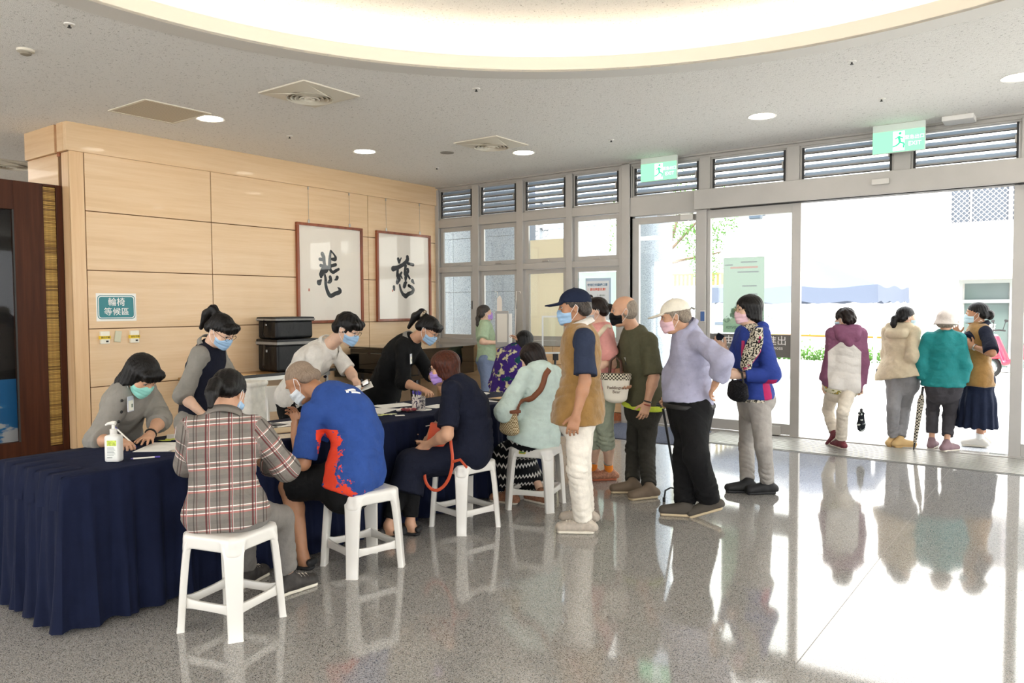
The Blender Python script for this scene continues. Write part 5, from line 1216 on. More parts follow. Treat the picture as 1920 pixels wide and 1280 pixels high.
# joint positions of every figure in metres (x, y, z)
POSE = {
'writer': dict(H=1.6, org=(-4.95, 2.32, 0.0), f=(0.82, 0.572, 0.0), fh=(0.708, 0.706, 0.0), N=(-4.653, 2.436, 1.081), P=(-4.953, 2.456, 0.629), M=(-4.785, 2.389, 0.901), HC=(-4.518, 2.393, 1.153), hf=(14.9, -48, 0), hs=1.0, SR=(-4.602, 2.307, 1.039), ER=(-4.62, 2.163, 0.78), WR=(-4.393, 2.181, 0.8), DR=(0.976, 0.132, -0.175), QR=('pinch',), SL=(-4.766, 2.543, 1.039), EL=(-4.582, 2.541, 0.863), WL=(-4.442, 2.392, 0.8), DL=(0.757, -0.642, -0.121), QL=('flat',), HR=(-4.894, 2.398, 0.629), KR=(-5.097, 2.519, 0.312), AR=(-5.0, 2.27, 0.08), FR=(0.575, 0.818, 0.0), HL=(-5.011, 2.514, 0.629), KL=(-4.758, 2.395, 0.386), AL=(-4.98, 2.45, 0.08), FL=(0.708, 0.706, 0.0), paths={'badge': [(-4.432, 2.364, 0.954)], 'buttons': [(-4.529, 2.276, 1.01), (-4.527, 2.28, 0.94), (-4.53, 2.273, 0.881)]}),
'vestwoman': dict(H=1.63, org=(-5.2, 3.2, 0.0), f=(0.835, 0.55, 0.0), fh=(0.727, 0.687, 0.0), N=(-5.189, 3.275, 1.265), P=(-5.257, 3.203, 0.711), M=(-5.267, 3.243, 1.025), HC=(-5.04, 3.269, 1.386), hf=(18.4, -38, -5), hs=1.0, SR=(-5.125, 3.146, 1.214), ER=(-5.163, 3.031, 0.925), WR=(-4.987, 3.089, 0.786), DR=(0.625, 0.253, -0.738), QR=('relax',), SL=(-5.286, 3.39, 1.214), EL=(-5.047, 3.391, 0.937), WL=(-4.895, 3.199, 0.796), DL=(0.283, -0.398, -0.872), QL=('relax',), HR=(-5.199, 3.142, 0.711), KR=(-5.42, 3.243, 0.406), AR=(-5.25, 3.12, 0.08), FR=(0.784, 0.621, 0.0), HL=(-5.314, 3.264, 0.711), KL=(-5.464, 3.358, 0.383), AL=(-5.2, 3.3, 0.08), FL=(0.784, 0.621, 0.0)),
'plaid': dict(H=1.6, org=(-3.32, 2.22, 0.0), f=(-0.811, 0.585, 0.0), fh=(-0.591, 0.807, 0.0), N=(-3.433, 2.231, 0.998), P=(-3.36, 2.196, 0.546), M=(-3.392, 2.184, 0.756), HC=(-3.471, 2.283, 1.117), hf=(118.2, -35, 0), hs=1.0, SR=(-3.341, 2.337, 0.947), ER=(-3.272, 2.476, 0.731), WR=(-3.497, 2.495, 0.724), DR=(-0.866, -0.151, 0.476), QR=('relax',), SL=(-3.508, 2.104, 0.947), EL=(-3.619, 2.141, 0.768), WL=(-3.705, 2.292, 0.728), DL=(-0.23, 0.852, 0.47), QL=('relax',), HR=(-3.294, 2.244, 0.546), KR=(-3.441, 2.566, 0.417), AR=(-3.432, 2.601, 0.085), FR=(0.031, 1.0, 0.0), HL=(-3.427, 2.147, 0.546), KL=(-3.595, 2.434, 0.385), AL=(-3.729, 2.546, 0.085), FL=(-0.362, 0.932, 0.0)),
'whiteshirt': dict(H=1.72, org=(-5.25, 4.55, 0.0), f=(0.933, 0.36, 0.0), fh=(0.776, 0.63, 0.0), N=(-5.183, 4.383, 1.216), P=(-5.538, 4.294, 0.769), M=(-5.403, 4.312, 1.037), HC=(-4.941, 4.387, 1.37), hf=(21.1, -28, 0), hs=1.0, SR=(-5.17, 4.226, 1.18), ER=(-5.195, 4.182, 0.866), WR=(-4.969, 4.263, 0.881), DR=(0.853, 0.315, -0.415), QR=('relax',), SL=(-5.281, 4.513, 1.18), EL=(-5.113, 4.563, 0.986), WL=(-4.917, 4.446, 0.931), DL=(0.597, 0.025, -0.802), QL=('grip',), HR=(-5.483, 4.225, 0.769), KR=(-5.497, 4.212, 0.333), AR=(-5.35, 4.5, 0.08), FR=(0.874, 0.486, 0.0), HL=(-5.594, 4.362, 0.769), KL=(-5.573, 4.357, 0.303), AL=(-5.3, 4.7, 0.08), FL=(0.874, 0.486, 0.0)),
'bluetee': dict(H=1.68, org=(-3.45, 3.12, 0.0), f=(-1.0, 0.002, 0.0), fh=(-0.94, -0.34, 0.0), N=(-3.667, 3.059, 1.031), P=(-3.462, 3.107, 0.561), M=(-3.495, 3.159, 0.833), HC=(-3.862, 3.052, 1.093), hf=(199.9, -42, 0), hs=1.0, SR=(-3.819, 3.249, 0.956), ER=(-3.95, 3.193, 0.65), WR=(-4.004, 3.133, 0.791), DR=(-0.361, -0.068, 0.93), QR=('relax',), SL=(-3.63, 2.95, 0.936), EL=(-3.637, 2.872, 0.644), WL=(-3.814, 2.956, 0.782), DL=(-0.326, 0.234, 0.916), QL=('grip',), HR=(-3.491, 3.188, 0.561), KR=(-3.881, 3.154, 0.442), AR=(-3.896, 3.297, 0.08), FR=(-0.952, -0.307, 0.0), HL=(-3.432, 3.026, 0.561), KL=(-3.811, 2.9, 0.477), AL=(-3.699, 2.905, 0.08), FL=(-0.962, -0.274, 0.0)),
'cardigan': dict(H=1.66, org=(-5.25, 5.3, 0.0), f=(0.868, 0.496, 0.0), fh=(0.769, 0.639, 0.0), N=(-5.018, 5.22, 1.232), P=(-5.369, 5.182, 0.714), M=(-5.216, 5.193, 1.037), HC=(-4.82, 5.247, 1.344), hf=(22.7, -38, 0), hs=1.0, SR=(-4.983, 5.085, 1.194), ER=(-4.947, 5.037, 0.872), WR=(-4.714, 5.068, 0.81), DR=(0.95, -0.262, -0.171), QR=('pinch',), SL=(-5.131, 5.344, 1.194), EL=(-4.912, 5.364, 0.928), WL=(-4.69, 5.263, 0.838), DL=(0.667, -0.038, -0.744), QL=('relax',), HR=(-5.314, 5.117, 0.714), KR=(-5.155, 4.94, 0.259), AR=(-5.3, 5.2, 0.08), FR=(0.908, 0.418, 0.0), HL=(-5.423, 5.248, 0.714), KL=(-5.232, 5.103, 0.226), AL=(-5.25, 5.4, 0.08), FL=(0.908, 0.418, 0.0), paths={'badge': [(-4.799, 5.114, 1.087)]}),
'navydress': dict(H=1.58, org=(-3.48, 4.12, 0.0), f=(-0.926, -0.378, 0.0), fh=(-0.905, -0.426, 0.0), N=(-3.528, 4.105, 1.024), P=(-3.451, 4.171, 0.532), M=(-3.439, 4.194, 0.761), HC=(-3.608, 4.09, 1.12), hf=(208.2, -12, 0), hs=1.0, SR=(-3.566, 4.253, 0.977), ER=(-3.803, 4.24, 0.666), WR=(-3.842, 4.154, 0.587), DR=(-0.009, -0.943, -0.332), QR=('relax',), SL=(-3.459, 3.99, 0.977), EL=(-3.389, 3.863, 0.698), WL=(-3.576, 3.882, 0.611), DL=(-0.735, -0.307, -0.605), QL=('relax',), HR=(-3.486, 4.244, 0.532), KR=(-3.733, 3.86, 0.467), AR=(-3.727, 3.642, 0.08), FR=(-0.905, -0.426, 0.0), HL=(-3.416, 4.097, 0.532), KL=(-3.695, 3.863, 0.456), AL=(-3.652, 3.774, 0.08), FL=(-0.926, -0.378, 0.0)),
'greenshirt': dict(H=1.56, org=(-6.75, 8.35, 0.0), f=(0.63, 0.777, 0.0), fh=(0.63, 0.777, 0.0), N=(-6.691, 8.398, 1.337), P=(-6.659, 8.424, 0.801), M=(-6.676, 8.436, 1.069), HC=(-6.661, 8.409, 1.463), hf=(57.0, 8, 0), hs=1.0, SR=(-6.579, 8.317, 1.286), ER=(-6.517, 8.165, 1.076), WR=(-6.456, 8.382, 1.061), DR=(0.445, 0.878, -0.174), QR=('grip',), SL=(-6.796, 8.493, 1.286), EL=(-6.795, 8.587, 1.037), WL=(-6.573, 8.571, 1.058), DL=(0.953, -0.061, -0.297), QL=('grip',), HR=(-6.596, 8.373, 0.801), KR=(-6.524, 8.272, 0.31), AR=(-6.75, 8.25, 0.08), FR=(0.588, 0.809, 0.0), HL=(-6.721, 8.474, 0.801), KL=(-6.576, 8.337, 0.3), AL=(-6.75, 8.45, 0.08), FL=(0.588, 0.809, 0.0)),
'purple': dict(H=1.58, org=(-5.35, 6.75, 0.0), f=(-0.316, 0.949, 0.0), fh=(-0.316, 0.949, 0.0), N=(-5.086, 6.985, 1.072), P=(-5.161, 6.9, 0.534), M=(-5.136, 6.92, 0.804), HC=(-5.023, 7.073, 1.159), hf=(88.4, -15, 0), hs=1.0, SR=(-4.961, 7.017, 1.021), ER=(-4.943, 7.2, 1.005), WR=(-5.053, 7.011, 1.161), DR=(-0.729, -0.145, 0.669), QR=('relax',), SL=(-5.23, 6.928, 1.021), EL=(-5.344, 6.924, 0.672), WL=(-5.316, 7.16, 0.56), DL=(0.245, 0.701, -0.67), QL=('relax',), HR=(-5.083, 6.926, 0.534), HL=(-5.238, 6.874, 0.534)),
'mint': dict(H=1.56, org=(-3.36, 4.9, 0.0), f=(-0.963, 0.268, 0.0), fh=(-0.983, 0.183, 0.0), N=(-3.35, 4.907, 1.084), P=(-3.385, 4.883, 0.537), M=(-3.35, 4.907, 0.795), HC=(-3.443, 4.94, 1.145), hf=(184.4, -26, 0), hs=1.0, SR=(-3.312, 5.042, 1.032), ER=(-3.352, 5.088, 0.716), WR=(-3.582, 5.039, 0.704), DR=(-0.963, 0.239, 0.127), QR=('relax',), SL=(-3.387, 4.772, 1.032), EL=(-3.451, 4.58, 0.766), WL=(-3.447, 4.779, 0.727), DL=(0.079, 0.986, 0.15), QL=('relax',), HR=(-3.371, 4.962, 0.537), KR=(-3.647, 5.128, 0.345), AR=(-3.385, 4.975, 0.08), FR=(-0.983, 0.183, 0.0), HL=(-3.4, 4.804, 0.537), KL=(-3.761, 4.989, 0.332), AL=(-3.591, 4.83, 0.08), FL=(-0.997, -0.077, 0.0), paths={'strap': [(-3.213, 4.879, 1.092), (-3.165, 4.791, 1.052), (-3.188, 4.775, 0.988), (-3.228, 4.748, 0.924), (-3.277, 4.714, 0.868), (-3.33, 4.678, 0.82), (-3.376, 4.647, 0.78), (-3.402, 4.628, 0.748)], 'bag': [(-3.426, 4.612, 0.7)]}),
'navycap': dict(H=1.68, org=(-2.77, 4.52, 0.0), f=(-0.887, -0.462, 0.0), fh=(-0.887, -0.462, 0.0), N=(-2.755, 4.529, 1.409), P=(-2.755, 4.529, 0.84), M=(-2.75, 4.556, 1.125), HC=(-2.792, 4.507, 1.541), hf=(211.5, -6, 0), hs=1.0, SR=(-2.823, 4.668, 1.353), ER=(-2.843, 4.689, 1.036), WR=(-2.911, 4.668, 0.774), DR=(-0.257, -0.158, -0.953), QR=('relax',), SL=(-2.635, 4.38, 1.34), EL=(-2.591, 4.319, 1.064), WL=(-2.623, 4.258, 0.838), DL=(-0.166, -0.228, -0.959), QL=('relax',), HR=(-2.795, 4.606, 0.84), KR=(-2.766, 4.56, 0.437), AR=(-2.821, 4.709, 0.085), FR=(-0.895, -0.446, 0.0), HL=(-2.715, 4.452, 0.84), KL=(-2.695, 4.387, 0.457), AL=(-2.705, 4.487, 0.085), FL=(-0.87, -0.492, 0.0)),
'pinkshirt': dict(H=1.56, org=(-3.25, 5.75, 0.0), f=(-0.887, -0.461, 0.0), fh=(-0.91, -0.414, 0.0), N=(-3.276, 5.735, 1.378), P=(-3.268, 5.74, 0.804), M=(-3.27, 5.761, 1.068), HC=(-3.319, 5.711, 1.51), hf=(211.5, -8, 0), hs=1.0, SR=(-3.34, 5.864, 1.327), ER=(-3.247, 5.72, 1.026), WR=(-3.383, 5.847, 1.011), DR=(-0.595, -0.789, -0.156), QR=('relax',), SL=(-3.211, 5.615, 1.327), EL=(-3.161, 5.76, 1.058), WL=(-3.144, 5.557, 1.076), DL=(-0.806, -0.456, -0.378), QL=('grip',), HR=(-3.302, 5.813, 0.804), KR=(-3.4, 5.803, 0.406), AR=(-3.495, 5.964, 0.085), FR=(-0.871, -0.492, 0.0), HL=(-3.235, 5.667, 0.804), KL=(-3.274, 5.805, 0.409), AL=(-3.355, 6.007, 0.085), FL=(-0.714, -0.701, 0.0), paths={'strap': [(-3.197, 5.723, 1.375), (-3.171, 5.622, 1.382), (-3.145, 5.522, 1.354), (-3.154, 5.46, 1.308), (-3.23, 5.531, 1.26)]}),
'olive': dict(H=1.67, org=(-2.95, 5.78, 0.0), f=(-0.656, -0.755, 0.0), fh=(-0.573, -0.82, 0.0), N=(-2.961, 5.73, 1.356), P=(-2.916, 5.82, 0.738), M=(-2.916, 5.797, 1.013), HC=(-2.995, 5.6, 1.511), hf=(213.0, -6, 0), hs=1.0, SR=(-3.067, 5.839, 1.301), ER=(-3.136, 5.797, 1.016), WR=(-3.023, 5.608, 0.929), DR=(0.721, -0.483, -0.497), QR=('relax',), SL=(-2.79, 5.649, 1.266), EL=(-2.724, 5.603, 0.988), WL=(-2.763, 5.561, 0.776), DL=(-0.116, -0.373, -0.921), QL=('relax',), HR=(-2.987, 5.869, 0.738), KR=(-3.08, 5.946, 0.325), AR=(-2.96, 5.697, 0.085), FR=(-0.848, -0.53, 0.0), HL=(-2.846, 5.77, 0.738), KL=(-2.915, 5.859, 0.332), AL=(-2.772, 5.621, 0.085), FL=(-0.544, -0.839, 0.0)),
'whitecap': dict(H=1.66, org=(-2.35, 5.5, 0.0), f=(-0.956, -0.295, 0.0), fh=(-0.956, -0.295, 0.0), N=(-2.377, 5.445, 1.375), P=(-2.346, 5.502, 0.763), M=(-2.356, 5.519, 1.078), HC=(-2.435, 5.355, 1.472), hf=(203.1, -14, 0), hs=1.0, SR=(-2.417, 5.601, 1.322), ER=(-2.504, 5.481, 1.033), WR=(-2.565, 5.539, 0.826), DR=(-0.264, -0.805, -0.532), QR=('grip',), SL=(-2.258, 5.376, 1.288), EL=(-2.027, 5.282, 1.161), WL=(-2.133, 5.386, 0.971), DL=(-0.528, 0.315, -0.788), QL=('relax',), HR=(-2.372, 5.583, 0.763), KR=(-2.362, 5.384, 0.425), AR=(-2.317, 5.285, 0.085), FR=(-0.933, -0.361, 0.0), HL=(-2.321, 5.42, 0.763), KL=(-2.182, 5.178, 0.478), AL=(-2.15, 5.339, 0.13), FL=(-0.888, -0.308, -0.342)),
'bluejacket': dict(H=1.64, org=(-2.2, 6.38, 0.0), f=(-0.682, -0.732, 0.0), fh=(-0.754, -0.656, 0.0), N=(-2.209, 6.377, 1.366), P=(-2.176, 6.388, 0.767), M=(-2.186, 6.385, 1.027), HC=(-2.228, 6.349, 1.513), hf=(217.0, -5, 0), hs=1.0, SR=(-2.313, 6.478, 1.312), ER=(-2.379, 6.371, 1.019), WR=(-2.429, 6.354, 1.178), DR=(-0.716, -0.247, 0.653), QR=('relax',), SL=(-2.098, 6.278, 1.312), EL=(-2.002, 6.268, 0.991), WL=(-2.209, 6.144, 0.985), DL=(-0.828, -0.558, 0.058), QL=('grip',), HR=(-2.232, 6.452, 0.767), KR=(-2.283, 6.494, 0.349), AR=(-2.19, 6.262, 0.085), FR=(-0.874, -0.485, 0.0), HL=(-2.121, 6.324, 0.767), KL=(-2.023, 6.15, 0.427), AL=(-2.047, 6.315, 0.085), FL=(-0.754, -0.656, 0.0), paths={'sl': [(-2.097, 6.204, 1.38), (-2.08, 6.104, 1.323), (-2.114, 6.092, 1.238), (-2.152, 6.079, 1.143), (-2.19, 6.066, 1.039)], 'sr': [(-2.207, 6.166, 1.38), (-2.192, 6.065, 1.314), (-2.207, 6.06, 1.228), (-2.218, 6.057, 1.134), (-2.225, 6.054, 1.039)], 'll': [(-2.045, 6.116, 1.315), (-2.068, 6.108, 1.247), (-2.113, 6.093, 1.161), (-2.174, 6.071, 1.066)], 'lr': [(-2.265, 6.146, 1.275), (-2.28, 6.141, 1.192), (-2.237, 6.05, 1.112), (-2.229, 6.053, 1.039)]}),
'maroon': dict(H=1.57, org=(-2.05, 8.85, 0.0), f=(-0.423, 0.906, 0.0), fh=(-0.391, 0.92, 0.0), N=(-2.03, 8.855, 1.29), P=(-2.064, 8.847, 0.692), M=(-2.017, 8.837, 0.996), HC=(-2.057, 8.869, 1.399), hf=(158.0, -4, 0), hs=1.0, SR=(-1.9, 8.911, 1.237), ER=(-1.878, 8.897, 0.917), WR=(-1.884, 8.889, 0.676), DR=(0.102, 0.024, -0.995), QR=('grip',), SL=(-2.155, 8.792, 1.237), EL=(-2.17, 8.773, 0.925), WL=(-2.237, 8.786, 0.705), DL=(-0.149, -0.035, -0.988), QL=('relax',), HR=(-1.989, 8.878, 0.692), KR=(-2.003, 8.627, 0.419), AR=(-2.051, 8.779, 0.085), FR=(-0.683, 0.731, 0.0), HL=(-2.138, 8.815, 0.692), KL=(-2.256, 9.054, 0.375), AL=(-2.147, 8.879, 0.138), FL=(-0.586, 0.527, -0.616)),
'beige': dict(H=1.57, org=(-1.62, 9.3, 0.0), f=(0.261, 0.965, 0.0), fh=(0.344, 0.939, 0.0), N=(-1.569, 9.309, 1.307), P=(-1.551, 9.312, 0.752), M=(-1.586, 9.306, 1.032), HC=(-1.525, 9.317, 1.412), hf=(41.9, -3, 0), hs=1.0, SR=(-1.437, 9.272, 1.255), ER=(-1.43, 9.153, 0.999), WR=(-1.374, 9.363, 0.978), DR=(0.651, 0.397, 0.647), QR=('relax',), SL=(-1.708, 9.345, 1.255), EL=(-1.712, 9.386, 0.995), WL=(-1.696, 9.408, 0.785), DL=(-0.297, 0.204, -0.933), QL=('relax',), HR=(-1.475, 9.284, 0.752), KR=(-1.544, 9.4, 0.408), AR=(-1.544, 9.211, 0.085), FR=(0.789, 0.614, 0.0), HL=(-1.626, 9.34, 0.752), KL=(-1.605, 9.135, 0.433), AL=(-1.623, 9.239, 0.085), FL=(0.575, 0.818, 0.0)),
'teal': dict(H=1.53, org=(-1.18, 9.2, 0.0), f=(-0.162, 0.987, 0.0), fh=(-0.127, 0.992, 0.0), N=(-1.14, 9.205, 1.247), P=(-1.141, 9.205, 0.702), M=(-1.141, 9.205, 0.984), HC=(-1.13, 9.227, 1.364), hf=(89.3, -4, 0), hs=1.0, SR=(-1.005, 9.227, 1.196), ER=(-0.957, 9.226, 0.922), WR=(-0.986, 9.225, 0.698), DR=(-0.066, 0.235, -0.97), QR=('relax',), SL=(-1.276, 9.183, 1.196), EL=(-1.348, 9.194, 0.943), WL=(-1.308, 9.184, 0.717), DL=(0.05, 0.331, -0.942), QL=('relax',), HR=(-1.062, 9.215, 0.702), KR=(-1.104, 9.404, 0.366), AR=(-1.104, 9.236, 0.085), FR=(0.51, 0.86, 0.0), HL=(-1.219, 9.195, 0.702), KL=(-1.268, 9.413, 0.398), AL=(-1.256, 9.328, 0.085), FL=(0.082, 0.997, 0.0)),
'aunt': dict(H=1.6, org=(-0.92, 9.5, 0.0), f=(-0.887, -0.462, 0.0), fh=(-0.887, -0.462, 0.0), N=(-0.847, 9.507, 1.316), P=(-0.865, 9.505, 0.749), M=(-0.861, 9.506, 1.033), HC=(-0.883, 9.504, 1.452), hf=(183.5, 0, 0), hs=1.0, SR=(-0.916, 9.634, 1.263), ER=(-0.954, 9.339, 1.162), WR=(-1.044, 9.488, 1.223), DR=(-0.411, -0.04, 0.911), QR=('spread',), SL=(-0.783, 9.38, 1.263), EL=(-0.711, 9.191, 1.054), WL=(-0.882, 9.303, 1.11), DL=(-0.9, -0.087, 0.428), QL=('spread',), HR=(-0.903, 9.578, 0.749), KR=(-0.848, 9.715, 0.396), AR=(-0.839, 9.907, 0.085), FR=(-1.0, -0.009, 0.0), HL=(-0.827, 9.432, 0.749), KL=(-0.842, 9.593, 0.411), AL=(-0.848, 9.733, 0.085), FL=(-1.0, -0.009, 0.0)),
}
# ---------------------------------------------------------------- figures
SKIN = mat('skin_tan', 'C89A7C', 0.5, var=0.08, vscale=18, bump=0.08, bscale=220, sss=0.04)
SKIN_FAIR = mat('skin_fair', 'DCB69C', 0.5, var=0.07, vscale=18, bump=0.08, bscale=220, sss=0.04)
SKIN_DARK = mat('skin_sunned', 'AC7C5C', 0.5, var=0.08, vscale=18, bump=0.08, bscale=220, sss=0.04)
def hair_mat(name, c1, c2, rough=0.42):
    if name in MATS: return MATS[name]
    m = mat(name, c1, rough, spec=0.25); t = NT(m)
    v = t.coord('Object', scale=(1, 1, 0.18))
    f = t.noise(v, 170, 3, 0.65)
    t.base(t.ramp(f, [(0.35, lin(c1)), (0.72, lin(c2))])); t.bump(f, 0.55, 0.006)
    return m
BLACK_HAIR = hair_mat('hair_black', '060505', '15110F')
BROWN_HAIR = hair_mat('hair_auburn', '2A120A', '5C2A16')
DARKBROWN_HAIR = hair_mat('hair_dark_brown', '0E0806', '261812')
GREY_HAIR = hair_mat('hair_grey', '6E645A', 'A89C8C', 0.7)
GREYING_HAIR = hair_mat('hair_greying', '1A1715', '5C544E')
EYE_WHITE = mat('eye_white', 'D8D0C8', 0.25); EYE_DARK = mat('eye_dark', '1A110D', 0.15)
def mask_mat(name, c):
    m = fabric(name, c, 0.8, 0.04, 0.1, 30, 900); return m
MK = {k: mask_mat('mask_'+k, c) for k, c in dict(blue='9DBEDD', teal='8FD0C4', white='DDE3E6', purple='B493D8', grey='B9BEC4', black='121214', pink='E9C3CC', sky='BFD9E6').items()}
LOOP = mat('mask_elastic', 'E8E8E8', 0.8)
LENS = mat('lens', 'FFFFFF', 0.02, trans=1.0, alpha=0.25)
WIRE_DARK = mat('spectacle_frame', '2A2320', 0.35); WIRE_GOLD = mat('spectacle_gold', 'A8895A', 0.3, 0.8)
def rotv(v, ax, a):
    """rotate v about unit axis ax"""
    v, ax = V3(v), V3(ax); c, s_ = math.cos(a), math.sin(a)
    return v*c+np.cross(ax, v)*s_+ax*np.dot(ax, v)*(1-c)

def add_hand(vol, W, D, n, side, style, s=1.0):
    """palm, four unequal fingers with bent knuckles and a thumb from the side of the palm; side +1 right, -1 left"""
    W, D, n = V3(W), unit(D), V3(n); n = unit(n-D*np.dot(n, D)); th = np.cross(D, n)*side
    curl = {'relax': (22, 30, 22), 'flat': (4, 4, 3), 'grip': (58, 70, 45), 'pinch': (38, 48, 30), 'spread': (10, 12, 10)}[style]
    fan = {'spread': 15, 'flat': 7}.get(style, 3.0)
    vol.cone(W-D*0.015*s, W+D*0.02*s, (0.027*s, 0.021*s), (0.034*s, 0.017*s), 0.012, lat=th)
    vol.cone(W+D*0.018*s, W+D*0.078*s, (0.036*s, 0.0165*s), (0.041*s, 0.0135*s), 0.012, lat=th)
    for i, (o, L) in enumerate(((0.031, 0.070), (0.0105, 0.078), (-0.0105, 0.073), (-0.031, 0.056))):
        d = rotv(D, n, math.radians(-fan*(o/0.021))*side) if False else unit(D+th*math.tan(math.radians(fan))*o/0.021)
        p = W+D*(0.082-0.004*abs(i-1))*s+th*o*s
        ax = np.cross(D, n)
        r = 0.0088*s*(0.9 if i == 3 else 1.0)
        for sg, (fr, cu) in enumerate(zip((0.45, 0.31, 0.24), curl)):
            d = unit(rotv(d, unit(ax), math.radians(cu+(i*2))))
            q = p+d*L*fr*s
            vol.cone(p, q, r, r*0.92, 0.004); p = q; r *= 0.92
    t0 = W+D*0.022*s+th*0.028*s+n*0.006*s
    d = unit(D*0.62+th*0.72+n*0.30) if style != 'spread' else unit(D*0.4+th*0.9+n*0.1)
    if style in ('grip', 'pinch'): d = unit(D*0.7+th*0.35+n*0.62)
    t1 = t0+d*0.038*s; vol.cone(t0, t1, 0.0145*s, 0.0115*s, 0.006)
    d2 = unit(d*0.8+D*0.5+(n*0.35 if style in ('grip', 'pinch') else 0)); t2 = t1+d2*0.03*s; vol.cone(t1, t2, 0.0112*s, 0.0092*s, 0.004)

UPV = np.array([0, 0, 1.0])
class Head:
    def __init__(h, P, s):
        yaw, pitch, roll = [math.radians(x) for x in P['hf']]
        f = np.array([math.cos(yaw)*math.cos(pitch), math.sin(yaw)*math.cos(pitch), math.sin(pitch)])
        r = np.array([math.sin(yaw), -math.cos(yaw), 0.0]); u = np.cross(r, f)
        c, k = math.cos(roll), math.sin(roll)
        h.r, h.u = c*r+k*u, -k*r+c*u; h.f = f; h.c = V3(P['HC']); h.s = s
        h.A = np.array([h.r, h.f, h.u])
    def p(h, x, y, z): return h.c+h.s*(h.r*x+h.f*y+h.u*z)
    def d(h, x, y, z): return h.r*x+h.f*y+h.u*z
    def ell(h, vol, c, r, k=0.02, sub=False, inf=0.0): vol.ell(h.p(*c), np.array(r)*h.s+inf, h.A, k, sub)
    def cone(h, vol, a, b, ra, rb, k=0.02, lat=None, sub=False, inf=0.0):
        sc = lambda q: tuple(np.array(q)*h.s+inf) if hasattr(q, '__len__') else q*h.s+inf
        vol.cone(h.p(*a), h.p(*b), sc(ra), sc(rb), k, lat=None if lat is None else h.d(*lat), sub=sub)
    def vol(h, rad, vox): return Vol(h.c-rad, h.c+rad, vox)
    def skull(h, vol, inf=0.0, detail=True):
        h.ell(vol, (0, -0.014, 0.036), (0.076, 0.097, 0.084), 0.02, inf=inf)
        h.cone(vol, (0, 0.018, 0.005), (0, 0.040, -0.082), (0.068, 0.074), (0.046, 0.044), 0.03, lat=(1, 0, 0), inf=inf)
        h.ell(vol, (0, 0.066, -0.092), (0.026, 0.022, 0.02), 0.03, inf=inf)
        for x in (-1, 1):
            h.ell(vol, (x*0.041, 0.058, -0.03), (0.028, 0.028, 0.03), 0.025, inf=inf)
        if detail:
            for x in (-1, 1):
                h.ell(vol, (x*0.031, 0.104, 0.010), (0.019, 0.019, 0.012), 0.012, sub=True)
                h.ell(vol, (x*0.030, 0.084, 0.030), (0.024, 0.010, 0.006), 0.010)
                h.ell(vol, (x*0.080, -0.012, -0.006), (0.011, 0.018, 0.031), 0.008)
                h.ell(vol, (x*0.086, -0.004, -0.002), (0.006, 0.009, 0.016), 0.005, sub=True)
            h.cone(vol, (0, 0.090, 0.016), (0, 0.108, -0.026), 0.008, 0.013, 0.014)
            for x in (-1, 1): h.ell(vol, (x*0.013, 0.098, -0.031), (0.010, 0.011, 0.009), 0.008)
            h.ell(vol, (0, 0.092, -0.056), (0.024, 0.009, 0.0065), 0.006)
            h.ell(vol, (0, 0.090, -0.067), (0.020, 0.010, 0.0075), 0.006)
            h.ell(vol, (0, 0.103, -0.0605), (0.026, 0.010, 0.0022), 0.003, sub=True)
    def tube(h, name, pts, r, m, parent, org, closed=False):
        return tube(name, [tuple(h.p(*q)-org) for q in pts], r*h.s, m, parent, 6, closed)

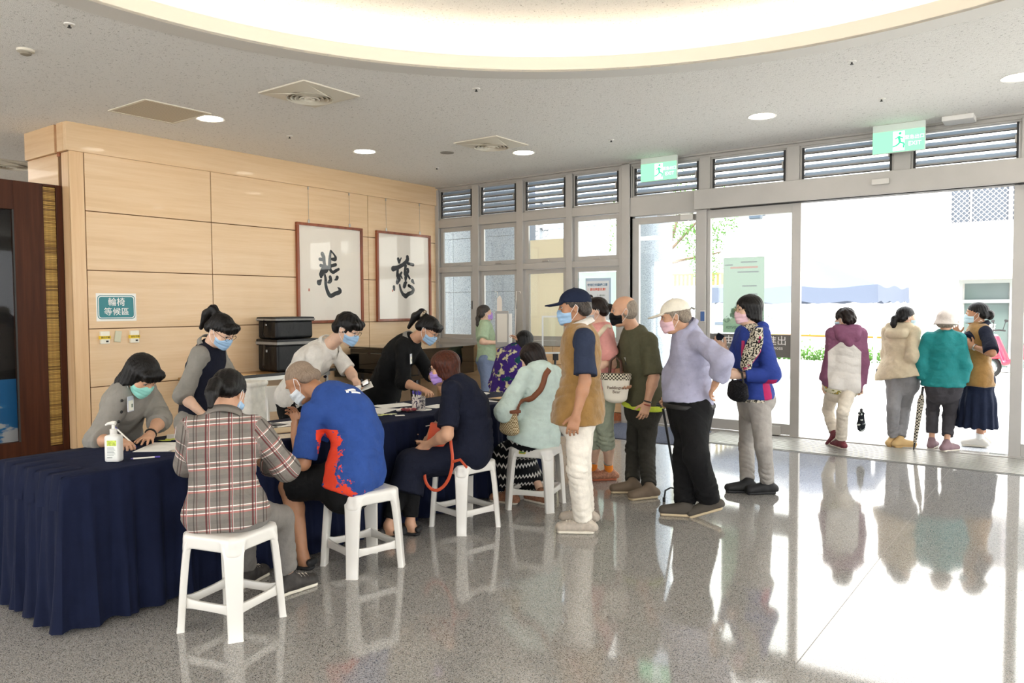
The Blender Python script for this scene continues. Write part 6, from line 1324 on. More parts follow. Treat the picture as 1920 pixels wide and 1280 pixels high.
def hair_part(h, style, m, root, org, vox=0.006):
    v = h.vol(0.34 if style in ('ponytail', 'lowpony', 'longtail') else 0.24, vox)
    if style == 'buzz':
        h.ell(v, (0, -0.016, 0.038), (0.079, 0.100, 0.087))
        v.cut(h.p(0, 0.03, 0.012), h.d(0, 0.75, -0.66), 0.01)
        h.cone(v, (-0.05, -0.07, -0.01), (0.05, -0.07, -0.01), 0.042, 0.042, 0.02)
    elif style == 'bald':
        h.cone(v, (0, -0.030, -0.005), (0, -0.035, 0.03), (0.079, 0.086), (0.077, 0.084), 0.01, lat=(1, 0, 0))
        h.ell(v, (0, 0.10, 0.06), (0.12, 0.105, 0.12), 0.01, sub=True); h.ell(v, (0, -0.01, 0.125), (0.10, 0.12, 0.05), 0.01, sub=True)
    else:
        big = {'curly': 1.10, 'mop': 1.09, 'bob': 1.06, 'shoulder': 1.05}.get(style, 1.0)
        h.ell(v, (0, -0.016, 0.042), (0.084*big, 0.106*big, 0.088*big))
        if style in ('short', 'mop', 'under_cap', 'curly'):
            h.cone(v, (-0.045, -0.075, -0.02), (0.045, -0.075, -0.02), 0.046, 0.046, 0.03)
            for x in (-1, 1): h.cone(v, (x*0.072, 0.002, 0.03), (x*0.076, 0.008, -0.012), 0.014, 0.007, 0.02)
        if style in ('bob', 'shoulder'):
            lo = -0.085 if style == 'bob' else -0.135
            for x in (-1, 1):
                h.cone(v, (x*0.066, -0.02, 0.04), (x*0.066, 0.0, lo*0.8), (0.030, 0.060), (0.022, 0.050), 0.03, lat=(1, 0, 0))
            h.cone(v, (0, -0.055, 0.03), (0, -0.060, lo), (0.082, 0.06), (0.074, 0.05), 0.03, lat=(1, 0, 0))
        if style in ('ponytail', 'bun', 'lowpony', 'longtail', 'lowbun'):
            h.cone(v, (-0.04, -0.075, -0.015), (0.04, -0.075, -0.015), 0.044, 0.044, 0.03)
            for x in (-1, 1): h.cone(v, (x*0.073, -0.012, 0.03), (x*0.076, -0.02, 0.0), 0.016, 0.012, 0.02)
        # face opening
        h.ell(v, (0, 0.150, -0.030), (0.068, 0.125, 0.100), 0.012, sub=True)
        h.cone(v, (-0.12, 0.085, -0.13), (0.12, 0.085, -0.13), 0.09, 0.09, 0.01, sub=True)
        for x in (-1, 1):
            if style not in ('bob', 'shoulder'): h.ell(v, (x*0.095, 0.004, -0.03), (0.028, 0.030, 0.042), 0.01, sub=True)
        if style in ('ponytail',):
            v.chain([h.p(0, -0.095, 0.085), h.p(0, -0.150, 0.090), h.p(0, -0.175, 0.02), h.p(0, -0.165, -0.10)], [0.026*h.s, 0.034*h.s, 0.036*h.s, 0.016*h.s], 0.015)
        if style in ('lowpony',):
            v.chain([h.p(0, -0.105, 0.0), h.p(0, -0.140, -0.02), h.p(0, -0.150, -0.08), h.p(0.01, -0.14, -0.15)], [0.024*h.s, 0.036*h.s, 0.034*h.s, 0.014*h.s], 0.015)
        if style == 'longtail':
            v.chain([h.p(0, -0.095, 0.0), h.p(0, -0.12, -0.06), h.p(0, -0.13, -0.15), h.p(0, -0.12, -0.22)], [0.03*h.s, 0.032*h.s, 0.030*h.s, 0.014*h.s], 0.015)
        if style == 'bun': h.ell(v, (0, -0.135, 0.010), (0.036, 0.034, 0.038), 0.012)
        if style == 'lowbun': h.ell(v, (0, -0.130, -0.015), (0.045, 0.042, 0.055), 0.012)
        if style in ('bangs', 'mop') or h.bangs:
            h.cone(v, (-0.05, 0.070, 0.075), (0.05, 0.070, 0.075), (0.030, 0.030), (0.030, 0.030), 0.02)
            h.cone(v, (-0.045, 0.088, 0.050), (0.045, 0.088, 0.050), 0.012, 0.012, 0.02)
    rng = np.random.RandomState(5)
    X, Y, Z = np.meshgrid(*v.ax, indexing='ij', sparse=True)
    q = [X-h.c[0], Y-h.c[1], Z-h.c[2]]
    lx = sum(q[i]*h.r[i] for i in range(3)); ly = sum(q[i]*h.f[i] for i in range(3)); lz = sum(q[i]*h.u[i] for i in range(3))
    a = np.arctan2(lx, -ly)
    if style in ('curly', 'mop'):
        fr = 75 if style == 'curly' else 48
        v.D = v.D-(0.006*np.sin(lx*fr+2*np.sin(lz*30))*np.sin(ly*fr+1)*np.sin(lz*fr+a)).astype(np.float32)-(0.003*np.sin(a*14+lz*60)).astype(np.float32)
    elif style not in ('buzz', 'bald'):
        v.D = v.D-(0.0016*np.sin(a*23+lz*14+3*np.sin(lz*11))+0.0014*np.sin(a*47-lz*9)).astype(np.float32)
    return v.obj('hair', m, root, org)

def mask_part(h, m, root, org, loops=True):
    v = h.vol(0.15, 0.0055); h.skull(v, 0.006*h.s, False)
    h.ell(v, (0, 0.088, -0.040), (0.034, 0.034, 0.050), 0.03); h.ell(v, (0, 0.072, -0.088), (0.038, 0.030, 0.022), 0.03)
    X, Y, Z = np.meshgrid(*v.ax, indexing='ij', sparse=True); q = [X-h.c[0], Y-h.c[1], Z-h.c[2]]
    lx = sum(q[i]*h.r[i] for i in range(3))/h.s; ly = sum(q[i]*h.f[i] for i in range(3))/h.s; lz = sum(q[i]*h.u[i] for i in range(3))/h.s
    v.D = v.D-(0.0016*np.sin(lz*230)).astype(np.float32)
    ax = np.abs(lx)
    reg = np.maximum.reduce([lz-(0.000-0.42*ax+0*ly), (-0.114+0.36*ax)-lz+0*ly, 0.022-ly+0*lz, ax-0.080+0*ly])
    v.D = np.maximum(v.D, (reg*h.s).astype(np.float32))
    o = v.obj('face_mask', m, root, org)
    if loops:
        for x in (-1, 1):
            bm = bmesh.new()
            for a, b in (((x*0.070, 0.026, -0.032), (x*0.088, -0.014, 0.022)), ((x*0.066, 0.026, -0.086), (x*0.086, -0.020, -0.036))):
                md = tuple((np.array(a)+np.array(b))/2+np.array((x*0.006, 0, 0)))
                add_tube(bm, [tuple(h.p(*p)-org) for p in (a, md, b)], 0.0016*h.s, 5)
            add_tube(bm, [tuple(h.p(*p)-org) for p in ((x*0.088, -0.014, 0.022), (x*0.090, -0.030, 0.0), (x*0.086, -0.020, -0.036))], 0.0016*h.s, 5)
            bm_obj('ear_loop', bm, LOOP, o)
    return o
def glasses_part(h, m, root, org):
    bm = bmesh.new()
    for x in (-1, 1):
        ring = [tuple(h.p(x*0.033+0.024*math.cos(a), 0.104-0.012*abs(math.cos(a)) if False else 0.104-0.10*abs(x*0.033+0.024*math.cos(a))**1.3, 0.006+0.019*math.sin(a))-org) for a in np.linspace(0, 2*PI, 16, endpoint=False)]
        add_tube(bm, ring, 0.0017*h.s, 5, True)
        add_tube(bm, [tuple(h.p(*p)-org) for p in ((x*0.057, 0.098, 0.010), (x*0.074, 0.06, 0.012), (x*0.083, -0.01, 0.012))], 0.0016*h.s, 5)
    add_tube(bm, [tuple(h.p(*p)-org) for p in ((-0.010, 0.104, 0.010), (0, 0.107, 0.013), (0.010, 0.104, 0.010))], 0.0016*h.s, 5)
    g = bm_obj('spectacles', bm, m, root)
    return g
def eyes_part(h, root, org, brow=None, closed=False):
    for x in (-1, 1):
        bm = bmesh.new()
        bmesh.ops.create_uvsphere(bm, u_segments=12, v_segments=10, radius=0.0128*h.s)
        R = Matrix((h.r, -h.u, h.f)).transposed().to_4x4(); R.translation = Vector(h.p(x*0.031, 0.0755, 0.010)-org)
        for f in bm.faces: f.material_index = 1 if f.calc_center_median().z > 0.0108*h.s else 0
        bm.transform(R)
        e = bm_obj('eye', bm, EYE_WHITE, root, smooth=True); e.data.materials.append(EYE_DARK)
        pts = [(x*(0.031+0.0165*c), 0.0875-0.16*abs(0.0165*c)-0.05*(0.031+0.0165*c*0+0), 0.0145-0.006*c*c) for c in (-1, -0.5, 0, 0.5, 1)]
        bm = bmesh.new(); add_tube(bm, [tuple(h.p(*p)-org) for p in pts], 0.0022*h.s, 5); bm_obj('eyelid', bm, EYE_DARK, root)
        if brow is not None:
            pts = [(x*0.014, 0.093, 0.031), (x*0.030, 0.0925, 0.036), (x*0.048, 0.080, 0.032)]
            bm = bmesh.new(); add_tube(bm, [tuple(h.p(*p)-org) for p in pts], [0.003*h.s, 0.0034*h.s, 0.0014*h.s], 5); bm_obj('eyebrow', bm, brow, root)
def cap_part(h, m, root, org, style='cap', name='cap', trim=None):
    v = h.vol(0.26, 0.006)
    if style == 'cap':
        h.ell(v, (0, -0.014, 0.040), (0.091, 0.113, 0.094)); v.cut(h.p(0, 0, 0.038), h.d(0, 0.10, -1.0), 0.004)
        h.ell(v, (0, 0.125, 0.034), (0.076, 0.078, 0.0085), 0.008)
        h.cone(v, (0, 0.075, 0.046), (0, 0.165, 0.030), (0.072, 0.007), (0.05, 0.006), 0.01, lat=(1, 0, 0))
        h.ell(v, (0, -0.014, 0.135), (0.008, 0.008, 0.006), 0.004)
    else:
        h.ell(v, (0, -0.012, 0.050), (0.094, 0.112, 0.082)); h.cone(v, (0, -0.012, 0.05), (0, -0.012, -0.025), (0.096, 0.114), (0.132, 0.150), 0.02, lat=(1, 0, 0))
        v.cut(h.p(0, 0, -0.03), h.d(0, 0, -1), 0.01); h.cone(v, (0, -0.012, 0.02), (0, -0.012, -0.07), (0.086, 0.10), (0.130, 0.150), 0.01, lat=(1, 0, 0), sub=True)
    o = v.obj(name, m, root, org)
    return o

def arc(P, t):
    p, n, c = V3(P['P']), V3(P['N']), 2*V3(P['M'])-(V3(P['P'])+V3(P['N']))/2
    if t < 0: return p+(c-p)*2*t
    return (1-t)**2*p+2*t*(1-t)*c+t*t*n
def arcd(P, t): return unit(arc(P, min(1, t+0.05))-arc(P, t-0.05))
TOR = [(-0.14, 0.155, 0.112), (0.0, 0.170, 0.120), (0.16, 0.158, 0.112), (0.38, 0.140, 0.104), (0.66, 0.148, 0.112), (0.86, 0.124, 0.092), (0.97, 0.070, 0.064)]
def stations(P, st, t0=-0.14, t1=0.97):
    s = P['H']/1.65; wm, dm = st.get('wide', 1.0), st.get('deep', 1.0)
    fw = st.get('belly', 0.0)
    out = []; ts = sorted({t for t in [q[0] for q in TOR] if t0 < t < t1} | {t0, t1})
    for t in ts:
        w = np.interp(t, [q[0] for q in TOR], [q[1] for q in TOR]); d = np.interp(t, [q[0] for q in TOR], [q[2] for q in TOR])
        k = max(0, min(1, t)); lat = unit(V3((P['fh'][1], -P['fh'][0], 0))*(1-k)+V3((P['f'][1], -P['f'][0], 0))*k)
        fwd = unit(np.cross(V3((0, 0, 1)) if abs(arcd(P, t)[2]) > 0.2 else arcd(P, t), lat)); tn = arcd(P, t); fwd = unit(np.cross(tn, lat))
        b = fw*math.exp(-((t-0.25)/0.25)**2)
        c = arc(P, t)+fwd*(0.012+b*0.5)*s
        out.append((c, w*wm*s, (d*dm+b*0.5)*s, lat, fwd, t))
    return out
def torso(vol, P, st, inf, t0=-0.14, t1=0.97, k=0.03, flare=0.0):
    S = stations(P, st, t0, t1)
    for a, b in zip(S, S[1:]):
        fa = flare*max(0, 0.4-a[5]); fb = flare*max(0, 0.4-b[5])
        vol.cone(a[0], b[0], (a[1]+inf+fa, a[2]+inf+fa), (b[1]+inf+fb, b[2]+inf+fb), k, lat=a[3])
    return S
def arm_pts(P, sd, frac):
    S, E, W = V3(P['S'+sd]), V3(P['E'+sd]), V3(P['W'+sd])
    if frac <= 1: return [S, S+(E-S)*frac]
    return [S, E, E+(W-E)*(frac-1)]
def bounds(P, keys, m):
    pts = [V3(P[k]) for k in keys if k in P]; return np.min(pts, 0)-m, np.max(pts, 0)+m

def top_part(P, st, g, root, org, name='shirt'):
    s = P['H']/1.65; inf = g.get('inf', 0.014); vox = g.get('h', st.get('gh', 0.0105))
    lo, hi = bounds(P, ['P', 'N', 'M', 'SR', 'SL']+(['ER', 'EL', 'WR', 'WL'] if g.get('sleeve', 0.6) > 0 else []), 0.24)
    down = g.get('hem', 0.08); lo[2] -= max(0, down)
    v = Vol(lo, hi, vox)
    L = np.linalg.norm(V3(P['N'])-V3(P['P'])); t0 = -down/L
    S = torso(v, P, st, inf, t0-0.10, 0.95, 0.03, g.get('flare', 0.0))
    n_ = unit(V3(P['N'])-arc(P, 0.85))
    for sd in 'RL':
        k = 0.05
        Sx = V3(P['S'+sd]) if g.get('sleeve', .6) > 0 else V3(P['N'])+(V3(P['S'+sd])-V3(P['N']))*0.70
        v.cone(arc(P, 0.78), Sx-n_*0.01, 0.080*s+inf*0.8, (0.050 if g.get('sleeve', .6) > 0 else 0.040)*s+inf*0.7, 0.04)
        v.cone(V3(P['N'])-n_*0.02, Sx+n_*0.004, 0.046*s+inf*0.6, 0.040*s+inf*0.6, 0.03)
        if g.get('hem', 0.08) > 0.03 and g.get('butt', g.get('sleeve', .6) > 0): v.ell(V3(P['H'+sd])-V3(P['fh'])*0.035*s, (0.094*s+max(inf, .016)+0.008,)*3, None, 0.04)
    v.cone(V3(P['N'])-n_*0.06, V3(P['N'])+n_*0.022*s, 0.078*s+inf, g.get('neck', 0.058)*s+inf, 0.03, flat1=True)
    c = arc(P, t0); tn = arcd(P, max(t0, -0.1))
    if g.get('vertical_hem'): tn = np.array([0, 0, 1.0])
    v.cut(c, -tn, 0.006)
    if 'upto' in g: v.cut(arc(P, g['upto']), arcd(P, g['upto']))
    fr = g.get('sleeve', 0.6)
    if fr > 0:
        rs = g.get('sw', 0.0)
        for sd in 'RL':
            if 'W'+sd not in P: continue
            pts = arm_pts(P, sd, fr)
            rr = [0.053*s+inf*0.8, (0.054-0.012*min(1, fr))*s+inf*0.8+rs]
            if len(pts) == 3: rr = [0.053*s+inf*0.8, 0.044*s+inf*0.8+rs*0.6, (0.043-0.012*(fr-1))*s+inf*0.8+rs]
            for i in range(len(pts)-1): v.cone(pts[i], pts[i+1], rr[i], rr[i+1], 0.03, flat1=(i == len(pts)-2))
    if g.get('wr', 0.004) > 0:
        sd_ = g.get('seed', 1); fw = V3(P['f']); ca = g.get('crease', 0.016); cs = g.get('slope', 0.35)
        v.creases(arc(P, 0.18)+fw*0.03, arcd(P, .2), fw, 0.19*s, 0.070, ca, cs, sd_); v.creases(arc(P, 0.45)-fw*0.05, arcd(P, .45), fw, 0.17*s, 0.085, ca*0.7, -cs, sd_+2)
        for sd in 'RL':
            if fr > 0 and 'E'+sd in P:
                d_ = V3(P['E'+sd])-V3(P['S'+sd]); v.creases(V3(P['S'+sd])+d_*0.12-UPV*0.05, d_, fw, 0.09*s, 0.05, ca*0.7, 0.6, sd_+3)
                if fr > 1: v.creases(P['E'+sd], V3(P['W'+sd])-V3(P['S'+sd]), fw, 0.085*s, 0.036, ca*0.8, 0.3, sd_+1)
                if fr > 1.5: v.creases(V3(P['E'+sd])+(V3(P['W'+sd])-V3(P['E'+sd]))*(fr-1.15), V3(P['W'+sd])-V3(P['E'+sd]), fw, 0.07*s, 0.030, ca*0.6, 0.2, sd_+4)
        v.wrinkle(g.get('wr', 0.004)*1.5, g.get('wf', 20), g.get('seed', 1))
    at = None
    if g.get('rest'):
        rS = unit((P['f'][1], -P['f'][0], 0)); up = unit(V3(P['N'])-V3(P['P']))
        def at(V):
            u = (V-V3(P['P']))@rS; w = (V-V3(P['P']))@up; best = np.abs((V-arc(P, .5))@rS)*0+1e9; ou, ow, oz = u.copy(), w.copy(), np.zeros_like(u)
            dt = np.linalg.norm((V-V3(P['P']))-np.outer(np.clip(w, 0, L), up)-np.outer(np.clip(u, -.09, .09), rS), axis=1)
            for sd in 'RL':
                for a, b in (('S', 'E'), ('E', 'W')):
                    A, B = V3(P[a+sd]), V3(P[b+sd]); d = unit(B-A); t = np.clip((V-A)@d, 0.03, np.linalg.norm(B-A)); dd = np.linalg.norm(V-A-np.outer(t, d), axis=1)+0.01
                    e = unit(np.cross(d, np.cross(rS, d))); m_ = dd < np.minimum(best, dt)
                    ou[m_] = ((V-A)@e)[m_]; ow[m_] = (t+(0 if a == 'S' else .29))[m_]; best = np.minimum(best, dd); oz[m_] = 1
            return np.stack([ou, ow, oz], 1)
    return v.obj(name, g['m'], root, org, at)

def pants_part(P, st, g, root, org, name='trousers'):
    s = P['H']/1.65; inf = g.get('inf', 0.010); vox = g.get('h', st.get('gh', 0.0105)); wd = g.get('w', 1.0)
    lo, hi = bounds(P, ['P', 'HR', 'HL', 'KR', 'KL', 'AR', 'AL'], 0.22); hi[2] += 0.06
    v = Vol(lo, hi, vox); top = g.get('top', 0.22)
    torso(v, P, st, inf, -0.16, top+0.05, 0.03)
    v.cut(arc(P, top), arcd(P, top), 0.004)
    fr = g.get('len', 2.0)
    for sd in 'RL':
        if 'K'+sd not in P: continue
        H, K, A = V3(P['H'+sd]), V3(P['K'+sd]), V3(P['A'+sd])
        r0, r1, r2 = 0.088*s*wd+inf, 0.062*s*wd+inf, g.get('cuff', 0.050)*s+inf
        v.ell(H-V3(P['fh'])*0.035*s, (0.095*s+inf,)*3, None, 0.03)
        if fr <= 1: v.cone(H, H+(K-H)*fr, r0, r0+(r1-r0)*fr+g.get('flare', 0.0), 0.03, flat1=True)
        else:
            v.cone(H, K, r0, r1, 0.03); B = K+(A-K)*(fr-1); v.cone(K, B, r1, r1+(r2-r1)*(fr-1)+g.get('flare', 0.0), 0.025, flat1=True)
    for sd in 'RL':
        if 'K'+sd in P and fr > 1:
            H, K, A = V3(P['H'+sd]), V3(P['K'+sd]), V3(P['A'+sd]); fw = V3(P['fh']); q_ = g.get('seed', 2)+(1 if sd == 'R' else 0)
            v.creases(K, A-H, fw, 0.11*s, 0.05, 0.012, 0.5, q_); v.creases(K+(A-K)*(fr-1.22), A-K, fw, 0.12*s, 0.05, 0.013, 0.25, q_+1); v.creases(H+(K-H)*0.2+fw*0.03, K-H, fw, 0.12*s, 0.06, 0.007, 0.7, q_+2)
    v.wrinkle(g.get('wr', 0.004)*1.4, g.get('wf', 20), g.get('seed', 2))
    return v.obj(name, g['m'], root, org)
def skirt_part(P, st, g, root, org, name='skirt'):
    s = P['H']/1.65; vox = g.get('h', st.get('gh', 0.0105)); inf = 0.012
    pts = [V3(P['P'])]+[V3(p) for p in g['path']]
    lo = np.min(pts, 0)-0.36; hi = np.max(pts, 0)+0.32
    v = Vol(lo, hi, vox); lat = V3((P['fh'][1], -P['fh'][0], 0))
    torso(v, P, st, inf, -0.05, 0.30, 0.03); v.cut(arc(P, 0.25), arcd(P, 0.25), 0.004)
    for sd in 'RL': v.ell(V3(P['H'+sd])-V3(P['fh'])*0.035*s, (0.10*s+inf,)*3, None, 0.03)
    R = g['radii']
    for i in range(len(pts)-1): v.cone(pts[i], pts[i+1], R[i], R[i+1], 0.04, lat=lat, flat1=(i == len(pts)-2))
    if g.get('pleat'):
        c = pts[0]; X, Y, Z = np.meshgrid(*v.ax, indexing='ij', sparse=True); a = np.arctan2(Y-c[1], X-c[0])
        v.D = v.D-(g['pleat']*np.sin(a*15)*np.clip((c[2]-Z)/0.3, 0, 1)).astype(np.float32)
    v.wrinkle(g.get('wr', 0.003), 14, 4)
    return v.obj(name, g['m'], root, org)
def shoe_part(P, sd, m, sole_m, root, org, s, kind='sneaker', vox=0.006, laced=True):
    if kind == 'slipon': kind, laced = 'sneaker', False
    A = V3(P['A'+sd]); F = unit(P['F'+sd]); up = np.array([0, 0, 1.0]); lat = unit(np.cross(F, up)); un = np.cross(lat, F)
    drop = 0.085*s if kind != 'sandal' else 0.075*s
    b = A-un*drop
    if abs(F[2]) < 0.05: b = np.array([A[0], A[1], 0.0])
    heel, toe = b-F*0.066*s, b+F*0.200*s
    lo = np.minimum(np.minimum(heel, toe), A)-0.09; hi = np.maximum(np.maximum(heel, toe), A)+0.09
    v = Vol(lo, hi, vox)
    if kind == 'sneaker':
        v.cone(heel+un*0.040*s, b+un*0.052*s+F*0.03*s, (0.036*s, 0.034*s), (0.040*s, 0.042*s), 0.02, lat=lat)
        v.cone(b+un*0.050*s+F*0.03*s, toe-F*0.045*s+un*0.038*s, (0.041*s, 0.050*s), (0.046*s, 0.035*s), 0.02, lat=lat)
        v.cone(heel+un*0.05*s+F*0.02*s, A+un*0.012*s, 0.036*s, 0.041*s, 0.02)
        v.cut(b+un*0.018*s, -un, 0.002)
    else:
        v.cone(b+un*0.034*s+F*0.04*s-lat*0.04*s, b+un*0.034*s+F*0.04*s+lat*0.04*s, (0.03*s, 0.036*s), (0.03*s, 0.036*s), 0.02, lat=F)
        v.cone(b+un*0.024*s+F*0.10*s-lat*0.035*s, b+un*0.024*s+F*0.10*s+lat*0.035*s, (0.028*s, 0.030*s), (0.028*s, 0.030*s), 0.02, lat=F)
        v.cone(heel+un*0.045*s-lat*0.02*s, heel+un*0.045*s+lat*0.02*s, (0.022*s, 0.022*s), (0.022*s, 0.022*s), 0.02, lat=F)
        v.cut(b+un*0.018*s, -un, 0.002)
    o = v.obj('shoe' if kind == 'sneaker' else 'sandal', m, root, org)
    if kind == 'sneaker' and laced:
        bm = bmesh.new()
        for q in (0.045, 0.068, 0.091, 0.114):
            zc = 0.103-0.216*(q-0.03)
            add_tube(bm, [tuple(b+F*q*s+lat*x*s+un*(zc-abs(x)*0.55)*s-org) for x in (-0.026, -0.012, 0, 0.012, 0.026)], 0.0038*s, 5)
        bm_obj('laces', bm, sole_m, o)
    w = Vol(lo, hi, vox)
    w.cone(heel+un*0.012*s+F*0.012*s, b+un*0.012*s+F*0.05*s, (0.037*s, 0.02*s), (0.038*s, 0.02*s), 0.01, lat=lat)
    w.cone(b+un*0.012*s+F*0.05*s, toe-F*0.04*s+un*0.012*s, (0.038*s, 0.02*s), (0.046*s, 0.02*s), 0.01, lat=lat)
    w.cut(b+un*0.0005, -un); w.cut(b+un*0.022*s, un, 0.003)
    w.obj('sole', sole_m, o, org)
    return o
def collar_part(P, m, root, org, r=0.080, h=0.042, gap=0.5, name='collar'):
    s = P['H']/1.65; n_ = unit(V3(P['HC'])-V3(P['N'])+np.array([0, 0, .06])); f = V3(P['f']); f = unit(f-n_*np.dot(f, n_)); l = np.cross(f, n_); c = V3(P['N'])+n_*0.024
    bm = bmesh.new(); N_ = 28; rows = []
    for q, (dr, dz) in enumerate(((0.0, 0.030), (0.004, 0.034), (0.022, -0.004), (0.018, -0.006), (0.002, 0.010))):
        row = []
        for i in range(N_+1):
            a = gap*0.5+(2*PI-gap)*i/N_; fr = (1+math.cos(a))/2
            rr = (r+dr)*s; p = c+f*math.cos(a)*rr*1.05+l*math.sin(a)*rr+n_*(dz*s-0.030*fr*s-(0.03*fr*s if q in (2, 3) else 0))
            row.append(bm.verts.new(p-org))
        rows.append(row)
    for k in range(len(rows)):
        A, B = rows[k], rows[(k+1) % len(rows)]
        for i in range(N_): bm.faces.new((A[i], A[i+1], B[i+1], B[i]))
    return bm_obj(name, bm, m, root, smooth=True)

def human(key, label, st):
    P = POSE[key]; s = P['H']/1.65; org = V3(P['org']); root = thing('person', label, 'person', tuple(org))
    skin = st.get('skin', SKIN); vox = st.get('h', 0.0072)
    h = Head(P, s*0.98*st.get('hs', 1.0)); h.bangs = st.get('bangs', False)
    keys = ['P', 'N', 'HC', 'SR', 'SL', 'ER', 'EL', 'WR', 'WL']+['K'+x for x in 'RL']+['A'+x for x in 'RL']
    lo, hi = bounds(P, keys, 0.20); lo[2] = max(lo[2], 0.004)
    v = Vol(lo, hi, vox)
    torso(v, P, st, -0.040, -0.10, 0.95)
    n_ = unit(V3(P['N'])-arc(P, 0.85))
    for sd in 'RL': v.cone(arc(P, 0.82), V3(P['S'+sd]), 0.075*s, 0.048*s, 0.04)
    v.cone(V3(P['N'])-n_*0.05-V3(P['f'])*0.0, h.p(0, -0.022, -0.045), 0.062*s, 0.052*s, 0.03)
    for sd in 'RL':
        if 'W'+sd in P:
            S, E, W = V3(P['S'+sd]), V3(P['E'+sd]), V3(P['W'+sd]); a = st.get('arm', 1.0)
            v.cone(S, E, 0.048*s*a, 0.038*s*a, 0.03); m_ = E+(W-E)*0.28
            v.cone(E, m_, 0.038*s*a, 0.039*s*a, 0.02); v.cone(m_, W, 0.039*s*a, 0.0245*s, 0.02)
            rS = V3((P['f'][1], -P['f'][0], 0)); sg = 1 if sd == 'R' else -1; D = V3(P['D'+sd]); sty = P['Q'+sd][0]
            n = -rS*sg+V3(P['f'])*-0.15
            if sty in ('flat', 'pinch'): n = np.array([0, 0, -1.0])
            if 'palm'+sd in st: n = V3(st['palm'+sd])
            add_hand(v, W, D, n, sg, sty, s*st.get('hand', 1.0))
    bare = st.get('bare', 0.62)
    for sd in 'RL':
        if 'A'+sd in P:
            H, K, A = V3(P['H'+sd]), V3(P['K'+sd]), V3(P['A'+sd]); b = bare
            v.cone(H, K, 0.075*s*b, 0.054*s*b, 0.03); m_ = K+(A-K)*0.32-V3(P['fh'])*0.012
            v.cone(K, m_, 0.052*s*b, 0.053*s*b, 0.02); v.cone(m_, A, 0.053*s*b, 0.033*s, 0.02)
            F = unit(P['F'+sd]); A2 = A-np.array([0, 0, 0.045*s])
            v.cone(A, A2-F*0.03*s, 0.033*s, 0.028*s, 0.02); v.cone(A2-F*0.02*s, A2+F*0.10*s-np.array([0, 0, 0.008]), 0.030*s, 0.022*s, 0.02)
    h.skull(v)
    v.obj('body', skin, root, org)
    if st.get('eyes', True): eyes_part(h, root, org, st.get('brow', DARKBROWN_HAIR))
    if st.get('hair'): hair_part(h, st['hair'], st.get('hair_m', BLACK_HAIR), root, org, st.get('hh', 0.0068))
    if st.get('mask'): mask_part(h, MK[st['mask']], root, org)
    if st.get('glasses'): glasses_part(h, st['glasses'], root, org)
    if st.get('cap'): cap_part(h, st['cap'], root, org, st.get('capstyle', 'cap'), 'cap' if st.get('capstyle', 'cap') == 'cap' else 'hat')
    for nm, g in st.get('tops', []): top_part(P, st, g, root, org, nm)
    if st.get('bottom'):
        nm, g = st['bottom']; (skirt_part if 'path' in g else pants_part)(P, st, g, root, org, nm)
    if st.get('shoes'):
        m, sm, kd = st['shoes']
        for sd in 'RL':
            if 'A'+sd in P and 'F'+sd in P and sd not in st.get('noshoe', ''): shoe_part(P, sd, m, sm, root, org, s, kd, st.get('sh', 0.0066))
    return root, P, h, org
# ---------------------------------------------------------------- clothes
def dotc(t, vec, off=0.0):
    n = t.new('ShaderNodeVectorMath', operation='DOT_PRODUCT'); t.link(t.coord('Object'), n.inputs[0]); n.inputs[1].default_value = tuple(vec)
    return t.math('SUBTRACT', n.outputs['Value'], off)
def band(t, x, lo, hi): return t.math('MULTIPLY', t.math('GREATER_THAN', x, lo), t.math('LESS_THAN', x, hi))
def recolor(m, fn):
    """mix a second colour over the cloth where fn(t) says so"""
    t = NT(m); src = t.bsdf.inputs['Base Color'].links[0].from_socket; t.base(fn(t, src)); return m
def mat_plaid():
    m = fabric('plaid_cotton', '7C766F', 0.9, 0.08, 0.35, 16, 800); t = NT(m)
    a = t.new('ShaderNodeAttribute'); a.attribute_name = 'rest'; s = t.sep(a.outputs['Vector'])
    def stripes(x, per, lst, c):
        f = t.math('FRACT', t.math('ADD', t.math('DIVIDE', x, per), 10.0))
        for lo, hi, col, k in lst:
            c = t.mix(t.math('MULTIPLY', band(t, f, lo, hi), k), c, lin(col))
        return c
    c = t.bsdf.inputs['Base Color'].links[0].from_socket
    c = stripes(s[1], 0.105, [(0.05, 0.13, 'B5706A', .75), (0.13, 0.17, 'EDE8E0', .9), (0.30, 0.36, 'C09088', .6), (0.36, 0.40, 'EDE8E0', .9), (0.62, 0.80, '6F6A66', .5)], c)
    c = stripes(s[0], 0.105, [(0.08, 0.15, '5A2024', .85), (0.22, 0.26, '8A3A3C', .8), (0.26, 0.28, 'EDE8E0', .6), (0.55, 0.60, '3B3432', .7), (0.68, 0.72, '4A2A2A', .7)], c)
    t.base(c); return m
def mat_spots(name, base, spot, scale=60, thr=0.5, third=None):
    m = fabric(name, base, 0.85, 0.05, 0.2); t = NT(m); f = t.noise(t.coord('Object'), scale, 2, 0.5)
    st = [(thr-0.015, lin(base)), (thr+0.015, lin(spot))]
    if third: st.append((thr+0.12, lin(third)))
    t.base(t.ramp(f, st)); return m
def mat_zigzag():
    m = fabric('zigzag_skirt_cloth', '121316', 0.9); t = NT(m); s = t.sep(t.coord('Object'))
    u = t.math('ADD', s[0], s[1]); tri = t.math('PINGPONG', u, 0.02); z = t.math('ADD', s[2], t.math('MULTIPLY', tri, 1.2)); f = t.math('FRACT', t.math('ADD', t.math('DIVIDE', z, 0.075), 10))
    t.base(t.mix(t.math('LESS_THAN', f, 0.22), lin('121316'), lin('D8D6D0'))); return m
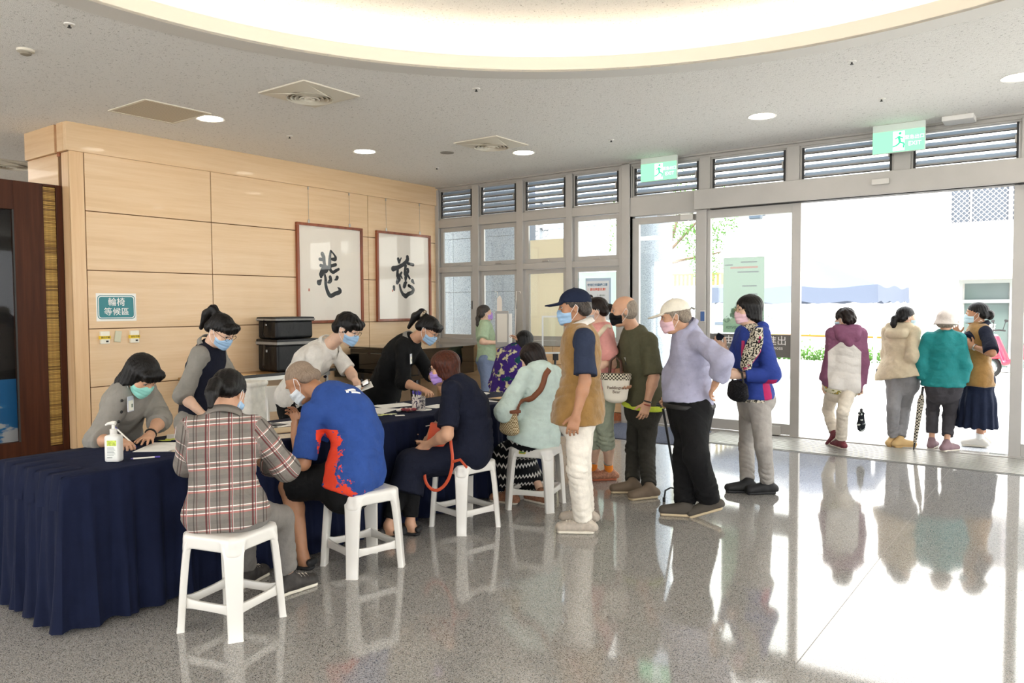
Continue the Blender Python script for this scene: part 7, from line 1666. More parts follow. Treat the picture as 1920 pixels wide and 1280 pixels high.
def mat_check(name, c1, c2, scale):
    m = fabric(name, c1, 0.85); t = NT(m); k = t.new('ShaderNodeTexChecker'); k.inputs['Scale'].default_value = scale; k.inputs['Color1'].default_value = lin(c1); k.inputs['Color2'].default_value = lin(c2); t.link(t.coord('Object'), k.inputs['Vector']); t.base(k.outputs['Color']); return m
GREYUNI = fabric('uniform_grey', '8A867F', 0.85); NAVYV = fabric('vest_navy', '161927', 0.85); WHITES = fabric('shirt_white', 'DEDAD2', 0.85); BLUET = fabric('tee_blue', '2C4B8E', 0.75)
BLACKK = fabric('knit_black', '141516', 0.9); NAVYD = fabric('dress_navy', '161A2A', 0.85); GREENS = fabric('shirt_sage', 'A9BE9F', 0.85); MINT = fabric('cardigan_mint', 'CBDDD5', 0.85)
NAVYPOLO = fabric('polo_navy', '2C3448', 0.85); PINKS = fabric('shirt_pink', 'E6A49C', 0.85); OLIVE = fabric('tee_olive', '55533F', 0.85); NEON = fabric('hem_neon', 'D3E34E', 0.7); LILAC = fabric('shirt_lilac', 'A9A9C0', 0.85)
PANTW = fabric('trousers_white', 'E6DFD2', 0.85); PANTG = fabric('jeans_grey', '7C7873', 0.85); PANTB = fabric('trousers_black', '131314', 0.85); PANTO = fabric('trousers_dark_grey', '37352F', 0.85); PANTS = fabric('capri_sage', 'A5AC97', 0.85)
PANTT = fabric('trousers_taupe', 'A39E98', 0.85); PANTC = fabric('trousers_cream', 'DCD2C2', 0.85); PANTGR = fabric('trousers_grey', '8B8A8C', 0.85); PANTCH = fabric('trousers_charcoal', '444246', 0.85); PANTBL = fabric('trousers_blue_grey', '7785A2', 0.85)
SKIRTG = fabric('skirt_grey', '8E8A85', 0.85); SKIRTN = fabric('skirt_navy', '1B2338', 0.85)
def suede(n='suede_tan'):
    m = fabric(n, '94713F', 0.95, 0.25, 0.3, 9, 500, 0.4); return m
SUEDE = suede(); BEIGEJ = fabric('jacket_beige', 'C9BBA0', 0.85); TEALS = fabric('shirt_teal', '1F7F80', 0.55); HATW = fabric('hat_pale', 'D6CCC4', 0.9); CAPN = fabric('cap_navy', '1B2338', 0.85); CAPW = fabric('cap_white', 'E8E2D2', 0.85)
SH_GREY = mat('shoe_greybeige', 'B5AA9C', 0.7, var=.15, vscale=40); SH_TAUPE = mat('shoe_taupe', '6F5F4E', 0.8); SH_BLACK = mat('shoe_black', '18181A', 0.7); SH_DK = mat('shoe_charcoal', '4A443C', 0.8); SH_RED = mat('shoe_maroon', '6E2B34', 0.7, var=.3, vscale=30); SH_MAUVE = mat('shoe_mauve', '8A7076', 0.8); SH_WH = mat('shoe_white', 'D9D4CA', 0.6); SH_TAN = mat('shoe_tan', 'C9A873', 0.7); SH_BR = mat('shoe_brown', '9A6A50', 0.7, var=.4, vscale=60)
SO_W = mat('sole_white', 'DDD6C6', 0.6); SO_B = mat('sole_black', '202022', 0.7); SO_C = mat('sole_cream', 'C2B091', 0.7)

def W(o, p): return tuple(V3(p)-o)
def km(P): return (V3(P['KR'])+V3(P['KL']))/2
def am(P): return (V3(P['AR'])+V3(P['AL']))/2
def badge(root, o, c, right, up, m2='badge_yellow'):
    n = unit(np.cross(right, up)); c = V3(c)
    b = prism('id_badge', rrect(0.034, 0.046, 0.004), W(o, c), right, up, n, 0.003, mat('badge_case', 'C9CCD6', 0.3), root)
    prism('badge_card', rrect(0.028, 0.030, 0.003), W(o, c+n*0.0034-V3(up)*0.01), right, up, n, 0.0006, mat('badge_card', 'EEEBDD', 0.5), b)
    prism('badge_photo', rrect(0.008, 0.011, 0.002), W(o, c+n*0.0042-V3(up)*0.012+V3(right)*0.012), right, up, n, 0.0006, mat('badge_photo', '6B7A6A', 0.6), b)
def part(root, nm): return [c for c in bpy.data.objects if c.parent == root and c.name.startswith(nm)][0]
def snap(ob, pts, off, org):
    """lay points on the surface of a garment, raised by off"""
    from mathutils.bvhtree import BVHTree
    me = ob.data; bv = BVHTree.FromPolygons([v.co for v in me.vertices], [p.vertices for p in me.polygons]); out = []
    for p in pts:
        co, no, _, _ = bv.find_nearest(Vector(V3(p)-org))
        d = Vector(V3(p)-org)-co; n = d.normalized() if d.length > 0.004 and d.dot(no) > 0 else no
        out.append(V3(co+n*off)+org)
    return out
def chaikin(pts, n=2):
    for _ in range(n): pts = [pts[0]]+[q for a, b in zip(pts, pts[1:]) for q in (V3(a)*.75+V3(b)*.25, V3(a)*.25+V3(b)*.75)]+[pts[-1]]
    return pts
def dense(pts, n=4): return [V3(a)+(V3(b)-V3(a))*k/n for a, b in zip(pts, pts[1:]) for k in range(n)]+[V3(pts[-1])]
def lay(name, ob, pts, w, m, root, org, off=0.006, n=4):
    q = snap(ob, dense(pts, n), off, org); bm = bmesh.new()
    for _ in range(3): q = [q[0]]+[(a+2*b+c)/4 for a, b, c in zip(q, q[1:], q[2:])]+[q[-1]]
    from mathutils.bvhtree import BVHTree
    me = ob.data; bv = BVHTree.FromPolygons([v.co for v in me.vertices], [p.vertices for p in me.polygons])
    rows = []
    for i, p in enumerate(q):
        d = Vector(q[min(i+1, len(q)-1)]-q[max(0, i-1)]).normalized(); loc = Vector(p-org); co, no, _, _ = bv.find_nearest(loc)
        s_ = d.cross(no).normalized(); ww = w[min(len(w)-1, i*len(w)//len(q))] if hasattr(w, '__len__') else w
        rows.append([bm.verts.new(loc-s_*ww-no*off*1.6), bm.verts.new(loc-s_*ww+no*0.001), bm.verts.new(loc+no*0.003), bm.verts.new(loc+s_*ww+no*0.001), bm.verts.new(loc+s_*ww-no*off*1.6)])
    for a, b in zip(rows, rows[1:]):
        for k in range(4): bm.faces.new((a[k], a[k+1], b[k+1], b[k]))
    return bm_obj(name, bm, m, root, smooth=True)
def strap(name, pts, w, m, root, o, up=None):
    bm = bmesh.new(); add_tube(bm, [W(o, p) for p in pts], w, 6, flat=0.22, up=up); return bm_obj(name, bm, m, root, auto=60)
def wristband(P, sd, m, root, o, back=0.015, r=0.030, name='wristwatch'):
    Wp, E = V3(P['W'+sd]), V3(P['E'+sd]); d = unit(E-Wp); c = Wp+d*back; a = unit(np.cross(d, (0, 0, 1.0) if abs(d[2]) < .9 else (1.0, 0, 0))); b = np.cross(d, a)
    bm = bmesh.new(); add_tube(bm, [W(o, c+a*r*math.cos(t)+b*r*math.sin(t)) for t in np.linspace(0, 2*PI, 14, endpoint=False)], 0.006, 6, True); return bm_obj(name, bm, m, root, auto=60)
rt = lambda P: V3((P['f'][1], -P['f'][0], 0)); ff = lambda P: V3(P['f'])
UP = np.array([0, 0, 1.0])

# 1 ------------------------------------------------------------ woman writing at the table end
r, P, h, o = human('writer', 'woman in grey short-sleeved uniform bending to write at the table end, teal mask', dict(skin=SKIN, hair='shoulder', bangs=True, mask='teal', tops=[('uniform_jacket', dict(m=GREYUNI, sleeve=1.35, hem=0.10, inf=0.022, sw=0.014, seed=3, h=0.009))], bottom=('skirt', dict(m=SKIRTG, path=[V3(POSE['writer']['P'])-UP*0.25, V3(POSE['writer']['P'])-UP*0.45], radii=[(.19, .14), (.20, .15), (.21, .16)])), shoes=(SH_BLACK, SO_B, 'slipon')))
c = snap(part(r, 'uniform_jacket'), P['paths']['badge'], 0.012, o)[0]; badge(r, o, c, unit(np.cross(UP, ff(P))), UP)
for c in snap(part(r, 'uniform_jacket'), P['paths']['buttons'], 0.003, o):
    b = bmesh.new(); bmesh.ops.create_uvsphere(b, u_segments=8, v_segments=6, radius=0.009); bm_obj('button', b, BLACK, r, True, W(o, c))
wristband(P, 'L', BLACK, r, o)
# 2 ------------------------------------------------------------ standing woman in the dark vest
r, P, h, o = human('vestwoman', 'standing woman in navy vest over grey blouse with a high ponytail and blue mask', dict(skin=SKIN_FAIR, hair='ponytail', bangs=True, mask='blue', glasses=WIRE_DARK, wide=0.95, tops=[('blouse', dict(m=GREYUNI, sleeve=1.15, hem=0.05, inf=0.014, sw=0.018, seed=5)), ('vest', dict(m=NAVYV, sleeve=0, hem=0.07, inf=0.026, neck=0.03, seed=6))], bottom=('skirt', dict(m=SKIRTG, path=[V3(POSE['vestwoman']['P'])-UP*0.3, V3(POSE['vestwoman']['P'])-UP*0.5], radii=[(.18, .13), (.19, .14), (.19, .14)])), shoes=(SH_BLACK, SO_B, 'slipon')))
collar_part(P, GREYUNI, r, o, r=0.080)
# 3 ------------------------------------------------------------ plaid shirt, back to camera
r, P, h, o = human('plaid', 'seated person in grey and red plaid shirt with hair tied low, seen from behind', dict(skin=SKIN, hair='lowpony', mask='blue', wide=1.02, tops=[('plaid_shirt', dict(m=mat_plaid(), sleeve=1.8, hem=0.085, inf=0.026, sw=0.012, rest=True, seed=8, wr=0.006, h=0.0095))], bottom=('jeans', dict(m=PANTG, len=1.9, cuff=0.046, seed=4)), shoes=(mat('shoe_greyblack', '34302D', 0.7, var=.6, vscale=25), SO_W, 'sneaker')))
collar_part(P, MATS['plaid_cotton'], r, o, r=0.080)
# 4 ------------------------------------------------------------ man in the white shirt
r, P, h, o = human('whiteshirt', 'young man in white short-sleeved shirt leaning over the table with cards in hand', dict(skin=SKIN_FAIR, hair='mop', mask='blue', glasses=WIRE_DARK, wide=1.12, deep=1.12, arm=1.1, tops=[('shirt', dict(m=WHITES, sleeve=0.9, hem=0.04, inf=0.018, sw=0.02, seed=9, wr=0.006))], bottom=('trousers', dict(m=PANTB, w=1.1, len=1.95)), shoes=(SH_BLACK, SO_B, 'slipon')))
collar_part(P, WHITES, r, o, r=0.080, h=0.045)
c = arc(P, 0.55)+unit(np.cross(arcd(P, .55), rt(P)))*0.165-rt(P)*0.085
lg = bmesh.new(); bmesh.ops.create_uvsphere(lg, u_segments=10, v_segments=6, radius=0.016); bmesh.ops.scale(lg, vec=(1, 1, .7), verts=lg.verts); bm_obj('chest_emblem', lg, NAVYV, r, True, W(o, c))
hd = V3(P['WL'])+V3(P['DL'])*0.10
t = thing('card', 'white folded card held by the man in the white shirt', 'card', tuple(hd+UP*0.02)); t.rotation_euler = (0.5, -0.35, 0.9); box('sheet', (-0.10, -0.045, 0), (0.10, 0.045, 0.002), PAPER, t)
t = thing('phone', 'dark phone held above the white card by the man leaning over', 'phone', tuple(hd+UP*0.045)); t.rotation_euler = (0.5, -0.45, 0.75); box('case', (-0.075, -0.036, 0), (0.075, 0.036, 0.008), BLACK, t, 0.004, 2); box('screen', (-0.07, -0.033, 0.0081), (0.07, 0.033, 0.0085), mat('phone_glass', '20242A', 0.1), t)
# 5 ------------------------------------------------------------ man in the blue tee
P = POSE['bluetee']; L_ = -rt(P)
def f_orange(t, src):
    o_ = V3(P['P'])-V3(P['org']); lat = dotc(t, L_, float(o_@L_)); fw = dotc(t, ff(P), float(o_@ff(P))); z = t.sep(t.coord('Object'))[2]; n = t.noise(t.coord('Object'), 22, 4, 0.7)
    edge = t.math('ADD', fw, t.math('MULTIPLY', t.math('SUBTRACT', n, 0.5), 0.28)); hi = t.math('ADD', edge, t.math('MULTIPLY', t.math('SUBTRACT', z, 0.72), -0.40))
    k = t.math('MULTIPLY', t.math('GREATER_THAN', lat, 0.06), band(t, hi, -0.045, 0.10)); k = t.math('MULTIPLY', k, t.math('LESS_THAN', z, 0.84)); a_ = t.new('ShaderNodeAttribute'); a_.attribute_name = 'rest'; k = t.math('MULTIPLY', k, t.math('LESS_THAN', t.sep(a_.outputs['Vector'])[2], 0.5))
    return t.mix(k, src, lin('E8482E'))
r, P, h, o = human('bluetee', 'seated man in blue sports tee with orange side print, cropped grey hair, head bowed', dict(skin=SKIN_DARK, hair='buzz', hair_m=hair_mat('hair_cropped', '7E6C5C', '9C8A78', 0.85), mask='white', eyes=False, wide=1.08, deep=1.15, arm=1.1, bare=1.05, tops=[('tee', dict(m=recolor(BLUET, f_orange), rest=True, sleeve=0.92, hem=0.10, inf=0.024, sw=0.016, seed=10, wr=0.006, h=0.0095))], bottom=('shorts', dict(m=PANTB, len=0.92, w=1.15, flare=0.02)), shoes=(SO_B, SO_B, 'sandal')))
bk = arc(P, 0.80)-unit(np.cross(arcd(P, .80), rt(P)))*0.16
for k, (x0, x1, z0) in enumerate(((-0.015, 0.06, 0.016), (-0.005, 0.07, -0.006), (-0.045, -0.022, 0.004))):
    lay('back_print', part(r, 'tee'), [bk+rt(P)*x0+arcd(P, .8)*z0, bk+rt(P)*x1+arcd(P, .8)*z0], 0.007 if k < 2 else 0.010, SIGNW, r, o, 0.002, 6)
# 6 ------------------------------------------------------------ woman in the black cardigan
r, P, h, o = human('cardigan', 'woman in black cardigan and grey skirt bending over the table, ponytail with scrunchie', dict(skin=SKIN, hair='ponytail', bangs=True, mask='blue', glasses=WIRE_DARK, wide=1.12, deep=1.15, tops=[('blouse', dict(m=GREYUNI, sleeve=0, hem=0.0, inf=0.010)), ('cardigan', dict(m=BLACKK, sleeve=1.25, hem=0.07, inf=0.026, sw=0.012, seed=12, neck=0.03))], bottom=('skirt', dict(m=SKIRTG, path=[V3(POSE['cardigan']['P'])-UP*0.3, V3(POSE['cardigan']['P'])-UP*0.5], radii=[(.20, .16), (.21, .17), (.21, .17)])), shoes=(SH_BLACK, SO_B, 'slipon')))
collar_part(P, GREYUNI, r, o, r=0.080)
bm = bmesh.new(); add_tube(bm, [W(o, h.p(0.030*math.cos(a), -0.125+0.0*a, 0.088+0.030*math.sin(a))) for a in np.linspace(0, 2*PI, 16, endpoint=False)], 0.014, 6, True); bm_obj('scrunchie', bm, mat_spots('scrunchie_cloth', 'B8A890', '6A5A48', 60), r, auto=60)
c = snap(part(r, 'cardigan'), P['paths']['badge'], 0.012, o)[0]; badge(r, o, c, unit(np.cross(UP, ff(P))), UP)
# 7 ------------------------------------------------------------ seated woman in the navy dress
P = POSE['navydress']
r, P, h, o = human('navydress', 'seated woman in navy dress with auburn bobbed hair and a purple mask', dict(skin=SKIN, hair='bob', hair_m=BROWN_HAIR, mask='purple', glasses=WIRE_DARK, wide=1.12, deep=1.25, arm=1.15, tops=[('dress_top', dict(m=NAVYD, sleeve=0.85, hem=0.08, inf=0.020, sw=0.018, seed=14, h=0.0095))], bottom=('dress_skirt', dict(m=NAVYD, path=[km(P)+ff(P)*0.0, km(P)+(am(P)-km(P))*0.5], radii=[(.20, .15), (.17, .105), (.18, .12)])), shoes=(SO_B, SO_B, 'sandal')))
v = Vol(np.min([P['KR'], P['KL'], P['AR'], P['AL']], 0)-.1, np.max([P['KR'], P['KL'], P['AR'], P['AL']], 0)+.1, 0.01)
for s_ in 'RL': v.cone(V3(P['K'+s_])+(V3(P['A'+s_])-V3(P['K'+s_]))*0.3, V3(P['K'+s_])+(V3(P['A'+s_])-V3(P['K'+s_]))*0.9, 0.062, 0.052, 0.01, flat1=True)
v.obj('leggings', PANTB, r, o)
ORANGE = mat('leather_orange', 'C9502E', 0.5, bump=0.1, bscale=150)
bc = V3(P['WL'])+rt(P)*0.035+UP*0.055-ff(P)*0.05
t = thing('shoulder_bag', 'small orange shoulder bag on the lap of the woman in navy', 'bag', tuple(bc), math.atan2(P['f'][1], P['f'][0]))
bm = bmesh.new(); add_box(bm, (-0.07, -0.022, -0.075), (0.06, 0.022, 0.085), 0.014, 2); bb = bm_obj('bag_body', bm, ORANGE, t, auto=40); bb.rotation_euler = (0, math.radians(-12), 0)
tb_ = tube('zip', [(-0.052, 0, 0.092), (0.08, 0, 0.065)], 0.004, STEEL, t, 6)
bq = V3(bc); l_ = -rt(P)
lo_ = V3(P['KL'])*0.55+V3(P['HL'])*0.45
pts = [bq+ff(P)*0.05-UP*0.05+l_*0.03, bq+ff(P)*0.055-UP*0.16+l_*0.08, bq+ff(P)*0.06-UP*0.30+l_*0.10, bq-ff(P)*0.02-UP*0.37+l_*0.10, bq-ff(P)*0.11-UP*0.30+l_*0.10, bq-ff(P)*0.155-UP*0.16+l_*0.11, bq-ff(P)*0.13-UP*0.02+l_*0.09, bq-ff(P)*0.11+UP*0.05+l_*0.05]
bm = bmesh.new(); add_tube(bm, [tuple(Matrix.Rotation(-math.atan2(P['f'][1], P['f'][0]), 3, 'Z') @ Vector(p-bq)) for p in chaikin(pts)], 0.011, 6, flat=0.3); bm_obj('bag_strap', bm, ORANGE, t, auto=60)
pts = [bq-ff(P)*0.15-UP*0.15+l_*0.11, bq-ff(P)*0.21-UP*0.13+l_*0.13, bq-ff(P)*0.26-UP*0.18+l_*0.14]
bm = bmesh.new(); add_tube(bm, [tuple(Matrix.Rotation(-math.atan2(P['f'][1], P['f'][0]), 3, 'Z') @ Vector(p-bq)) for p in pts], 0.010, 6, flat=0.3); bm_obj('bag_strap', bm, ORANGE, t, auto=60)
# 8 ------------------------------------------------------------ far woman in sage green
r, P, h, o = human('greenshirt', 'woman in sage green top and blue trousers standing by the second window', dict(h=0.010, gh=0.014, skin=SKIN_FAIR, hair='longtail', hair_m=GREYING_HAIR, mask='purple', tops=[('top', dict(m=GREENS, sleeve=0.85, hem=0.02, inf=0.024, sw=0.02, seed=15))], bottom=('trousers', dict(m=PANTBL, len=1.9)), shoes=(SH_BLACK, SO_B, 'slipon')))
# 9 ------------------------------------------------------------ purple floral blouse
PURF = mat_spots('purple_floral', '3A2470', 'B9B38E', 14, 0.58, 'D8D0A8')
recolor(PURF, lambda t, s: t.mix(t.math('GREATER_THAN', t.noise(t.coord('Object', scale=(1.3, 1, 1)), 7, 2, .5), 0.60), s, lin('17494E')))
r, P, h, o = human('purple', 'seated woman in purple floral blouse holding her black hair, behind the table', dict(h=0.010, gh=0.014, skin=SKIN, hair='bob', wide=1.1, deep=1.2, tops=[('blouse', dict(m=PURF, sleeve=1.5, hem=0.10, inf=0.03, sw=0.015, seed=16))]))
o9 = V3(P['org']); pc_ = V3(P['P'])
ch = thing('folding_stool', 'dark folding stool under the woman in the purple blouse', 'stool', (pc_[0], pc_[1], 0), math.atan2(P['f'][1], P['f'][0]))
box('seat', (-0.2, -0.2, 0.40), (0.2, 0.2, 0.43), BLACK, ch, 0.01)
for sx, sy in ((-1, -1), (1, -1), (1, 1), (-1, 1)): tube('leg', [(sx*.17, sy*.18, 0.41), (sx*.22, sy*.19, 0.0)], 0.011, BLACK, ch, 8)
v = Vol(pc_-0.75, pc_+0.5, 0.014); f9 = ff(P); r9 = rt(P)
for s_ in (-1, 1):
    H_ = pc_+r9*0.09*s_; K_ = H_+f9*0.38-UP*0.02; A_ = np.array([K_[0], K_[1], 0.02])+f9*0.02
    v.cone(H_, K_, 0.095, 0.072, 0.03); v.cone(K_, A_, 0.068, 0.05, 0.02, flat1=True)
v.obj('trousers', PANTB, r, o)
# 10 ----------------------------------------------------------- mint cardigan
P = POSE['mint']
r, P, h, o = human('mint', 'seated woman in pale mint cardigan with shoulder length dark hair, seen from behind', dict(skin=SKIN_FAIR, hair='shoulder', hair_m=DARKBROWN_HAIR, wide=1.08, deep=1.1, tops=[('cardigan', dict(m=MINT, sleeve=1.8, hem=0.06, inf=0.024, sw=0.022, flare=0.06, seed=17, wr=0.005, h=0.0095))], bottom=('skirt', dict(m=mat_zigzag(), path=[km(P), km(P)+(am(P)-km(P))*0.8], radii=[(.19, .14), (.19, .11), (.21, .13)])), shoes=(SH_BR, SO_W, 'sneaker')))
STRAPB = mat('strap_brown', '7A4426', 0.55)
bd = -unit(np.cross(arcd(P, .5), rt(P)))
s0 = V3(P['SR'])*0.65+V3(P['N'])*0.35+UP*0.085; s1 = arc(P, .72)+bd*0.235+rt(P)*0.07; s2 = arc(P, .42)+bd*0.25-rt(P)*0.04; s3_ = arc(P, .12)+bd*0.20-rt(P)*0.17; s4_ = arc(P, 0.1)+bd*0.02-rt(P)*0.26
lay('bag_strap', part(r, 'cardigan'), P['paths']['strap'], 0.021, STRAPB, r, o, 0.008, 5)
bp = V3(P['paths']['bag'][0])
t = thing('woven_bag', 'beige woven bag hanging at the side of the woman in mint', 'bag', tuple(bp), math.atan2(P['f'][1], P['f'][0]))
v = Vol((-.2, -.1, -.2), (.2, .1, .15), 0.008); v.cone((0, 0, 0.05), (0, 0, -0.07), (0.085, 0.03), (0.11, 0.045), 0.03, lat=(1, 0, 0)); v.obj('bag_body', mat_check('woven_straw', 'D6C6A2', '8F7A55', 90), t); box('bag_flap', (-0.09, -0.045, 0.06), (0.09, 0.045, 0.085), STRAPB, t, 0.012, 2)
# 11 ----------------------------------------------------------- navy cap volunteer
r, P, h, o = human('navycap', 'man in navy cap and tan suede vest over navy polo, white trousers, standing nearest', dict(skin=SKIN_DARK, hair='under_cap', hair_m=GREYING_HAIR, mask='blue', cap=CAPN, wide=1.0, tops=[('polo', dict(m=NAVYPOLO, sleeve=0.88, hem=0.02, inf=0.016, sw=0.024, seed=18, h=0.0095)), ('vest', dict(m=SUEDE, sleeve=0, hem=0.085, inf=0.027, flare=0.07, neck=0.045, seed=19, wr=0.004, h=0.0095, vertical_hem=True))], bottom=('trousers', dict(m=PANTW, len=1.97, w=1.0, cuff=0.058, seed=20, h=0.009)), shoes=(SH_GREY, SO_W, 'sneaker')))
collar_part(P, WHITES, r, o, r=0.080, h=0.05)
# 12 ----------------------------------------------------------- pink shirt with tote
r, P, h, o = human('pinkshirt', 'woman in pink tee and sage capri trousers with a bun, carrying a cream tote', dict(h=0.0085, gh=0.0115, skin=SKIN_FAIR, hair='bun', hair_m=DARKBROWN_HAIR, mask='grey', bare=1.0, tops=[('tee', dict(m=PINKS, sleeve=0.7, hem=0.05, inf=0.024, sw=0.02, seed=21))], bottom=('capri_trousers', dict(m=PANTS, len=1.25, w=1.1, cuff=0.075, seed=22)), shoes=(SH_BR, mat('sole_rust', 'A4583A', 0.7), 'sneaker')))
for s_ in 'RL':
    A_, K_ = V3(P['A'+s_]), V3(P['K'+s_]); d = unit(K_-A_); v = Vol(A_-.12, A_+.2, 0.007); v.cone(A_-d*0.02, A_+d*0.10, 0.036, 0.041, 0.0, flat1=True); v.obj('sock', mat('sock_orange', 'EE8A2A', 0.85), r, o)
    v = Vol(A_-.12, A_+.25, 0.007); v.cone(A_+d*0.098, A_+d*0.112, 0.0425, 0.043, 0.0, flat0=True, flat1=True); v.obj('sock_band', mat('sock_grey', '7C8580', 0.85), r, o)
s_top = V3(P['SL'])*0.5+V3(P['N'])*0.5+UP*0.07
lay('bag_strap', part(r, 'tee'), P['paths']['strap'], 0.018, mat('strap_cream', 'E0D0B4', 0.7), r, o, 0.006)
tp = V3(P['WL'])+V3((0, 0, -0.17))-rt(P)*0.07-ff(P)*0.09
t = thing('tote_bag', 'cream tote with gingham trim and lettering on the arm of the woman in pink', 'bag', tuple(tp), math.atan2(P['f'][1], P['f'][0])-math.radians(8))
v = Vol((-.25, -.15, -.2), (.25, .15, .15), 0.009); v.cone((0, 0, 0.08), (0, 0, -0.10), (0.125, 0.05), (0.095, 0.045), 0.02, lat=(1, 0, 0), flat0=True); v.obj('bag_body', mat('canvas_cream', 'E6DFCF', 0.85, var=.05), t)
v = Vol((-.25, -.15, -.05), (.25, .15, .15), 0.009); v.cone((0, 0, 0.10), (0, 0, 0.045), (0.130, 0.054), (0.126, 0.053), 0.0, lat=(1, 0, 0), flat0=True, flat1=True); v.obj('gingham_trim', mat_check('gingham', 'E0D8C2', '3A342C', 70), t)
for y in (-0.03, 0.03): tube('bag_handle', [(-0.05, y, 0.09), (-0.04, y*.6, 0.20), (0, y*.3, 0.235), (0.04, y*.6, 0.20), (0.05, y, 0.09)], 0.008, mat('handle_brown', '4A2E22', 0.6), t, 6)
text_obj('lettering', 'Paddington\nBear', 0.034, mat('lettering_brown', '5A4030', 0.8), t, (-0.015, 0.0535, -0.03), (-1, 0, 0), (0, 0, 1))
# 13 ----------------------------------------------------------- olive tee man
r, P, h, o = human('olive', 'balding man in olive tee with a lime hem and black mask, leaning forward', dict(skin=SKIN, hair='bald', hair_m=GREY_HAIR, mask='black', brow=GREYING_HAIR, wide=1.08, deep=1.12, arm=1.1, tops=[('undershirt', dict(m=NEON, sleeve=0, hem=0.045, inf=0.024, wr=0.0, upto=0.03)), ('tee', dict(m=OLIVE, sleeve=0.98, hem=0.015, inf=0.026, sw=0.024, seed=24, h=0.009, wr=0.005))], bottom=('trousers', dict(m=PANTO, len=1.95, w=1.0, cuff=0.056, seed=25, h=0.009)), shoes=(SH_TAUPE, SO_C, 'slipon')))
wristband(P, 'L', BLACK, r, o); wristband(P, 'L', mat('band_red', '9A4A3A', 0.6), r, o, -0.012, 0.029, 'bracelet'); wristband(P, 'R', BLACK, r, o)
c = arc(P, .68)+unit(np.cross(arcd(P, .68), rt(P)))*0.152-rt(P)*0.03
pr = prism('chest_print', rrect(0.026, 0.010, .004), W(o, c-UP*0.015), unit(np.cross(UP, ff(P))), unit(arcd(P, .68)), ff(P), 0.006, mat('print_dark', '33343C', 0.8), r)
prism('chest_print', [(-.022, 0), (-.008, 0), (-.004, .02), (.004, .02), (.008, 0), (.022, 0), (.018, .03), (-.02, .03)], W(o, c+UP*0.005), unit(np.cross(UP, ff(P))), unit(arcd(P, .68)), ff(P), 0.006, mat('print_pale', 'C8C6BE', 0.8), r)
# 14 ----------------------------------------------------------- old man with cane
r, P, h, o = human('whitecap', 'elderly man in white cap and lilac shirt walking with a cane, hand on hip', dict(skin=SKIN, hair='under_cap', hair_m=GREY_HAIR, mask='pink', cap=CAPW, wide=1.06, deep=1.1, belly=0.08, brow=GREYING_HAIR, palmL=tuple(-ff(POSE['whitecap'])), tops=[('shirt', dict(m=LILAC, sleeve=1.62, hem=-0.03, inf=0.026, sw=0.022, seed=27, wr=0.006, h=0.009))], bottom=('trousers', dict(m=PANTB, len=1.98, w=1.14, cuff=0.064, top=0.08, inf=0.022, seed=28, h=0.009)), shoes=(SH_DK, SO_C, 'slipon')))
collar_part(P, LILAC, r, o, r=0.080)
S_ = stations(P, dict(wide=1.06, deep=1.1, belly=0.08), 0.055, 0.065)[0]
bm = bmesh.new(); add_tube(bm, [W(o, S_[0]+S_[3]*(S_[1]+.040)*math.cos(a)+S_[4]*(S_[2]+.040)*math.sin(a)) for a in np.linspace(0, 2*PI, 30, endpoint=False)], 0.017, 6, True, flat=0.4, up=tuple(arcd(P, .06))); bm_obj('belt', bm, mat('belt_black', '1C1A19', 0.5), r, auto=60)
v = Vol(V3(P['WL'])-.12, V3(P['WL'])+.16, 0.008); d = unit(V3(P['EL'])-V3(P['WL'])); v.cone(V3(P['WL'])+d*0.075, V3(P['WL'])+d*0.125, 0.052, 0.056, 0.0, flat0=True, flat1=True); v.obj('rolled_cuff', LILAC, r, o)
for k in range(4):
    c = arc(P, .2+.17*k)+unit(np.cross(arcd(P, .2+.17*k), rt(P)))*(0.175-0.01*k)-rt(P)*0.035; b = bmesh.new(); bmesh.ops.create_uvsphere(b, u_segments=6, v_segments=5, radius=0.006); bm_obj('button', b, WHITE_PLASTIC, r, True, W(o, c))
hx = V3(P['WR'])+V3(P['DR'])*0.075
cb0 = V3((-2.53, 5.62, 0))
cn = thing('walking_cane', 'black four footed walking cane held by the elderly man', 'cane', tuple(cb0))
CB = mat('cane_black', '17171A', 0.35); top = hx-cb0; tube('shaft', [(0, 0, 0.10), tuple(top+V3((0, 0, -.03)))], 0.010, CB, cn, 10); tube('grip', [tuple(top+ff(P)*0.05), tuple(top), tuple(top-ff(P)*0.07)], 0.014, CB, cn, 8); tube('collar', [(0, 0, 0.085), (0, 0, 0.16)], 0.015, CB, cn, 10)
for k in range(4):
    a = math.radians(20+90*k); e = (0.10*math.cos(a), 0.10*math.sin(a)); ft = tube('foot', [(0, 0, 0.11), (e[0]*.5, e[1]*.5, 0.115), (e[0]*.9, e[1]*.9, 0.09), (e[0], e[1], 0.02)], 0.007, CB, cn, 6); tube('ferrule', [(e[0], e[1], 0.0), (e[0], e[1], 0.035)], 0.012, SO_B, ft, 8)
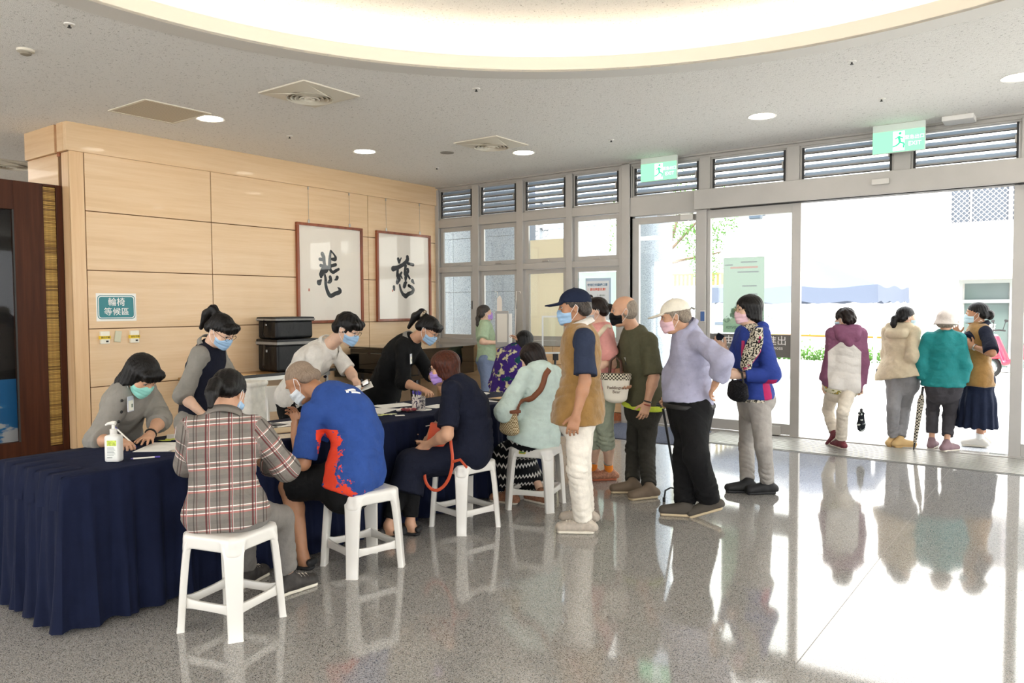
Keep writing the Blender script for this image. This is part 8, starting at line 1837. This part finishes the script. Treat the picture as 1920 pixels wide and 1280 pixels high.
# 15 ----------------------------------------------------------- blue jacket woman
P = POSE['bluejacket']; L15 = -rt(P)
BLUEJ = fabric('jacket_royal_blue', '2C408C', 0.75)
def f_pink(t, src):
    o_ = V3(P['P'])-V3(P['org']); lat = dotc(t, L15, float(o_@L15)); fw = dotc(t, ff(P), float(o_@ff(P))); z = t.sep(t.coord('Object'))[2]
    k = t.math('MULTIPLY', t.math('MULTIPLY', t.math('GREATER_THAN', lat, 0.09), band(t, fw, -0.045, 0.03)), t.math('LESS_THAN', z, 0.955)); return t.mix(k, src, lin('B3285F'))
SCARF = mat_spots('scarf_print', '26241F', 'D9D2BE', 70, 0.48)
r, P, h, o = human('bluejacket', 'woman in royal blue jacket with magenta side panels and a spotted scarf', dict(skin=SKIN_FAIR, hair='bob', hs=1.0, mask='pink', glasses=WIRE_GOLD, wide=1.0, tops=[('blouse', dict(m=SCARF, sleeve=0, hem=0.035, inf=0.018, wr=0.003)), ('jacket', dict(m=recolor(BLUEJ, f_pink), sleeve=1.9, hem=-0.01, inf=0.026, sw=0.014, flare=0.05, seed=30, wr=0.005, neck=0.05, h=0.009))], bottom=('trousers', dict(m=PANTT, len=1.97, w=0.98, cuff=0.052, seed=31, h=0.009)), shoes=(SH_BLACK, SO_B, 'slipon')))
fw_ = lambda t, d, l: arc(P, t)+unit(np.cross(arcd(P, t), rt(P)))*d+rt(P)*l
for s_ in (-1, 1):
    k_ = 'r' if s_ > 0 else 'l'
    lay('scarf_end', part(r, 'jacket'), P['paths']['s'+k_], [0.036, 0.042, 0.046, 0.040, 0.022], SCARF, r, o, 0.010)
    lay('lapel_piping', part(r, 'jacket'), P['paths']['l'+k_], 0.011, mat('piping_magenta', 'B3285F', 0.7), r, o, 0.012)
v = Vol(V3(P['N'])-.2, V3(P['N'])+.2, 0.009); v.cone(V3(P['N'])-rt(P)*.09-ff(P)*.05, V3(P['N'])+rt(P)*.09-ff(P)*.05, .055, .055, .03); v.cone(V3(P['N'])-rt(P)*.05-ff(P)*.08-UP*.05, V3(P['N'])+rt(P)*.05-ff(P)*.08-UP*.05, .05, .05, .04); v.ell(h.p(0, -.01, -.06), (.075, .085, .11), h.A, .01, sub=True); v.obj('hood', BLUEJ, r, o)
bc = V3(P['WL'])+ff(P)*0.02+rt(P)*0.02-UP*0.12
t = thing('handbag', 'black studded handbag held by the woman in the blue jacket', 'bag', tuple(bc), math.atan2(P['f'][1], P['f'][0])+PI/2)
v = Vol((-.25, -.15, -.2), (.25, .15, .2), 0.009); v.cone((0, 0, 0.03), (0, 0, -0.04), (0.14, 0.05), (0.15, 0.06), 0.02, lat=(1, 0, 0)); v.obj('bag_body', mat_spots('bag_black', '17171A', '4A4A50', 220, 0.62), t); tube('bag_handle', [(-0.10, 0, 0.05), (-0.07, 0, 0.14), (0.0, 0, 0.17), (0.07, 0, 0.14), (0.10, 0, 0.05)], 0.009, BLACK, t, 6)
hp = V3(P['WR'])+V3(P['DR'])*0.09
t = thing('phone', 'dark phone in the raised hand of the woman in blue', 'phone', tuple(hp+UP*0.02)); t.rotation_euler = (0.6, 0.4, 1.0); box('case', (-0.036, -0.005, -0.07), (0.036, 0.004, 0.07), BLACK, t, 0.004, 2); box('screen', (-0.032, -0.0055, -0.064), (0.032, -0.0051, 0.064), mat('phone_glass', '20242A', 0.1), t)
# 16 ----------------------------------------------------------- maroon and white jacket
P = POSE['maroon']
MAR = fabric('jacket_mauve', '7F5069', 0.8)
def f_white(t, src):
    o_ = V3(P['P'])-V3(P['org']); lat = dotc(t, rt(P), float(o_@rt(P))); z = t.sep(t.coord('Object'))[2]
    al = t.math('ABSOLUTE', lat); lim = t.math('SUBTRACT', 1.20, t.math('MULTIPLY', al, 0.9)); k = t.math('MULTIPLY', t.math('LESS_THAN', z, lim), t.math('LESS_THAN', al, 0.165)); return t.mix(k, src, lin('D8D3CC'))
r, P, h, o = human('maroon', 'woman in mauve and white hooded jacket walking out through the open doorway', dict(h=0.009, gh=0.0125, skin=SKIN_FAIR, hair='curly', hair_m=DARKBROWN_HAIR, mask='sky', tops=[('blouse', dict(m=mat_spots('floral_hem', 'D9D2B4', '5C7040', 24, 0.55, 'D9A441'), sleeve=0, hem=0.10, inf=0.018, wr=0.003, butt=True, upto=0.2)), ('jacket', dict(m=recolor(MAR, f_white), sleeve=1.92, hem=0.045, inf=0.03, sw=0.014, seed=33))], bottom=('trousers', dict(m=PANTC, len=1.95, w=0.95, cuff=0.05, seed=34)), shoes=(SH_RED, SO_W, 'sneaker')))
v = Vol(V3(P['N'])-.3, V3(P['N'])+.22, 0.010); b16 = -ff(P); v.cone(V3(P['N'])-rt(P)*.10+b16*.03, V3(P['N'])+rt(P)*.10+b16*.03, .055, .055, .03); v.cone(V3(P['N'])-rt(P)*.07+b16*.10-UP*.08, V3(P['N'])+rt(P)*.07+b16*.10-UP*.08, .055, .055, .09); v.cone(V3(P['N'])+b16*.12-UP*.15, V3(P['N'])+b16*.10-UP*.2, .05, .02, .04); v.obj('hood', fabric('hood_mauve', '7F5069', 0.8), r, o)
wristband(P, 'L', BLACK, r, o)
hb = V3(P['WR'])+V3(P['DR'])*0.09
t = thing('folded_umbrella', 'short black and white folded umbrella hanging from the hand of the walking woman', 'umbrella', tuple(hb-UP*0.40))
tube('wrist_cord', [(0, 0, 0.40), (0.003, 0, 0.24)], 0.003, CORD, t, 5); lathe('folded_canopy', [(0.012, 0.0), (0.036, 0.02), (0.046, 0.08), (0.034, 0.13), (0.030, 0.18), (0.034, 0.20), (0.022, 0.215)], mat_spots('umbrella_print', '1B1F24', 'C9CFCB', 26, 0.60), t, 12); lathe('umbrella_handle', [(0.014, 0.21), (0.016, 0.245), (0.004, 0.25)], BLACK, t, 10)
# 17 ----------------------------------------------------------- beige jacket
r, P, h, o = human('beige', 'woman in flared beige hooded jacket with a ponytail, arm around the hatted lady', dict(h=0.009, gh=0.0125, skin=SKIN_FAIR, hair='lowpony', mask='sky', tops=[('jacket', dict(m=BEIGEJ, sleeve=1.85, hem=-0.01, inf=0.026, sw=0.02, flare=0.26, seed=36, wr=0.006))], bottom=('trousers', dict(m=PANTGR, len=1.93, w=1.05, cuff=0.055, seed=37)), shoes=(SH_TAN, SH_TAN, 'slipon')))
v = Vol(V3(P['N'])-.3, V3(P['N'])+.22, 0.010); b17 = -ff(P); v.cone(V3(P['N'])-rt(P)*.10+b17*.04, V3(P['N'])+rt(P)*.10+b17*.04, .055, .055, .03); v.cone(V3(P['N'])-rt(P)*.07+b17*.11-UP*.07, V3(P['N'])+rt(P)*.07+b17*.11-UP*.07, .055, .055, .05); v.obj('hood', BEIGEJ, r, o)
bq = V3(P['HL'])-rt(P)*0.13+UP*0.02
t = thing('shoulder_bag', 'dark navy bag at the hip of the woman in the beige jacket', 'bag', tuple(bq), math.atan2(P['f'][1], P['f'][0])); bm = bmesh.new(); add_box(bm, (-.11, -.035, -.06), (.11, .035, .07), .02, 2); bm_obj('bag_body', bm, NAVYV, t, auto=40); box('bag_flap', (-.105, -.038, .02), (.105, .038, .072), NAVYPOLO, t, .01)
# 18 ----------------------------------------------------------- teal shirt with hat
r, P, h, o = human('teal', 'elderly lady in teal shirt and pale bucket hat, seen from behind in the doorway', dict(h=0.009, gh=0.0125, skin=SKIN, hair='short', hair_m=GREY_HAIR, eyes=False, cap=HATW, capstyle='bucket', wide=1.02, bare=0.6, tops=[('shirt', dict(m=TEALS, sleeve=1.8, hem=0.015, inf=0.026, sw=0.026, flare=0.06, seed=38, wr=0.006))], bottom=('trousers', dict(m=PANTCH, len=1.75, w=1.0, cuff=0.055, seed=39)), shoes=(SH_MAUVE, SO_W, 'sneaker')))
hu = V3(P['WL'])+V3(P['DL'])*0.07-rt(P)*0.03; ub = V3((-1.395, 9.10, 0)); tp_ = hu-ub
t = thing('long_umbrella', 'long checked folded umbrella standing point down beside the hatted lady', 'umbrella', tuple(ub))
bm = bmesh.new(); d_ = tp_/np.linalg.norm(tp_); L_u = np.linalg.norm(tp_); add_tube(bm, [tuple(d_*L_u*f) for f in (0.10, 0.16, 0.45, 0.80, 0.92)], [0.010, 0.018, 0.024, 0.034, 0.016], 10); bm_obj('folded_canopy', bm, mat_check('umbrella_check', 'CFC6B4', '2B2926', 60), t, auto=60)
tube('tip', [(0, 0, 0), tuple(d_*L_u*0.12)], [0.006, 0.012], BLACK, t, 8); tube('umbrella_handle', [tuple(d_*L_u*.9), tuple(d_*L_u*1.04)], 0.013, BLACK, t, 8)
# 19 ----------------------------------------------------------- volunteer in vest and skirt
P = POSE['aunt']
r, P, h, o = human('aunt', 'woman in tan vest and long navy skirt, hands raised toward the hatted lady', dict(h=0.009, gh=0.0125, skin=SKIN_DARK, hair='lowbun', mask='sky', bare=0.95, wide=1.05, tops=[('blouse', dict(m=NAVYD, sleeve=0.95, hem=0.0, inf=0.014, sw=0.026, seed=41)), ('vest', dict(m=SUEDE, sleeve=0, hem=0.06, inf=0.027, neck=0.03, flare=0.05, seed=42, vertical_hem=True))], bottom=('skirt', dict(m=SKIRTN, path=[V3(P['P'])-UP*0.25, V3(P['P'])-UP*0.50], radii=[(.18, .14), (.20, .17), (.225, .20)], pleat=0.010)), shoes=(SH_WH, SO_W, 'slipon')))
collar_part(P, NAVYD, r, o, r=0.080); wristband(P, 'L', STEEL, r, o)
for s_ in 'RL':
    A_, K_ = V3(P['A'+s_]), V3(P['K'+s_]); d = unit(K_-A_); v = Vol(A_-.12, A_+.2, 0.008); v.cone(A_-d*0.02, A_+d*0.09, 0.036, 0.040, 0.0, flat1=True); v.obj('sock', mat('sock_white', 'E4E2DC', 0.85), r, o)
strap('scarf', [V3(P['N'])+UP*0.06-rt(P)*.05, arc(P, .9)+unit(np.cross(arcd(P, .9), rt(P)))*0.12-rt(P)*.03, arc(P, .7)+unit(np.cross(arcd(P, .7), rt(P)))*0.165-rt(P)*.02, arc(P, .6)+unit(np.cross(arcd(P, .6), rt(P)))*0.165], 0.022, mat_check('scarf_stripe', 'B08A78', 'D8C6B4', 40), r, o)
